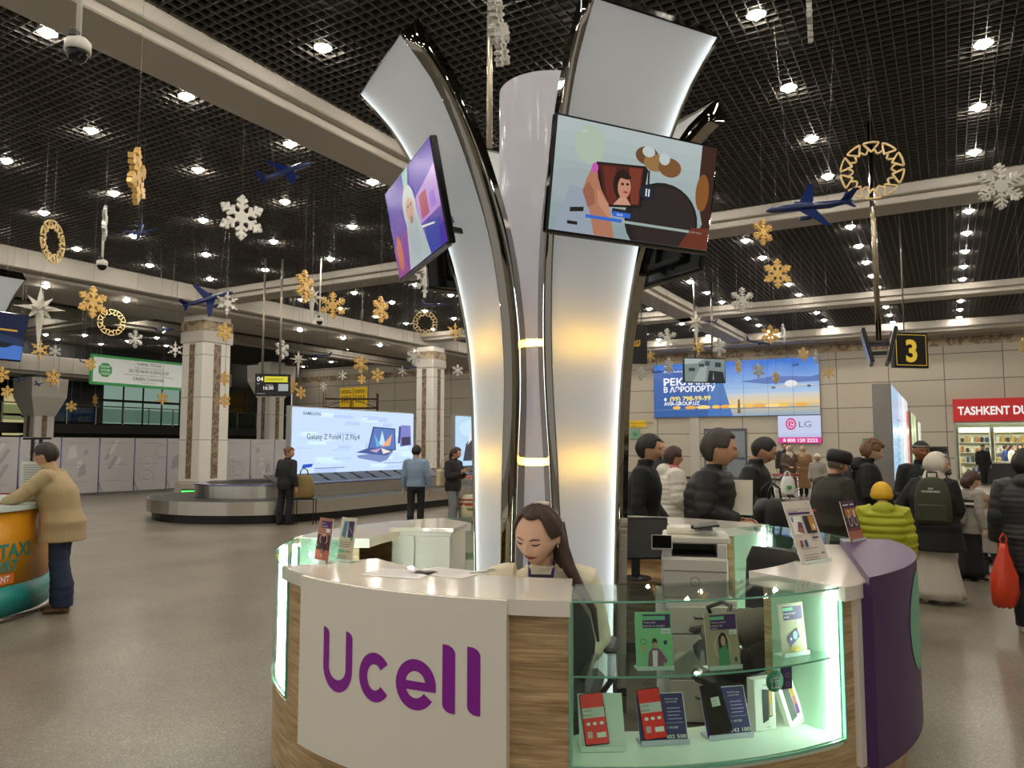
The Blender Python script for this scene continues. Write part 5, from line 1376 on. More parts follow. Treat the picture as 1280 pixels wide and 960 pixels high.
bg = bag('travel_bag', 'cream, red and green travel bag on the trolley near the left pillar', W((590 - 640) / 943 * 15.6, 15.6, .19), 20, .52, .40, .50, mat('cfc6a8', .6), False)
b = MB()
for z, hh, c in ((.30, .05, 'a83a2c'), (.20, .05, '6a8a3a'), (.40, .03, 'a83a2c')): b.lathe([(.285, z), (.285, z + hh)], mat(c, .6), 28, Matrix.Diagonal((1, .78, 1, 1)), True, False)
b.build('stripe', bg)
trolley('luggage trolley heaped with cases, far right before the shop', W((1208 - 640) / 943 * 12.6, 12.6), 60)
for k, (dx, z, w, d, h, c, lab) in enumerate(((0, .19, .62, .42, .34, '23262c', 'large dark suitcase at the bottom of the pile on the far right trolley'), (.02, .535, .58, .4, .26, '2c3038', 'dark holdall in the middle of the pile on the far right trolley'), (-.02, .80, .5, .36, .18, 'a89c88', 'beige bag on top of the pile on the far right trolley'))):
    q = W((1208 - 640) / 943 * 12.6 + dx, 12.6, z)
    t = thing('suitcase', lab, 'suitcase', q, YAW + R(60))
    b = MB(); b.box((0, 0, h / 2), (w * .8, w, h), mat(c, .5), .05); b.build('shell', t)
    b = MB(); b.tube([(w * .4, -.08, h * .6), (w * .44, -.06, h * .6), (w * .44, .06, h * .6), (w * .4, .08, h * .6)], .01, BLACK, 6); b.build('handle', t)
trolley('luggage trolley at the right, by the woman in the black puffer coat', W((1190 - 640) / 943 * 11.2, 11.2), 75)
q = W((1188 - 640) / 943 * 11.2, 11.2, .19)
t = thing('suitcase', 'silver grey suitcase standing on the trolley behind the girl', 'suitcase', q, YAW + R(70)); b = MB(); b.box((0, 0, .36), (.28, .48, .72), mat('8c8a90', .35, .3), .05); b.build('shell', t); b = MB(); b.tube([(0, -.08, .71), (0, -.06, .77), (0, .06, .77), (0, .08, .71)], .012, BLACK, 6); b.build('handle', t)

# ---- dome cameras on poles
def dome(label, px, py, f, rad, topz=HC):
    p = P(px, py, f)
    t = thing('dome_camera', label, 'camera', p, YAW)
    b = MB(); b.lathe([(0, rad * 1.1), (rad * .7, rad * 1.1), (rad * .98, rad * .8), (rad * 1.0, 0), (rad * .9, 0)], mat('dedbd2', .35), 28); b.build('housing', t)
    b = MB(); b.ball((0, 0, 0), (rad * .86, rad * .86, rad * .95), BLACKG, 24, 12); b.build('dome', t)
    b = MB(); b.cyl((0, 0, rad * 1.05), (0, 0, topz - p.z), rad * .22, mat('cfccc4', .4)); b.build('pole', t)
    b = MB(); b.box((0, -rad * .6, rad * 1.25), (rad * .6, rad * .8, rad * .7), DARKGREY, rad * .1); b.build('mount_block', t)
    return t
dome('large white dome camera on a white pole, top left', 97, 65, 6.2, .105)
dome('white dome camera on a long pole in front of the pale soffit, left', 127.5, 332, 17.0, .12)
dome('small dome camera under the left soffit by the gold snowflake', 399.5, 402, 21.0, .10)
# ================================================================ ornaments hanging from the ceiling
def bars2d(segs, wdt):
    """list of 2D quads for thick line segments"""
    out = []
    for (x0, y0), (x1, y1) in segs:
        d = math.hypot(x1 - x0, y1 - y0); nx, ny = -(y1 - y0) / d * wdt / 2, (x1 - x0) / d * wdt / 2
        out.append([(x0 + nx, y0 + ny), (x0 - nx, y0 - ny), (x1 - nx, y1 - ny), (x1 + nx, y1 + ny)])
    return out
def flake_mesh(kind, m):
    """unit snowflake, radius 1, in the local xz plane"""
    b = MB(Matrix.Rotation(PI / 2, 4, 'X'))
    th = .085
    segs = []
    for k in range(6):
        a = PI / 2 + k * PI / 3
        c, s = math.cos(a), math.sin(a)
        segs.append(((0, 0), (c * .97, s * .97)))
        sets = {'plain': ((.42, .30), (.68, .26)), 'fern': ((.34, .22), (.54, .30), (.74, .22)), 'star': ((.50, .22),)}[kind]
        for r0, l in sets:
            for q in (-1, 1):
                a2 = a + q * R(55)
                segs.append(((c * r0, s * r0), (c * r0 + l * math.cos(a2), s * r0 + l * math.sin(a2))))
    wd = {'plain': .15, 'fern': .085, 'star': .12}[kind]
    for i, p in enumerate(bars2d(segs, wd)): b.prism(p, -th - .0012 * (i % 5), th + .0012 * (i % 5), m)
    hexa = [(.30 * math.cos(k * PI / 3 + (PI / 6 if kind == 'plain' else 0)), .30 * math.sin(k * PI / 3 + (PI / 6 if kind == 'plain' else 0))) for k in range(6)]
    b.prism(hexa, -th * 1.05, th * 1.05, m)
    if kind == 'plain':
        for k in range(6):
            a = PI / 2 + k * PI / 3
            b.prism([(math.cos(a) * .93 + .13 * math.cos(a + j * PI / 2), math.sin(a) * .93 + .13 * math.sin(a + j * PI / 2)) for j in range(4)], -th * .98, th * .98, m)
    return b
def ring_mesh(m):
    b = MB(Matrix.Rotation(PI / 2, 4, 'X')); th = .035
    segs = []; n = 10
    for k in range(n):
        a = 2 * PI * k / n + PI / 2; d = PI / n * .80
        pt = lambda r, q: (r * math.cos(q), r * math.sin(q))
        arc_ = [pt(.98, a - d + 2 * d * j / 6) for j in range(7)]
        segs += list(zip(arc_[:-1], arc_[1:]))
        for s in (-1, 1):
            side = [pt(.98 - .34 * (j / 5), a + s * d * (1 - (j / 5) ** 1.5)) for j in range(6)]
            segs += list(zip(side[:-1], side[1:]))
        a2 = a + PI / n
        low = [pt(.76 - .17 * math.sin(PI * j / 6), a2 - PI / n * .62 + 2 * PI / n * .62 * j / 6) for j in range(7)]
        segs += list(zip(low[:-1], low[1:]))
    for i, p in enumerate(bars2d(segs, .055)): b.prism(p, -th - .0008 * (i % 7), th + .0008 * (i % 7), m)
    return b
def star_mesh(m):
    b = MB()
    def spike(d, L, w):
        d = Vector(d).normalized(); u = d.orthogonal().normalized(); v = d.cross(u)
        base = [u * w, v * w, -u * w, -v * w]
        b.add([*base, d * L], [(0, 1, 4), (1, 2, 4), (2, 3, 4), (3, 0, 4)], m)
    for k in range(8):
        a = k * PI / 4
        if k == 6: continue
        spike((math.cos(a), 0, math.sin(a)), .78 if k % 2 == 0 else .55, .17)
    spike((0, 0, -1), 1.55, .17)
    for s in (-1, 1):
        spike((0, s, 0), .55, .17)
        for q in (-1, 1):
            spike((q * .7, s * .7, 0), .55, .15); spike((0, s * .7, q * .7), .5, .15)
    return b
def plane_mesh(m):
    """unit length aircraft, nose to +x; body first"""
    body = MB(); body.tube([(-.5, 0, .03), (-.42, 0, .02), (-.25, 0, 0), (.3, 0, 0), (.42, 0, -.005), (.48, 0, -.012), (.5, 0, -.015)], [.012, .028, .046, .048, .040, .020, .004], m, 14)
    parts = [('fuselage', body)]
    for s in (-1, 1):
        w = MB(); w.add([(.13, s * .03, -.02), (-.06, s * .03, -.02), (-.15, s * .46, .015), (-.09, s * .46, .015), (.13, s * .03, -.006), (-.06, s * .03, -.006), (-.15, s * .46, .02), (-.09, s * .46, .02)], [(0, 1, 2, 3), (4, 5, 6, 7), (0, 1, 5, 4), (1, 2, 6, 5), (2, 3, 7, 6), (3, 0, 4, 7)], m); parts.append(('wing', w))
        e = MB(); e.tube([(.0, s * .17, -.05), (.05, s * .17, -.05), (.13, s * .17, -.05)], [.02, .027, .024], m, 10); parts.append(('engine', e))
        q = MB(); q.add([(-.37, s * .01, .03), (-.46, s * .01, .03), (-.50, s * .17, .045), (-.46, s * .17, .045), (-.37, s * .01, .038), (-.46, s * .01, .038), (-.50, s * .17, .05), (-.46, s * .17, .05)], [(0, 1, 2, 3), (4, 5, 6, 7), (0, 1, 5, 4), (1, 2, 6, 5), (2, 3, 7, 6), (3, 0, 4, 7)], m); parts.append(('tailplane', q))
    f = MB(); f.add([(-.34, -.005, .03), (-.47, -.005, .03), (-.54, -.005, .20), (-.48, -.005, .20), (-.34, .005, .03), (-.47, .005, .03), (-.54, .005, .20), (-.48, .005, .20)], [(0, 1, 2, 3), (4, 5, 6, 7), (0, 1, 5, 4), (1, 2, 6, 5), (2, 3, 7, 6), (3, 0, 4, 7)], m); parts.append(('tail_fin', f))
    return parts
PROTO = {}
def proto_data(kind):
    if kind not in PROTO:
        k, mname = kind
        m = {'gold': GOLD, 'silver': SILVER, 'pale': GOLDL, 'white': STARW}[mname]
        b = ring_mesh(m) if k == 'ring' else star_mesh(m) if k == 'spike' else flake_mesh(k, m)
        o = b.build('shape'); PROTO[kind] = o.data; bpy.data.objects.remove(o)
    return PROTO[kind]
GROUPS = {'ring': ('ring_ornament', 'ornament', 'hanging lattice rings'), 'spike': ('star_ornament', 'star', 'hanging white stars'), 'f': ('snowflake_ornament', 'snowflake', 'hanging snowflakes')}
def ornament(kind, px, py, hpx, d, yaw, label, roll=0.0, tilt=0.0):
    p = P(px, py, d); rad = hpx * d / 943 / 2
    nm, cat, grp = GROUPS.get(kind[0], GROUPS['f'])
    if kind[0] == 'spike': rad *= .86
    t = thing(nm, label, cat, p, 0, grp)
    o = bpy.data.objects.new({'ring': 'lattice_ring', 'spike': 'spiked_star'}.get(kind[0], 'flake'), proto_data(kind))
    COL.objects.link(o); o.parent = t
    o.scale = (rad, rad, rad); o.rotation_euler = (R(tilt), R(roll), YAW - math.atan2(px - 640, 943) + R(yaw))
    b = MB(); b.cyl((0, 0, rad * .9 if kind[0] != 'spike' else rad * .7), (0, 0, HC - p.z), max(.002, .00018 * d), WIRE, 5); b.build('hanging_wire', t)
    return t
G_, S_, W_, L_ = 'gold', 'silver', 'white', 'pale'
ornament(('plain', G_), 171, 220, 72, 8.5, 76, 'large gold snowflake seen nearly edge on, top left below the beam', 0)
ornament(('plain', S_), 131, 279, 44, 13, 86, 'white snowflake seen edge on above the long dome camera')
ornament(('plain', S_), 302, 272, 57, 11, 12, 'large silver snowflake alone above the striped column')
ornament(('ring', L_), 66, 302, 55, 13, 62, 'pale gold lattice ring turned sideways, upper left')
ornament(('spike', W_), 50, 385, 88, 12.5, 15, 'big white spiked star beside the blue television at the left edge')
ornament(('plain', G_), 116, 378, 40, 15, 35, 'gold snowflake to the right of the big white star')
ornament(('ring', L_), 139.5, 403, 33, 24, 15, 'gold lattice ring just below the gold snowflake at left')
ornament(('fern', S_), 169, 424, 24, 21, 40, 'silver snowflake above the green channel sign')
ornament(('star', G_), 50, 437, 25, 20, 30, 'small gold snowflake under the big white star')
ornament(('fern', S_), 69, 439, 16, 24, 20, 'small silver snowflake right of the gold one below the big star')
ornament(('star', S_), 219, 437, 20, 24, 15, 'small white snowflake at the right end of the green channel sign')
ornament(('plain', G_), 113, 455, 16, 22, 30, 'gold snowflake on the left edge of the green channel sign')
ornament(('plain', G_), 66, 472, 22, 24, 40, 'gold snowflake in front of the flared far left column')
ornament(('spike', W_), 73, 476, 24, 25, 10, 'small white star beside the gold flake at the flared left column')
ornament(('plain', G_), 2, 468, 20, 17, 30, 'gold snowflake cut by the left edge of the view')
ornament(('plain', G_), 9, 490, 16, 19, 30, 'small gold snowflake low at the left edge before the lit window')
ornament(('plain', G_), 89, 508, 14, 26, 20, 'tiny gold snowflake before the left end of the gallery railing')
ornament(('plain', G_), 119, 500, 15, 28, 70, 'tiny gold snowflake edge on before the lit gallery windows')
ornament(('plain', G_), 203, 498, 16, 26, 35, 'tiny gold snowflake under the green channel sign')
ornament(('plain', G_), 281, 501, 17, 24, 40, 'tiny gold snowflake right of the striped column, lower of two')
ornament(('plain', G_), 281, 473, 18, 23, 50, 'tiny gold snowflake right of the striped column, upper of two')
ornament(('plain', G_), 281, 415, 24, 20, 40, 'gold snowflake right of the top of the striped column')
ornament(('star', S_), 284, 379, 30, 17, 20, 'white snowflake at the wing of the blue plane by the striped column')
ornament(('fern', G_), 381, 358, 44, 14, 60, 'gold snowflake in front of a white star, left of the purple screen')
ornament(('spike', W_), 390, 371, 56, 15.5, 25, 'white star behind the gold snowflake left of the purple screen')
ornament(('fern', G_), 416, 382, 36, 16, 10, 'gold snowflake above the small dome camera')
ornament(('fern', G_), 476, 387, 35, 16, 55, 'gold snowflake hanging below the purple screen')
ornament(('star', S_), 531, 353, 40, 11, 35, 'white snowflake just under the corner of the purple screen')
ornament(('ring', L_), 531.5, 404, 31, 18, 8, 'gold lattice ring left of the curved left pillar')
ornament(('star', G_), 569, 415, 24, 15, 20, 'gold snowflake touching the edge of the left pillar')
ornament(('fern', S_), 353, 437, 26, 24, 50, 'white snowflake above the hanging flight display')
ornament(('spike', W_), 373, 449, 36, 24, 20, 'white star right of the hanging flight display')
ornament(('fern', G_), 451, 455, 24, 22, 30, 'gold snowflake above the yellow pictogram panels')
ornament(('fern', S_), 517, 446, 22, 22, 30, 'silver snowflake at the top of the far striped column')
ornament(('plain', G_), 472, 469, 18, 24, 20, 'gold snowflake right above the yellow pictogram panels')
ornament(('plain', G_), 452, 474, 12, 26, 30, 'tiny gold snowflake just above the yellow pictograms')
ornament(('star', S_), 428, 469, 14, 24, 30, 'tiny white snowflake left above the yellow pictograms')
ornament(('star', S_), 404, 483, 12, 24, 30, 'tiny white snowflake above the left top of the phone lightbox')
ornament(('plain', G_), 376, 491, 16, 23, 40, 'gold snowflake right of the flight display, lower of two')
ornament(('plain', G_), 365, 483, 17, 22, 30, 'gold snowflake right of the flight display, upper of two')
ornament(('star', S_), 503, 464, 14, 24, 20, 'tiny white snowflake left of the far striped column')
ornament(('fern', S_), 572, 463, 16, 26, 10, 'grey snowflake on the floral band left of the curved pillar')
# right side
ornament(('ring', L_), 1090, 213, 76, 9.5, 8, 'large gold lattice ring at upper right over the ceiling pole')
ornament(('fern', S_), 1250, 233, 62, 9.0, 30, 'large silver snowflake at the right edge by the beam')
ornament(('fern', G_), 953.5, 290, 36, 12, 45, 'gold snowflake under the nose of the large blue plane')
ornament(('plain', G_), 972, 342, 37, 13, 20, 'gold snowflake below and right of the large blue plane')
ornament(('fern', S_), 928, 375, 34, 15, 25, 'dull silver snowflake left of the gold one on the right side')
ornament(('spike', W_), 870, 403, 50, 15, 20, 'white star right of the hanging television backs')
ornament(('fern', S_), 834, 423, 27, 17, 15, 'silver snowflake between the televisions and the video wall')
ornament(('star', G_), 873, 433, 22, 19, 40, 'gold snowflake under the white star above the video wall')
ornament(('fern', S_), 899, 434, 24, 20, 40, 'silver snowflake above the hanging security monitor')
ornament(('plain', G_), 963, 418, 24, 19, 20, 'gold snowflake above the right part of the video wall')
ornament(('plain', S_), 979, 417, 24, 19, 80, 'white snowflake edge on beside the gold one above the video wall')
ornament(('star', G_), 813, 445, 16, 18, 30, 'gold snowflake by the black hanging sign')
ornament(('plain', S_), 801, 467, 18, 18, 50, 'pale snowflake left of the video wall')
ornament(('plain', S_), 836, 457, 20, 19, 55, 'pale snowflake over the dark left top of the video wall')
ornament(('plain', L_), 923, 458, 18, 20, 65, 'pale gold snowflake over the blue sky of the video wall')
ornament(('plain', S_), 948, 463, 18, 20, 35, 'silver snowflake over the middle of the video wall')
ornament(('plain', L_), 970, 472, 16, 21, 60, 'small pale snowflake over the painted aircraft of the video wall')
ornament(('plain', L_), 1004, 443, 18, 20, 40, 'gold snowflake at the top right of the video wall')
ornament(('plain', S_), 1020, 446, 18, 20, 75, 'silver snowflake edge on at the right end of the video wall')
ornament(('star', G_), 1036, 466, 18, 20, 20, 'gold snowflake against the wall right of the video wall')
ornament(('plain', L_), 1279, 434, 22, 16, 65, 'gold snowflake cut by the right edge near the wall')
ornament(('fern', S_), 624, 42, 92, 6.5, 74, 'big crystal snowflake edge on at the top centre behind the pillars')
ornament(('plain', S_), 1012, 20, 70, 8.0, 88, 'silver snowflake exactly edge on, cut by the top of the view')
# aircraft
AIR = None
def aircraft(px, py, lpx, d, heading, pitch, bank, label, m=NAVY):
    """heading: degrees from image right, anticlockwise seen from above"""
    global AIR
    p = P(px, py, d)
    t = thing('model_aircraft', label, 'model aircraft', p, 0, 'hanging blue aircraft')
    L = lpx * d / 943
    Rm = Matrix.Rotation(YAW + R(heading), 4, 'Z') @ Matrix.Rotation(-R(pitch), 4, 'Y') @ Matrix.Rotation(R(bank), 4, 'X') @ Matrix.Scale(L, 4)
    if AIR is None: AIR = plane_mesh(NAVY)
    for nm, b0 in AIR:
        b = MB(Rm); b.v = [Rm @ v for v in b0.v]; b.f = b0.f; b.mi = b0.mi; b.sm = b0.sm; b.mats = b0.mats
        b.build(nm, t)
    b = MB()
    for x in (-.2, .2):
        q = Rm @ Vector((x, 0, .04)); b.cyl(q, (q.x * 1.8, q.y * 1.8, HC - p.z), max(.002, .00018 * d), WIRE, 5)
    b.build('hanging_wire', t)
    return t
aircraft(1011, 258, 106, 9.0, 172, -3, -50, 'large blue model aircraft hanging at right below the gold ring')
aircraft(358, 214, 76, 12.0, 28, 30, 45, 'blue model aircraft climbing, above the left side of the purple screen')
aircraft(260, 374, 64, 17.0, 25, 22, 55, 'blue model aircraft climbing in front of the striped column top')
aircraft(175, 290, 45, 12.5, -75, -40, 10, 'dark blue model aircraft nose down near the edge on snowflake')
aircraft(207, 412, 24, 20, 20, 10, 30, 'small dark blue aircraft left of the striped column over the green sign')
aircraft(545, 381, 34, 16, 5, 2, 0, 'blue model aircraft level below the purple screen, near the left pillar')
aircraft(402, 444, 26, 22, 170, 4, 0, 'small blue aircraft above the phone lightbox by the white star')
aircraft(513, 460, 18, 24, 25, 14, 10, 'small blue aircraft at the far striped column')
aircraft(887, 402, 18, 18, 170, 5, 0, 'small blue aircraft right of the white star near the televisions')
aircraft(948, 428, 30, 18, -15, -10, 0, 'dark blue aircraft in front of the crossing beam above the video wall')
aircraft(821, 465, 14, 20, 25, 10, 0, 'tiny blue aircraft over the left of the video wall')
aircraft(995, 456, 12, 20, 35, 20, 10, 'tiny dark aircraft over the top right of the video wall')
aircraft(25, 475, 20, 20, -40, -25, 10, 'small dark aircraft near the left edge, first before the flared column')
aircraft(47, 480, 16, 22, -40, -25, 10, 'small dark aircraft before the flared column, right of the first one')
aircraft(103, 452, 14, 22, -30, -20, 0, 'tiny blue aircraft at the left end of the green sign')
# loose pole behind the left pillar
p = P(612, 150, 7.5)
t = thing('ceiling_pole', 'thin pale pole from the ceiling behind the left pillar', 'pole', (p.x, p.y, p.z - .8))
b = MB(); b.cyl((0, 0, 0), (0, 0, HC - p.z + .8), .03, mat('b5ab98', .3, .6)); b.build('pole', t)
b = MB(); b.lathe([(0, -.02), (.05, -.02), (.05, .03), (0, .03)], DARKGREY, 14); b.build('end_cap', t)
# ================================================================ people
SKIN = mat('c9987a', .55, name='skin'); SKIN_D = mat('8a5a40', .55, name='dark_skin'); SKIN_L = mat('d9ae94', .5, name='fair_skin')
def smooth01(x): x = max(0, min(1, x)); return x * x * (3 - 2 * x)
def head_point(u, v, hh):
    """head surface; u longitude (0 = face), v -1 chin .. 1 crown; local: face towards -y, height hh chin to crown, origin at middle"""
    lat = v * PI / 2
    cx, cz = math.cos(lat), math.sin(lat)
    dx, dy = math.sin(u), -math.cos(u)
    low = smooth01(-cz * 1.15)
    X = .385 * dx * cx * (1 - .26 * low); Y = .46 * dy * cx; Z = .5 * cz
    if dy > 0: Y *= 1.0 - .30 * low           # nape
    else: Y *= 1.0 - .06 * low
    front = max(0, -dy) * cx
    if front > 0:
        g = lambda x0, z0, sx, sz: math.exp(-((X - x0) / sx) ** 2 - ((Z - z0) / sz) ** 2)
        Y -= .125 * g(0, -.135, .055, .07) + .07 * g(0, -.03, .045, .10)           # nose
        Y -= .03 * g(.0, .10, .22, .05)                                               # brow
        Y += .045 * (g(.145, .01, .07, .055) + g(-.145, .01, .07, .055))             # sockets
        Y -= .035 * g(0, -.285, .10, .035) - .012 * g(0, -.25, .06, .02)             # lips
        Y -= .04 * g(0, -.42, .11, .06)                                              # chin
        Y -= .02 * (g(.2, -.12, .09, .10) + g(-.2, -.12, .09, .10))                  # cheeks
        if Z < -.3: Y -= .03 * low * front
    return Vector((X * hh, Y * hh, Z * hh))
def head_grid(b, m, hh, T, nu=40, nv=30, off=0.0, cond=None):
    vs = []; fs = []
    for j in range(nv + 1):
        v = -1 + 2 * j / nv
        for i in range(nu):
            u = 2 * PI * i / nu
            p = head_point(u, v, hh)
            if off:
                q = p.copy(); n = Vector((q.x / .36, q.y / .45, q.z / .5)).normalized()
                p = p + n * (off(u, v) if callable(off) else off)
            vs.append(p)
    for j in range(nv):
        for i in range(nu):
            k = (i + 1) % nu
            if cond is None or cond(2 * PI * (i + .5) / nu, -1 + 2 * (j + .5) / nv):
                fs.append((j * nu + i, j * nu + k, (j + 1) * nu + k, (j + 1) * nu + i))
    used = sorted({i for f in fs for i in f}); mp = {o: n for n, o in enumerate(used)}
    b.add([vs[i] for i in used], [[mp[i] for i in f] for f in fs], m, True, T)
def cap_grid(b, m, hh, T, lim, th, nu=56, nv=16):
    """hair or hat: head surface above the edge lim(u), raised by th and rounded down at the edge"""
    vs = []; fs = []
    for j in range(nv + 2):
        for i in range(nu):
            u = 2 * PI * i / nu; l = lim(u); v = l + (1 - l) * max(0, j - 1) / nv
            p = head_point(u, v, hh); n = Vector((p.x / .36, p.y / .45, p.z / .5)).normalized()
            o = -.006 if j == 0 else th(u, v) * (.75 if j == 1 else 1)
            vs.append(p + n * o)
    for j in range(nv + 1):
        for i in range(nu):
            k = (i + 1) % nu
            fs.append((j * nu + i, j * nu + k, (j + 1) * nu + k, (j + 1) * nu + i))
    b.add(vs, fs, m, True, T)
def face_at(x, z, hh, out=.002):
    """point on the face for fractions of head height (x sideways, z up)"""
    best = None; v = math.asin(max(-1, min(1, z / .5))) / (PI / 2)
    u = 0
    for _ in range(12):
        p = head_point(u, v, hh); u += (x * hh - p.x) / (.36 * hh); u = max(-1.4, min(1.4, u))
    p = head_point(u, v, hh); return p + Vector((0, -out, 0))
def face_patch(b, m, hh, T, pts, out=.0022):
    ps = [face_at(x, z, hh, out) for x, z in pts]; c = sum(ps, Vector()) / len(ps)
    c = face_at(sum(p[0] for p in pts) / len(pts), sum(p[1] for p in pts) / len(pts), hh, out + .0008)
    n = len(ps); b.add(ps + [c], [(i, (i + 1) % n, n) for i in range(n)], m, False, T)
def ell(cx, cz, rx, rz, n=14, tilt=0.0):
    return [(cx + rx * math.cos(2 * PI * k / n), cz + rz * math.sin(2 * PI * k / n) + tilt * rx * math.cos(2 * PI * k / n)) for k in range(n)]

def hand(b, wrist, d, palm_n, m, side, sc=1.0, curl=.5, thumb_in=1.0):
    """palm, four unequal bent fingers and a thumb; d along the hand, palm_n out of the palm"""
    d = Vector(d).normalized(); n = Vector(palm_n); n = (n - d * n.dot(d)).normalized(); x = d.cross(n) * side
    w = Vector(wrist)
    at = lambda a, bx, c: w + d * (a * sc) + x * (bx * sc) + n * (c * sc)
    rings = []
    for a, hw, th in ((-.01, .026, .020), (.02, .034, .018), (.05, .042, .016), (.085, .043, .013), (.098, .040, .010)):
        rings.append([at(a, hw * math.cos(q), th * math.sin(q)) for q in [2 * PI * k / 12 for k in range(12)]])
    b.loft(rings, m)
    for bx, L, a0 in ((-.031, .072, .088), (-.0105, .082, .093), (.0105, .076, .091), (.031, .060, .084)):
        c1, c2, c3 = curl * .55, curl * 1.3, curl * 1.9
        p = [at(a0 - .01, bx * .95, 0)]; a, c = a0, 0
        for q, f in ((c1, .42), (c2, .33), (c3, .25)):
            a += L * f * math.cos(q); c += L * f * math.sin(q); p.append(at(a, bx * (1 + .12 * f), c))
        b.tube(p, [.0095 * sc, .009 * sc, .008 * sc, .006 * sc], m, 8)
    b.tube([at(.015, -.028, .004), at(.040, -.055, .012 * thumb_in), at(.068, -.064, .022 * thumb_in), at(.090, -.060, .030 * thumb_in)], [.013 * sc, .0115 * sc, .010 * sc, .007 * sc], m, 8)

def ellipse_ring(c, rx, ry, n=20, pw=1.0, R3=None):
    out = []
    for k in range(n):
        a = 2 * PI * k / n; x, y = math.cos(a), math.sin(a)
        if pw != 1: x = math.copysign(abs(x) ** pw, x); y = math.copysign(abs(y) ** pw, y)
        v = Vector((x * rx, y * ry, 0))
        if R3 is not None: v = R3 @ v
        out.append(Vector(c) + v)
    return out

ARMS = {   # elbow, wrist, hand direction, palm normal -- fractions of height, x is outward, -y is forward
    'down': ((.150, .012, .635), (.158, -.035, .490), (.02, -.15, -1), (-1, 0, 0)),
    'front': ((.155, .00, .640), (.085, -.150, .585), (-.35, -1, .05), (-.5, 0, -1)),
    'phone': ((.150, -.01, .640), (.050, -.140, .690), (-.25, -.75, .55), (-.2, .6, .8)),
    'reach': ((.150, -.06, .650), (.110, -.240, .600), (-.1, -1, -.15), (-.3, 0, -1)),
    'counter': ((.170, -.13, .690), (.070, -.250, .655), (-.7, -.7, -.05), (0, 0, -1)),
    'hold_low': ((.145, -.02, .630), (.075, -.125, .520), (-.1, -.6, -.8), (-.9, .2, 0)),
    'hip': ((.205, .06, .65), (.125, -.03, .555), (-.9, -.4, -.1), (0, 1, -.2)),
}
PCOUNT = [0]
def person(label, pos, face, H=1.72, top=None, legs=None, hair=None, skin=SKIN, arms=('down', 'down'), lean=0.0, head=(0, 0, 0), hs=1.0, stout=1.0, skirt=None, shoes='1a1816', vox=.010, stride=.03, features=True, seated=False, name='person', child=False, beard=None, hoodc=None):
    """stands at pos, face: direction of the face, degrees from towards-the-camera to the photo's right.
    head: (turn, nod, tilt) degrees; lean: forward slope of the trunk"""
    t = thing(name, label, 'person', pos, YAW + R(face))
    hh = .132 * H * hs * (1.18 if child else 1.0)
    def S(x, y, z):
        z0 = .53
        yy = y - (lean * max(0, z - z0) if lean else 0); zz = z - (.5 * lean * lean * max(0, z - z0) if lean else 0)
        return Vector((x * H, yy * H, zz * H))
    n_top = S(0, .004, .868); n_bot = S(0, .012, .825)
    hc = n_top + Vector((0, -.018 * H, hh * .48))
    HT = Matrix.Translation(hc) @ Matrix.Rotation(R(head[0]), 4, 'Z') @ Matrix.Rotation(R(head[1]), 4, 'X') @ Matrix.Rotation(R(head[2]), 4, 'Y')
    # pivot the nod about the neck
    piv = n_top + Vector((0, 0, .015))
    HT = Matrix.Translation(piv) @ Matrix.Rotation(R(head[0]), 4, 'Z') @ Matrix.Rotation(R(head[1]), 4, 'X') @ Matrix.Rotation(R(head[2]), 4, 'Y') @ Matrix.Translation(hc - piv)
    TORSO = [(.485, .090, .062), (.53, .100, .068), (.60, .088, .058), (.66, .094, .063), (.73, .106, .068), (.785, .112, .062), (.815, .095, .050), (.838, .05, .036)]
    lx = .052
    def leg_pts(s):
        return [S(s * lx, .0, .53), S(s * (lx + .006), -.006 + s * stride * .3, .40), S(s * (lx + .004), -.008 + s * stride * .6, .285), S(s * (lx + .002), .012 + s * stride * .9, .16), S(s * lx, .012 + s * stride, .045)]
    def arm_pts(s, nm):
        a = ARMS[nm] if isinstance(nm, str) else nm
        e, w = a[0], a[1]
        sh = S(s * .112, .004, .800)
        return sh, S(s * e[0], e[1], e[2]), S(s * w[0], w[1], w[2]), Vector((s * a[2][0], a[2][1], a[2][2])), Vector((s * a[3][0], a[3][1], a[3][2]))
    # ---- the body, one skin
    b = MB()
    b.loft([ellipse_ring(S(0, .004, z), rx * H * .96, ry * H * .96) for z, rx, ry in TORSO], skin)
    b.tube([n_bot, (n_bot + n_top) / 2, n_top + Vector((0, -.004, .035))], [.036 * H, .031 * H, .033 * H], skin, 14)
    head_grid(b, skin, hh, HT)
    for s in (-1, 1):
        ear = HT @ Vector((s * .385 * hh, .05 * hh, -.03 * hh)); b.ball(ear, (.028 * hh, .065 * hh, .115 * hh), skin, 10, 6)
        if seated:
            b.tube([S(s * .055, .0, .52), S(s * .062, -.12, .515), S(s * .068, -.235, .50), S(s * .066, -.22, .40), S(s * .064, -.20, .255)], [.055 * H, .048 * H, .038 * H, .034 * H, .022 * H], skin, 12)
        if not seated:
            lp = leg_pts(s); b.tube(lp, [.053 * H, .045 * H, .032 * H, .033 * H, .021 * H], skin, 12)
            b.tube([lp[-1] + Vector((0, .03, -.035)), lp[-1] + Vector((0, -.06, -.045)), lp[-1] + Vector((0, -.13, -.055))], [.030, .034, .022], skin, 10)
        sh, e, w, d, pn = arm_pts(s, arms[0 if s < 0 else 1])
        b.tube([S(s * .085, .004, .80), sh, (sh + e) / 2, e, (e * .6 + w * .4), w], [.034 * H, .034 * H, .027 * H, .022 * H, .021 * H, .0145 * H], skin, 12)
        hand(b, w, d, pn, skin, s, H / 1.72 * (.9 if child else 1.0))
    shape_remesh(b, 'body', vox * .8, t, 2)
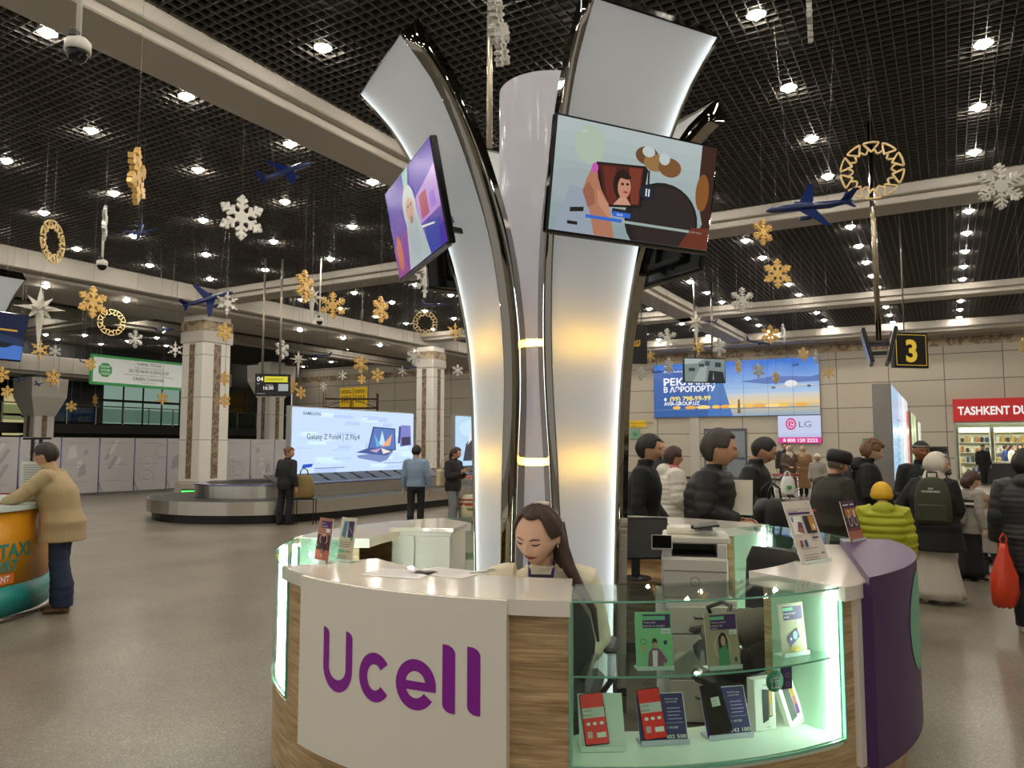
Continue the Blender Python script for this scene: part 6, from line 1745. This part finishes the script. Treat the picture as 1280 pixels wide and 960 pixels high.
    # ---- clothes
    if top:
        c = mat(top.get('c', '222226'), top.get('rough', .75)); puff = top.get('puff', 0.0); ln = top.get('len', .50); fl = top.get('flare', 1.0); ex = top.get('thick', .016) / H
        b = MB(); rings = []
        zs = []
        z = ln
        while z < .845: zs.append(z); z += .0105
        def tr(z):
            zz = max(z, .485)
            for i in range(len(TORSO) - 1):
                if TORSO[i][0] <= zz <= TORSO[i + 1][0]:
                    u = (zz - TORSO[i][0]) / (TORSO[i + 1][0] - TORSO[i][0]); return TORSO[i][1] + u * (TORSO[i + 1][1] - TORSO[i][1]), TORSO[i][2] + u * (TORSO[i + 1][2] - TORSO[i][2])
            return TORSO[-1][1], TORSO[-1][2]
        for z in zs:
            rx, ry = tr(z); k = 1.0
            if z < .56: k = 1 + (fl - 1) * (.56 - z) / max(.02, (.56 - ln))
            loose = top.get('loose', .012) * smooth01((.80 - z) / .1)
            pf_ = puff * (abs(math.sin(z / top.get('pitch', .035) * PI)) ** .6 - .5) if puff else 0
            rings.append(ellipse_ring(S(0, .004, z), ((rx * k) * stout + ex + loose + pf_) * H, ((ry * k) * stout * (1.12 if stout > 1 else 1.05) + ex + loose + pf_) * H, 28, .92))
        b.loft(rings, c)
        for s in (-1, 1):
            sh, e, w, d, pn = arm_pts(s, arms[0 if s < 0 else 1])
            sl = top.get('sleeve', .96)
            pts = []; rad = []
            path = [S(s * .075, .004, .80), sh, e, w]
            segs = [(path[0], path[1], 3, .040, .042), (path[1], path[2], 9, .042, .031), (path[2], e.lerp(w, sl), 9, .031, .0225)]
            for a, q, nn, r0, r1 in segs:
                for i in range(nn):
                    f = i / nn; pts.append(a.lerp(q, f)); rad.append((r0 + (r1 - r0) * f + ex + (puff * (abs(math.sin(len(pts) * 1.15)) - .4) * .8 if puff else .0015 * math.sin(len(pts) * 2.1))) * H)
            pts.append(e.lerp(w, sl)); rad.append((.0225 + ex) * H)
            b.tube(pts, rad, c, 14)
        if top.get('collar', True):
            b.loft([ellipse_ring(S(0, .006, .815), .055 * H, .050 * H), ellipse_ring(S(0, .004, .845), .046 * H, .045 * H), ellipse_ring(S(0, -.002, .845 + top.get('collar_h', .022)), .044 * H, .044 * H)], c)
        if top.get('hood'):
            b.ball(S(0, .055, .835), (.075 * H, .055 * H, .055 * H), c, 16, 10)
        shape_remesh(b, top.get('name', 'coat'), top.get('vox', vox), t, top.get('smooth', 2))
        if top.get('shirt'):
            b = MB(); cs = mat(top['shirt'], .7)
            b.add([S(-.030, -.062 - .004, .832), S(.030, -.066, .832), S(.012, -.088 - lean * 0, .70), S(-.012, -.088, .70)], [(0, 1, 2, 3)], cs); b.build('shirt_front', t)
    if legs and not seated:
        c = mat(legs.get('c', '1d1d22'), .8); b = MB(); lo = legs.get('loose', .008)
        b.loft([ellipse_ring(S(0, .004, z), rx * H, ry * H) for z, rx, ry in ((.47, .098, .070), (.52, .104, .073), (.575, .094, .066))], c)
        for s in (-1, 1):
            lp = leg_pts(s); rr_ = [.058, .050, .038 + lo * .5, .034 + lo, .029 + lo]
            pts = []; rad = []
            for i in range(4):
                for k in range(5):
                    f = k / 5; pts.append(lp[i].lerp(lp[i + 1], f)); rad.append((rr_[i] + (rr_[i + 1] - rr_[i]) * f + .002 * math.sin(i * 7 + k * 2.7)) * H)
            pts.append(lp[4] + Vector((0, 0, -.012))); rad.append(rr_[4] * H)
            b.tube(pts, rad, c, 16)
        shape_remesh(b, legs.get('name', 'trousers'), vox, t, 2)
    if seated:
        b = MB(); c = mat('26242a', .8); b.loft([ellipse_ring(S(0, .004, z), rx * H, ry * H) for z, rx, ry in ((.465, .09, .07), (.52, .106, .075), (.575, .096, .066))], c)
        for s in (-1, 1): b.tube([S(s * .055, .0, .52), S(s * .062, -.12, .515), S(s * .068, -.24, .50), S(s * .066, -.225, .40), S(s * .064, -.20, .265)], [.062 * H, .054 * H, .045 * H, .040 * H, .034 * H], c, 14)
        shape_remesh(b, 'trousers', vox * 1.2, t, 2)
        for s in (-1, 1):
            q = S(s * .064, -.215, .215); b = MB(); b.loft([ellipse_ring(q + Vector((0, 0, z)), rx, ry, 14) for z, rx, ry in ((-.02, .042, .10), (.02, .042, .095), (.05, .034, .06), (.09, .03, .034))], mat('1a1816', .5)); b.build('shoe', t)
    if skirt:
        c = mat(skirt['c'], .8); b = MB(); z0 = skirt.get('z', .03); zt = skirt.get('top', .56); n = 36; rings = []
        for i in range(9):
            f = i / 8; z = zt + (z0 - zt) * f; fl = 1 + skirt.get('flare', .55) * f ** 1.2
            rings.append([S(.100 * fl * math.cos(a) * (1 + skirt.get('fold', .05) * f * math.sin(7 * a + 1.0)), .004 + .078 * fl * math.sin(a) * (1 + skirt.get('fold', .05) * f * math.sin(7 * a)), z) for a in [2 * PI * k / n for k in range(n)]])
        b.loft(rings, c, True, True); b.build(skirt.get('name', 'skirt'), t)
    if not seated:
        for s in (-1, 1):
            lp = leg_pts(s)[-1]; b = MB(); c = mat(shoes, .5)
            rings = []
            for y, w_, h_ in ((.062, .028, .060), (.03, .036, .075), (-.03, .038, .075), (-.09, .044, .058), (-.14, .042, .045), (-.175, .024, .035)):
                rings.append([Vector((lp.x + w_ * math.cos(a), lp.y + y * H / 1.72, max(0.002, h_ * .5 + h_ * .5 * math.sin(a)))) for a in [2 * PI * k / 14 for k in range(14)]])
            b.loft(rings, c); b.build('shoe', t)
    # ---- face
    if features:
        dk = mat('2a1d18', .6); lip = mat(hair.get('lip', 'a4604e') if hair else 'a4604e', .45); wh = mat('d8d0c8', .4)
        if hair and hair.get('eyes') == 'down':
            b = MB()
            for s in (-1, 1): face_patch(b, dk, hh, HT, [(s * .070, -.004), (s * .11, -.032), (s * .165, -.040), (s * .225, -.012), (s * .235, .004), (s * .165, -.016), (s * .11, -.010)], .003)
            b.build('eyelashes', t)
        else:
            b = MB()
            for s in (-1, 1): face_patch(b, wh, hh, HT, ell(s * .145, .0, .058, .020), .002); face_patch(b, dk, hh, HT, ell(s * .145, .0, .024, .020, 10), .0038)
            b.build('eyes', t)
        b = MB()
        for s in (-1, 1): face_patch(b, mat(hair.get('brow', '2a1d16') if hair else '2a1d16', .7), hh, HT, [(s * .06, .072), (s * .13, .098), (s * .21, .085), (s * .235, .062), (s * .20, .070), (s * .13, .080), (s * .065, .056)], .003)
        b.build('eyebrows', t)
        b = MB(); face_patch(b, lip, hh, HT, [(x * (hair or {}).get('smile', 1.0), z) for x, z in [(-.115, -.266), (-.05, -.252), (-.015, -.247), (0, -.253), (.015, -.247), (.05, -.252), (.115, -.266), (.05, -.300), (0, -.310), (-.05, -.300)]], .003); b.build('lips', t)
        if beard:
            b = MB(); head_grid(b, mat(beard, .9), hh, HT, 40, 30, .004, lambda u, v: v < -.30 and (u < 1.5 or u > 2 * PI - 1.5) and not (v > -.46 and v < -.30 and (u < .28 or u > 2 * PI - .28))); b.build('beard', t)
    # ---- hair and hats
    if hair:
        hm = mat(hair.get('c', '1c1512'), .62); st = hair.get('style', 'short')
        front = lambda u: min(u, 2 * PI - u)        # 0 at the face, pi at the back
        if st in ('short', 'long', 'curly', 'tied'):
            hl = hair.get('line', .50)
            lim = lambda u: hl - (hl - .04) * smooth01((front(u) - .65) / .5) - .52 * smooth01((front(u) - 1.72) / .35) - .06 * math.cos(2 * front(u)) * (front(u) < .7)
            th = hair.get('thick', .014)
            b = MB(); cap_grid(b, hm, hh, HT, lim, lambda u, v: th * (1 + .22 * math.sin(9 * u + 3 * v) + .12 * math.sin(23 * u)) + .002)
            if st == 'curly': 
                rn = random.Random(5)
                for k in range(40):
                    u = rn.random() * 2 * PI; v = .45 + .55 * rn.random()
                    b.ball(HT @ (head_point(u, min(1, v), hh) * 1.06), .03, hm, 8, 5)
            if st == 'tied':
                q = HT @ Vector((0, .47 * hh, .2 * hh)); b.ball(q, (.05, .05, .05), hm, 12, 8)
            b.build('hair', t)
            if st == 'long':
                bk = hair.get('length', .42)
                b = MB()
                for s0, s1, yo in ((-.36, .36, .38),):
                    rings = []
                    for i in range(12):
                        f = i / 11
                        top_ = HT @ Vector((0, yo * hh, .10 * hh)); top_.z -= f * bk * H * .55; top_.y += .03 * math.sin(f * PI) + hair.get('back', 0) * f
                        top_.x += hair.get('side', 0.0) * f
                        wv = .33 * hh * (1 + hair.get('spread', .18) * f) * (1 - .35 * f ** 4)
                        rings.append([top_ + Vector((wv * math.cos(a) * (1 + .05 * math.sin(6 * a + f * 5)), .16 * hh * (1 - .3 * f) * math.sin(a), 0)) for a in [2 * PI * k / 24 for k in range(24)]])
                    b.loft(rings, hm)
                for s in hair.get('locks', ()):
                    p0 = HT @ Vector((s * .33 * hh, .02 * hh, .15 * hh))
                    p0 = HT @ Vector((s * .30 * hh, .22 * hh, .10 * hh)); pts = [p0, p0 + Vector((s * .022, .0, -.10)), p0 + Vector((s * .055, -.03, -.19)), p0 + Vector((s * .105, -.07, -.27)), p0 + Vector((s * .165, -.10, -.36)), p0 + Vector((s * .185, -.11, -.50))]
                    b.tube(pts, [.034, .046, .044, .032, .022, .008], hm, 12, flat=.7)
                b.build('long_hair', t)
        elif st == 'beanie':
            b = MB(); cap_grid(b, hm, hh, HT, lambda u: .14 - .42 * smooth01((front(u) - .6) / 1.0), lambda u, v: .018 + .0025 * math.sin(26 * u) + (.006 if v < .02 else 0))
            b.build('knitted_hat', t)
            if hair.get('under'): 
                b = MB(); head_grid(b, mat(hair['under'], .7), hh, HT, 40, 28, .006, lambda u, v: .0 > v > -.50 and front(u) > 1.7); b.build('hair', t)
        elif st == 'fur':
            b = MB(); b.lathe([(.40 * hh, .07 * hh), (.48 * hh, .10 * hh), (.53 * hh, .30 * hh), (.53 * hh, .55 * hh), (.44 * hh, .68 * hh), (.0, .70 * hh)], hm, 36, HT @ Matrix.Diagonal((1, 1.12, 1, 1)), True, False); b.build('fur_hat', t)
            b = MB(); head_grid(b, mat('5a5048', .8), hh, HT, 40, 28, .006, lambda u, v: .14 > v > -.32 and front(u) > 1.45); b.build('hair', t)
        elif st == 'cap':
            b = MB(); cap_grid(b, hm, hh, HT, lambda u: .30 - .1 * smooth01((front(u) - .6) / 1.2), lambda u, v: .010); b.build('cap', t)
            if hair.get('band'):
                b = MB(); b.lathe([(.352 * hh + .010, .24 * hh), (.352 * hh + .012, .27 * hh), (.34 * hh + .010, .31 * hh)], mat(hair['band'], .7), 32, HT @ Matrix.Diagonal((1, 1.25, 1, 1)), True, False); b.build('cap_band', t)
        elif st == 'hijab':
            b = MB(); head_grid(b, hm, hh, HT, 44, 34, lambda u, v: .016 + .004 * math.sin(5 * u + 4 * v), lambda u, v: front(u) > .98 - .15 * v or v > .52)
            rings = []
            q0 = HT @ Vector((0, .06 * hh, -.28 * hh))
            for i in range(8):
                f = i / 7; z = q0.z + (S(0, 0, .79).z - q0.z) * f; cy = q0.y + (S(0, .004, .79).y - q0.y) * f
                rings.append([Vector((q0.x * (1 - f) + (.34 * hh + f * .05 * H) * math.cos(a), cy + (.40 * hh + f * .02 * H) * math.sin(a) * (.92 if math.sin(a) < 0 else 1.05), z + .012 * math.sin(3 * a + f * 6))) for a in [2 * PI * k / 30 for k in range(30)]])
            b.loft(rings, hm, True, False); b.build('headscarf', t)
    t['_H'] = H
    del t['_H']
    return t, HT, hh, S

def at(px, f): return W((px - 640) / 943 * f, f)

# ---- the worker behind the front counter
ARMS['desk'] = ((.150, .01, .640), (.075, -.085, .555), (-.7, -.6, .1), (0, 0, -1))
wk, HT, hh, S = person('smiling young woman with long brown hair looking down behind the white counter', W(.155, 3.78, -.335), -6, 1.74, dict(c='e6dcc0', len=.50, shirt='3a3048', collar_h=.006, vox=.007, name='jacket'), None,
    dict(c='3b2618', style='long', eyes='down', lip='8c3430', brow='26170f', smile=1.3, length=.40, locks=(1,), side=.04, thick=.014, spread=.15, line=.60), SKIN_L, ('desk', 'desk'), .20, (-22, 15, 4), 1.16, .88, vox=.006, seated=True)
b = MB(); q = HT @ Vector((.372 * hh, .03 * hh, -.17 * hh)); b.lathe([(.010, -.003), (.013, 0), (.010, .003), (.007, 0), (.010, -.003)], mat('e8e4da', .2, .8), 16, Matrix.Translation(q) @ Matrix.Rotation(PI / 2, 4, 'Y'), True, False); b.build('earring', wk)
b = MB(); q = HT @ Vector((.02 * hh, .22 * hh, .50 * hh)); b.lathe([(.030, -.008), (.036, 0), (.030, .010), (.02, .004)], mat('d8c8b0', .7), 16, Matrix.Translation(q)); b.build('hair_tie', wk)
b = MB(); c = mat('4a2a7a', .6)
for s in (-1, 1): b.tube([S(s * .035, .0, .862), S(s * .030, -.055, .82), S(s * .014, -.085, .74), S(0, -.092, .66)], .007, c, 6)
b.build('lanyard', wk)

# ---- the man leaning on the taxi counter
tm, HT, hh, S = person('man in a beige jacket and jeans leaning on the orange taxi counter', at(83, 7.9), -78, 1.74, dict(c='a8936c', len=.415, flare=1.16, rough=.7, loose=.022, collar_h=.03, name='beige_jacket', vox=.009), dict(c='1d2a44', loose=.026, name='jeans'),
    dict(c='2a1d18', style='short', thick=.012), SKIN, ('counter', 'counter'), .26, (-6, 8, 0), 1.05, 1.12, shoes='6a4a30', vox=.009, stride=.025)
b = MB()
for s in (-1, 1): 
    e = face_at(s * .145, .0, hh, .022); b.lathe([(.026, -.0015), (.029, 0), (.026, .0015), (.025, 0), (.026, -.0015)], BLACK, 20, HT @ Matrix.Translation(e) @ Matrix.Rotation(PI / 2, 4, 'X'), True, False)
    b.tube([HT @ (e + Vector((s * .028, 0, .004))), HT @ Vector((s * .375 * hh, -.1 * hh, .01 * hh)), HT @ Vector((s * .365 * hh, .06 * hh, .0))], .0025, BLACK, 6)
b.build('eyeglasses', tm)
b = MB()
b.tube([S(.1, -.03, .60), S(.105, .03, .595)], .010, mat('8f7a56', .7), 6); b.box(S(.118, -.03, .50), (.012, .14, .16), mat('9c8862', .7), .005); b.build('jacket_pocket', tm)

# ---- by the carousel
p1, *_ = person('woman in black with tied brown hair standing by the baggage carousel', at(358, 16.4), 150, 1.66, dict(c='17171a', len=.46, collar_h=.03, name='jacket'), dict(c='15161a', loose=.016), dict(c='6a4630', style='tied'), SKIN, ('down', 'front'), .10, (-75, 8, 0), 1.05, vox=.014)
bag('handbag', 'olive brown handbag at the side of the woman in black, by the carousel', W((381 - 640) / 943 * 16.5, 16.5, .56), 10, .44, .26, .50, mat('7d6a3c', .6), True)
tst = thing('bag_stand', 'thin black stand holding the olive brown handbag by the carousel', 'stand', at(383, 16.5), YAW)
b = MB(); b.box((0, 0, .545), (.46, .26, .025), BLACK); b.build('top', tst)
for sx in (-1, 1):
    for sy in (-1, 1):
        b = MB(); b.cyl((sx * .21, sy * .11, 0), (sx * .21, sy * .11, .535), .012, BLACK, 8); b.build('leg', tst)
person('man in a light blue shirt and dark trousers seen from behind at the carousel', at(520.5, 15.4), 172, 1.70, dict(c='7d93ac', len=.51, loose=.012, thick=.008, name='shirt', collar_h=.012), dict(c='17181d'), dict(c='120e0c', style='short'), SKIN, ('down', 'down'), 0, (0, 0, 0), 1.0, 1.0, vox=.013, features=False)
p2, HT, hh, S = person('young woman in a black jacket and grey jeans looking at her phone', at(567, 15.4), 62, 1.66, dict(c='1b1b20', len=.47, name='jacket'), dict(c='7a7c7e', loose=.016, name='grey_jeans'), dict(c='3a2418', style='long', length=.26, spread=.05), SKIN, ('phone', 'phone'), .03, (4, 12, 0), 1.05, vox=.012)
t = thing('tote_bag', 'cream tote bag on the shoulder of the woman looking at her phone', 'bag', p2.location + W(-.16, .02, .86), YAW + R(30))
b = MB(); b.box((0, 0, .18), (.40, .12, .36), mat('c4b896', .8), .04); b.build('body', t)
b = MB(); b.tube([(-.12, 0, .34), (-.08, 0, .55), (.05, 0, .64), (.12, 0, .55), (.14, 0, .34)], .014, mat('c4b896', .8), 6); b.build('strap', t)
t = thing('smartphone', 'phone held by the woman with the tote bag', 'phone', p2.location + W(.24, -.10, 1.17), YAW + R(60)); b = MB(); b.box((0, 0, 0), (.075, .15, .01), BLACKG, .003, Matrix.Rotation(R(35), 4, 'X')); b.build('body', t); b = MB(); b.box((0, 0, .006), (.068, .14, .001), scr('a8b4c0', .4), 0, Matrix.Rotation(R(35), 4, 'X')); b.build('screen', t)

# ---- behind the rear counter
person('dark haired man in a black jacket behind the rear counter, beside the pillar', at(803, 7.5), 72, 1.78, dict(c='131315', len=.45, collar_h=.035, rough=.8, name='jacket'), dict(c='15151a'), dict(c='14100e', style='short', thick=.018), SKIN, ('down', 'hold_low'), .05, (0, 6, 0), 1.12, 1.05, vox=.010)
person('man in a dark jacket far behind the dark haired man at the rear counter', at(821, 11.0), 40, 1.78, dict(c='23252c', len=.45, shirt='2a3a5a', name='jacket'), dict(c='1c1c20'), dict(c='4a3a30', style='short', thick=.006), SKIN, ('down', 'down'), 0, (0, 0, 0), 1.05, 1.08, vox=.012)
p3, HT, hh, S = person('woman in a white puffer jacket and pink scarf, half hidden by the big man', at(836, 9.2), 100, 1.67, dict(c='d2ccc0', len=.48, puff=.012, thick=.035, hood=True, name='puffer_jacket'), dict(c='1c1c20'), dict(c='3a221c', style='short', thick=.02), SKIN, ('front', 'front'), .05, (0, 5, 0), 1.05, 1.1, vox=.012)
b = MB(); b.lathe([(.085, -.05), (.10, -.02), (.10, .02), (.08, .05)], mat('d86a7c', .8), 24, Matrix.Translation(S(0, 0, .845))); b.build('pink_scarf', p3)
person('large man with greying dark hair in a black padded jacket behind the rear counter', at(884, 6.85), 66, 1.76, dict(c='141419', len=.44, puff=.007, pitch=.05, thick=.045, collar_h=.03, rough=.55, name='padded_jacket'), dict(c='15151a'), dict(c='39342f', style='short', thick=.022), SKIN, ('front', 'front'), .10, (6, 8, 0), 1.38, 1.30, vox=.011)
person('man in a black jacket looking down at his hands, right of the tall blank sign', at(939, 7.75), 60, 1.79, dict(c='101114', len=.46, rough=.6, collar_h=.03, name='jacket'), dict(c='14141a'), dict(c='1c1512', style='short', thick=.007), SKIN, ('front', 'front'), .08, (10, 26, 0), 1.12, 1.05, vox=.010)
bag('travel_bag', 'big round black bag in front of the man looking down, behind the kiosk', W((962 - 640) / 943 * 7.1, 7.1, .75), 20, .36, .28, .46, mat('0e0e10', .5), True)
tst = thing('luggage_trolley', 'luggage trolley carrying the big round black bag behind the kiosk', 'trolley', at(962, 7.1), YAW + R(20))
b = MB(); b.box((0, 0, .72), (.52, .38, .05), mat('2a2a2c', .5)); b.build('deck', tst)
for sx in (-1, 1):
    for sy in (-1, 1):
        b = MB(); b.cyl((sx * .23, sy * .16, .06), (sx * .23, sy * .16, .70), .015, STEEL, 8); b.build('leg', tst)
        b = MB(); b.tube([(sx * .23 - .015, sy * .16, .05), (sx * .23 + .015, sy * .16, .05)], .05, BLACK, 12); b.build('wheel', tst)
# ---- far pair by the brand board
person('far woman in a long tan coat and pale headscarf seen from behind', at(1003, 25.5), 165, 1.68, dict(c='8f6c48', len=.16, flare=1.25, loose=.016, name='long_coat'), dict(c='17161a'), dict(c='b49a7a', style='hijab'), SKIN, ('down', 'down'), 0, vox=.018, features=False)
person('far woman in a long brown fur coat and white headscarf facing the camera', at(986, 25.0), 12, 1.70, dict(c='5c4a3a', len=.18, flare=1.2, loose=.018, shirt='c8b8a0', name='long_coat'), dict(c='17161a'), dict(c='d4ccc0', style='hijab'), SKIN, ('front', 'front'), 0, vox=.018)
person('far dark haired man behind the woman in the brown fur coat', at(981, 26.5), -20, 1.80, dict(c='2c2a2c', len=.4, name='jacket'), dict(c='17161a'), dict(c='17120f', style='short'), SKIN, ('down', 'down'), 0, vox=.02)
person('far child in a patterned white and black jacket beside the tan coat', at(1021, 22.5), -30, 1.42, dict(c='a09a90', len=.45, name='jacket'), dict(c='17161a'), dict(c='d0c8bc', style='beanie'), SKIN, ('down', 'down'), 0, vox=.018, child=True)
# ---- queue at the right
person('older man in a black fur hat and dark olive coat', at(1037, 8.3), 112, 1.60, dict(c='2c2a22', len=.34, loose=.02, thick=.022, collar_h=.03, name='olive_coat'), dict(c='15151a'), dict(c='0f0d0c', style='fur'), SKIN, ('front', 'front'), .10, (-12, 14, 0), 1.10, 1.12, vox=.010)
yb2, HT, hh, S = person('young man with curly light brown hair in a black hooded jacket', at(1079, 9.1), 70, 1.76, dict(c='0f0f12', len=.46, hood=True, thick=.025, collar_h=.04, name='hooded_jacket'), dict(c='15151a'), dict(c='6e4c30', style='curly', thick=.02, brow='5a4028'), SKIN_L, ('front', 'reach'), .07, (8, 16, 0), 1.08, 1.05, vox=.010)
def backpack(label, owner, off, ang, w, d, h, c, brand=None, zrot=0):
    t = thing('backpack', label, 'backpack', owner.location + off, YAW + R(ang))
    m = mat(c, .8)
    rings = []
    for z, k, dd in ((0, .86, .8), (.06, .97, 1), (.3, 1.0, 1.05), (.62, .96, .95), (.85, .80, .75), (.96, .55, .5), (1.0, .25, .3)):
        rings.append([(w / 2 * k * math.copysign(abs(math.cos(a)) ** .55, math.cos(a)), d / 2 * dd * math.copysign(abs(math.sin(a)) ** .55, math.sin(a)), z * h) for a in [2 * PI * q / 32 for q in range(32)]])
    b = MB(); b.loft(rings, m); b.build('body', t)
    b = MB(); b.box((0, d * .52, h * .24), (w * .78, d * .16, h * .36), m, .02); b.build('front_pocket', t)
    b = MB(); b.tube([(-.05, -.01, h * .97), (-.045, -.01, h * 1.10), (.045, -.01, h * 1.10), (.05, -.01, h * .97)], .010, m, 8); b.build('grab_handle', t)
    for s in (-1, 1):
        b = MB(); b.tube([(s * w * .25, -d * .4, h * .92), (s * w * .34, -d * 1.0, h * 1.0), (s * w * .42, -d * 1.5, h * .72), (s * w * .42, -d * 1.0, h * .3), (s * w * .36, -d * .45, h * .12)], .016, m, 8, flat=.5); b.build('strap', t)
    if brand:
        art('printed_words', t, frame((w * .30, d * .535, h * .66), (-1, 0, 0), (0, 0, 1)), w * .6, h * .14, brand, .002)
    return t
backpack('dark grey backpack on the curly haired young man', yb2, W(-.20, .02, 1.06), 70, .28, .15, .40, '2c2e33')
ch, HT, hh, S = person('child in a yellow knitted hat and lime puffer jacket seen from behind', at(1100, 7.0), 160, 1.34, dict(c='a3a51c', len=.36, puff=.022, pitch=.052, thick=.030, hood=True, collar_h=.03, rough=.6, name='puffer_jacket', vox=.008, smooth=1), dict(c='2c3038'), dict(c='d9a81c', style='beanie', under='4a3424'), SKIN_L, ('down', 'down'), 0, (0, 4, 0), .92, 1.18, vox=.008, child=True)
person('dark skinned man in a black cap and jacket behind the woman with the backpack', at(1149, 9.7), -6, 1.74, dict(c='131316', len=.45, shirt='6a6e72', collar_h=.03, name='jacket'), dict(c='15151a'), dict(c='121214', style='cap', band='8a8a8a'), SKIN_D, ('down', 'hip'), .02, (0, 4, 0), 1.10, 1.1, vox=.010)
hj, HT, hh, S = person('woman in a white headscarf, black top and long white skirt', at(1164, 8.35), 128, 1.58, dict(c='111113', len=.36, flare=1.35, loose=.028, thick=.022, collar=False, name='black_top'), None, dict(c='d4cabc', style='hijab'), SKIN_L, ('front', 'hip'), .03, (-64, 4, 0), 1.22, 1.22, skirt=dict(c='cfc8ba', z=.035, flare=.75, fold=.07, top=.50), shoes='d0ccc4', vox=.009)
backpack('olive green backpack with small white lettering on the woman in white headscarf', hj, W(-.085, -.135, .86), -38 + 180 + 6, .36, .17, .50, '3a402c', [('t', 'YAYA', .32, .55, .30, WH, 'l', .24, .02), ('t', 'KINDERHERZ', .05, .12, .28, WH, 'l', .8, .01)])
gl, HT, hh, S = person('girl with brown hair in a light jacket with black and white stripes', at(1207, 9.7), 96, 1.34, dict(c='9c968c', len=.44, loose=.018, name='jacket'), dict(c='121216'), dict(c='4a3224', style='long', length=.20), SKIN_L, ('down', 'front'), .05, (0, 14, 0), 1.05, vox=.011, child=True, skirt=dict(c='121216', z=.05, flare=.3, top=.5))
b = MB()
for z, c in ((.70, '16161a'), (.725, 'e0dcd4'), (.75, '16161a')): b.loft([ellipse_ring(S(0, .004, z - .010), .152 * 1.34, .108 * 1.34, 24), ellipse_ring(S(0, .004, z + .010), .150 * 1.34, .106 * 1.34, 24)], mat(c, .8), True, False)
b.build('striped_band', gl)
backpack('small silver grey backpack on the girl with brown hair', gl, W(-.17, -.03, .72), 96, .24, .13, .34, '98948c')
person('toddler in a tan hat and cream coat beside the girl', at(1230, 10.0), -70, 1.02, dict(c='a8a094', len=.30, flare=1.1, thick=.02, name='cream_coat'), dict(c='3a3a3c'), dict(c='8a6a48', style='beanie'), SKIN_L, ('down', 'down'), 0, (0, 0, 0), 1.0, 1.15, vox=.010, child=True)
rw, HT, hh, S = person('person in a long black puffer coat cut by the right edge, holding an orange bag', at(1281, 7.05), 150, 1.63, dict(c='19191c', len=.33, puff=.006, pitch=.030, thick=.035, hood=True, name='puffer_coat', rough=.5), dict(c='141418', loose=.012), dict(c='17100e', style='short', thick=.03), SKIN, ('down', 'down'), .02, (-30, 6, 0), 1.12, 1.15, vox=.010, shoes='a89c90', stride=.05)
t = thing('plastic_bag', 'orange red plastic bag hanging from the hand at the right edge', 'bag', W((1246 - 640) / 943 * 6.95, 6.95, .24), YAW)
b = MB(); ORB = mat('c83a1c', .28); rings = []
rn = random.Random(9)
for z, rx, ry in ((0, .05, .04), (.03, .10, .07), (.14, .122, .09), (.28, .115, .08), (.40, .08, .055), (.50, .045, .03), (.57, .03, .02)):
    rings.append([(rx * math.cos(a) * (1 + .10 * math.sin(5 * a + z * 20)) + .02 * z, ry * math.sin(a) * (1 + .12 * math.sin(4 * a + z * 15)), z + .008 * math.sin(6 * a)) for a in [2 * PI * q / 30 for q in range(30)]])
b.loft(rings, ORB); b.build('body', t)
b = MB(); b.tube([(.0, 0, .56), (-.02, 0, .61), (.012, 0, .665), (.045, 0, .61), (.03, 0, .56)], .008, ORB, 8); b.build('handle', t)
# ---- shoppers far away
for px, f, fc, H_, c, hc, lab in ((1228, 33.0, -10, 1.74, '17181c', '15120f', 'far man in a long black coat and hat standing in the shop opening'), (1256, 35.5, 60, 1.74, '2a3f7a', '14100e', 'far person in a blue jacket inside the shop'), (1264, 35.2, 40, 1.72, 'd8d4cc', '17120f', 'far person in a white jacket inside the shop'), (1275, 35.6, -40, 1.74, '3a3632', '14100e', 'far dark haired person inside the shop near the right edge')):
    person(lab, at(px, f), fc, H_, dict(c=c, len=.32 if px == 1228 else .46, name='coat'), dict(c='1a1a1e'), dict(c=hc, style='cap' if px == 1228 else 'short'), SKIN, ('down', 'down'), 0, vox=.022, features=False)
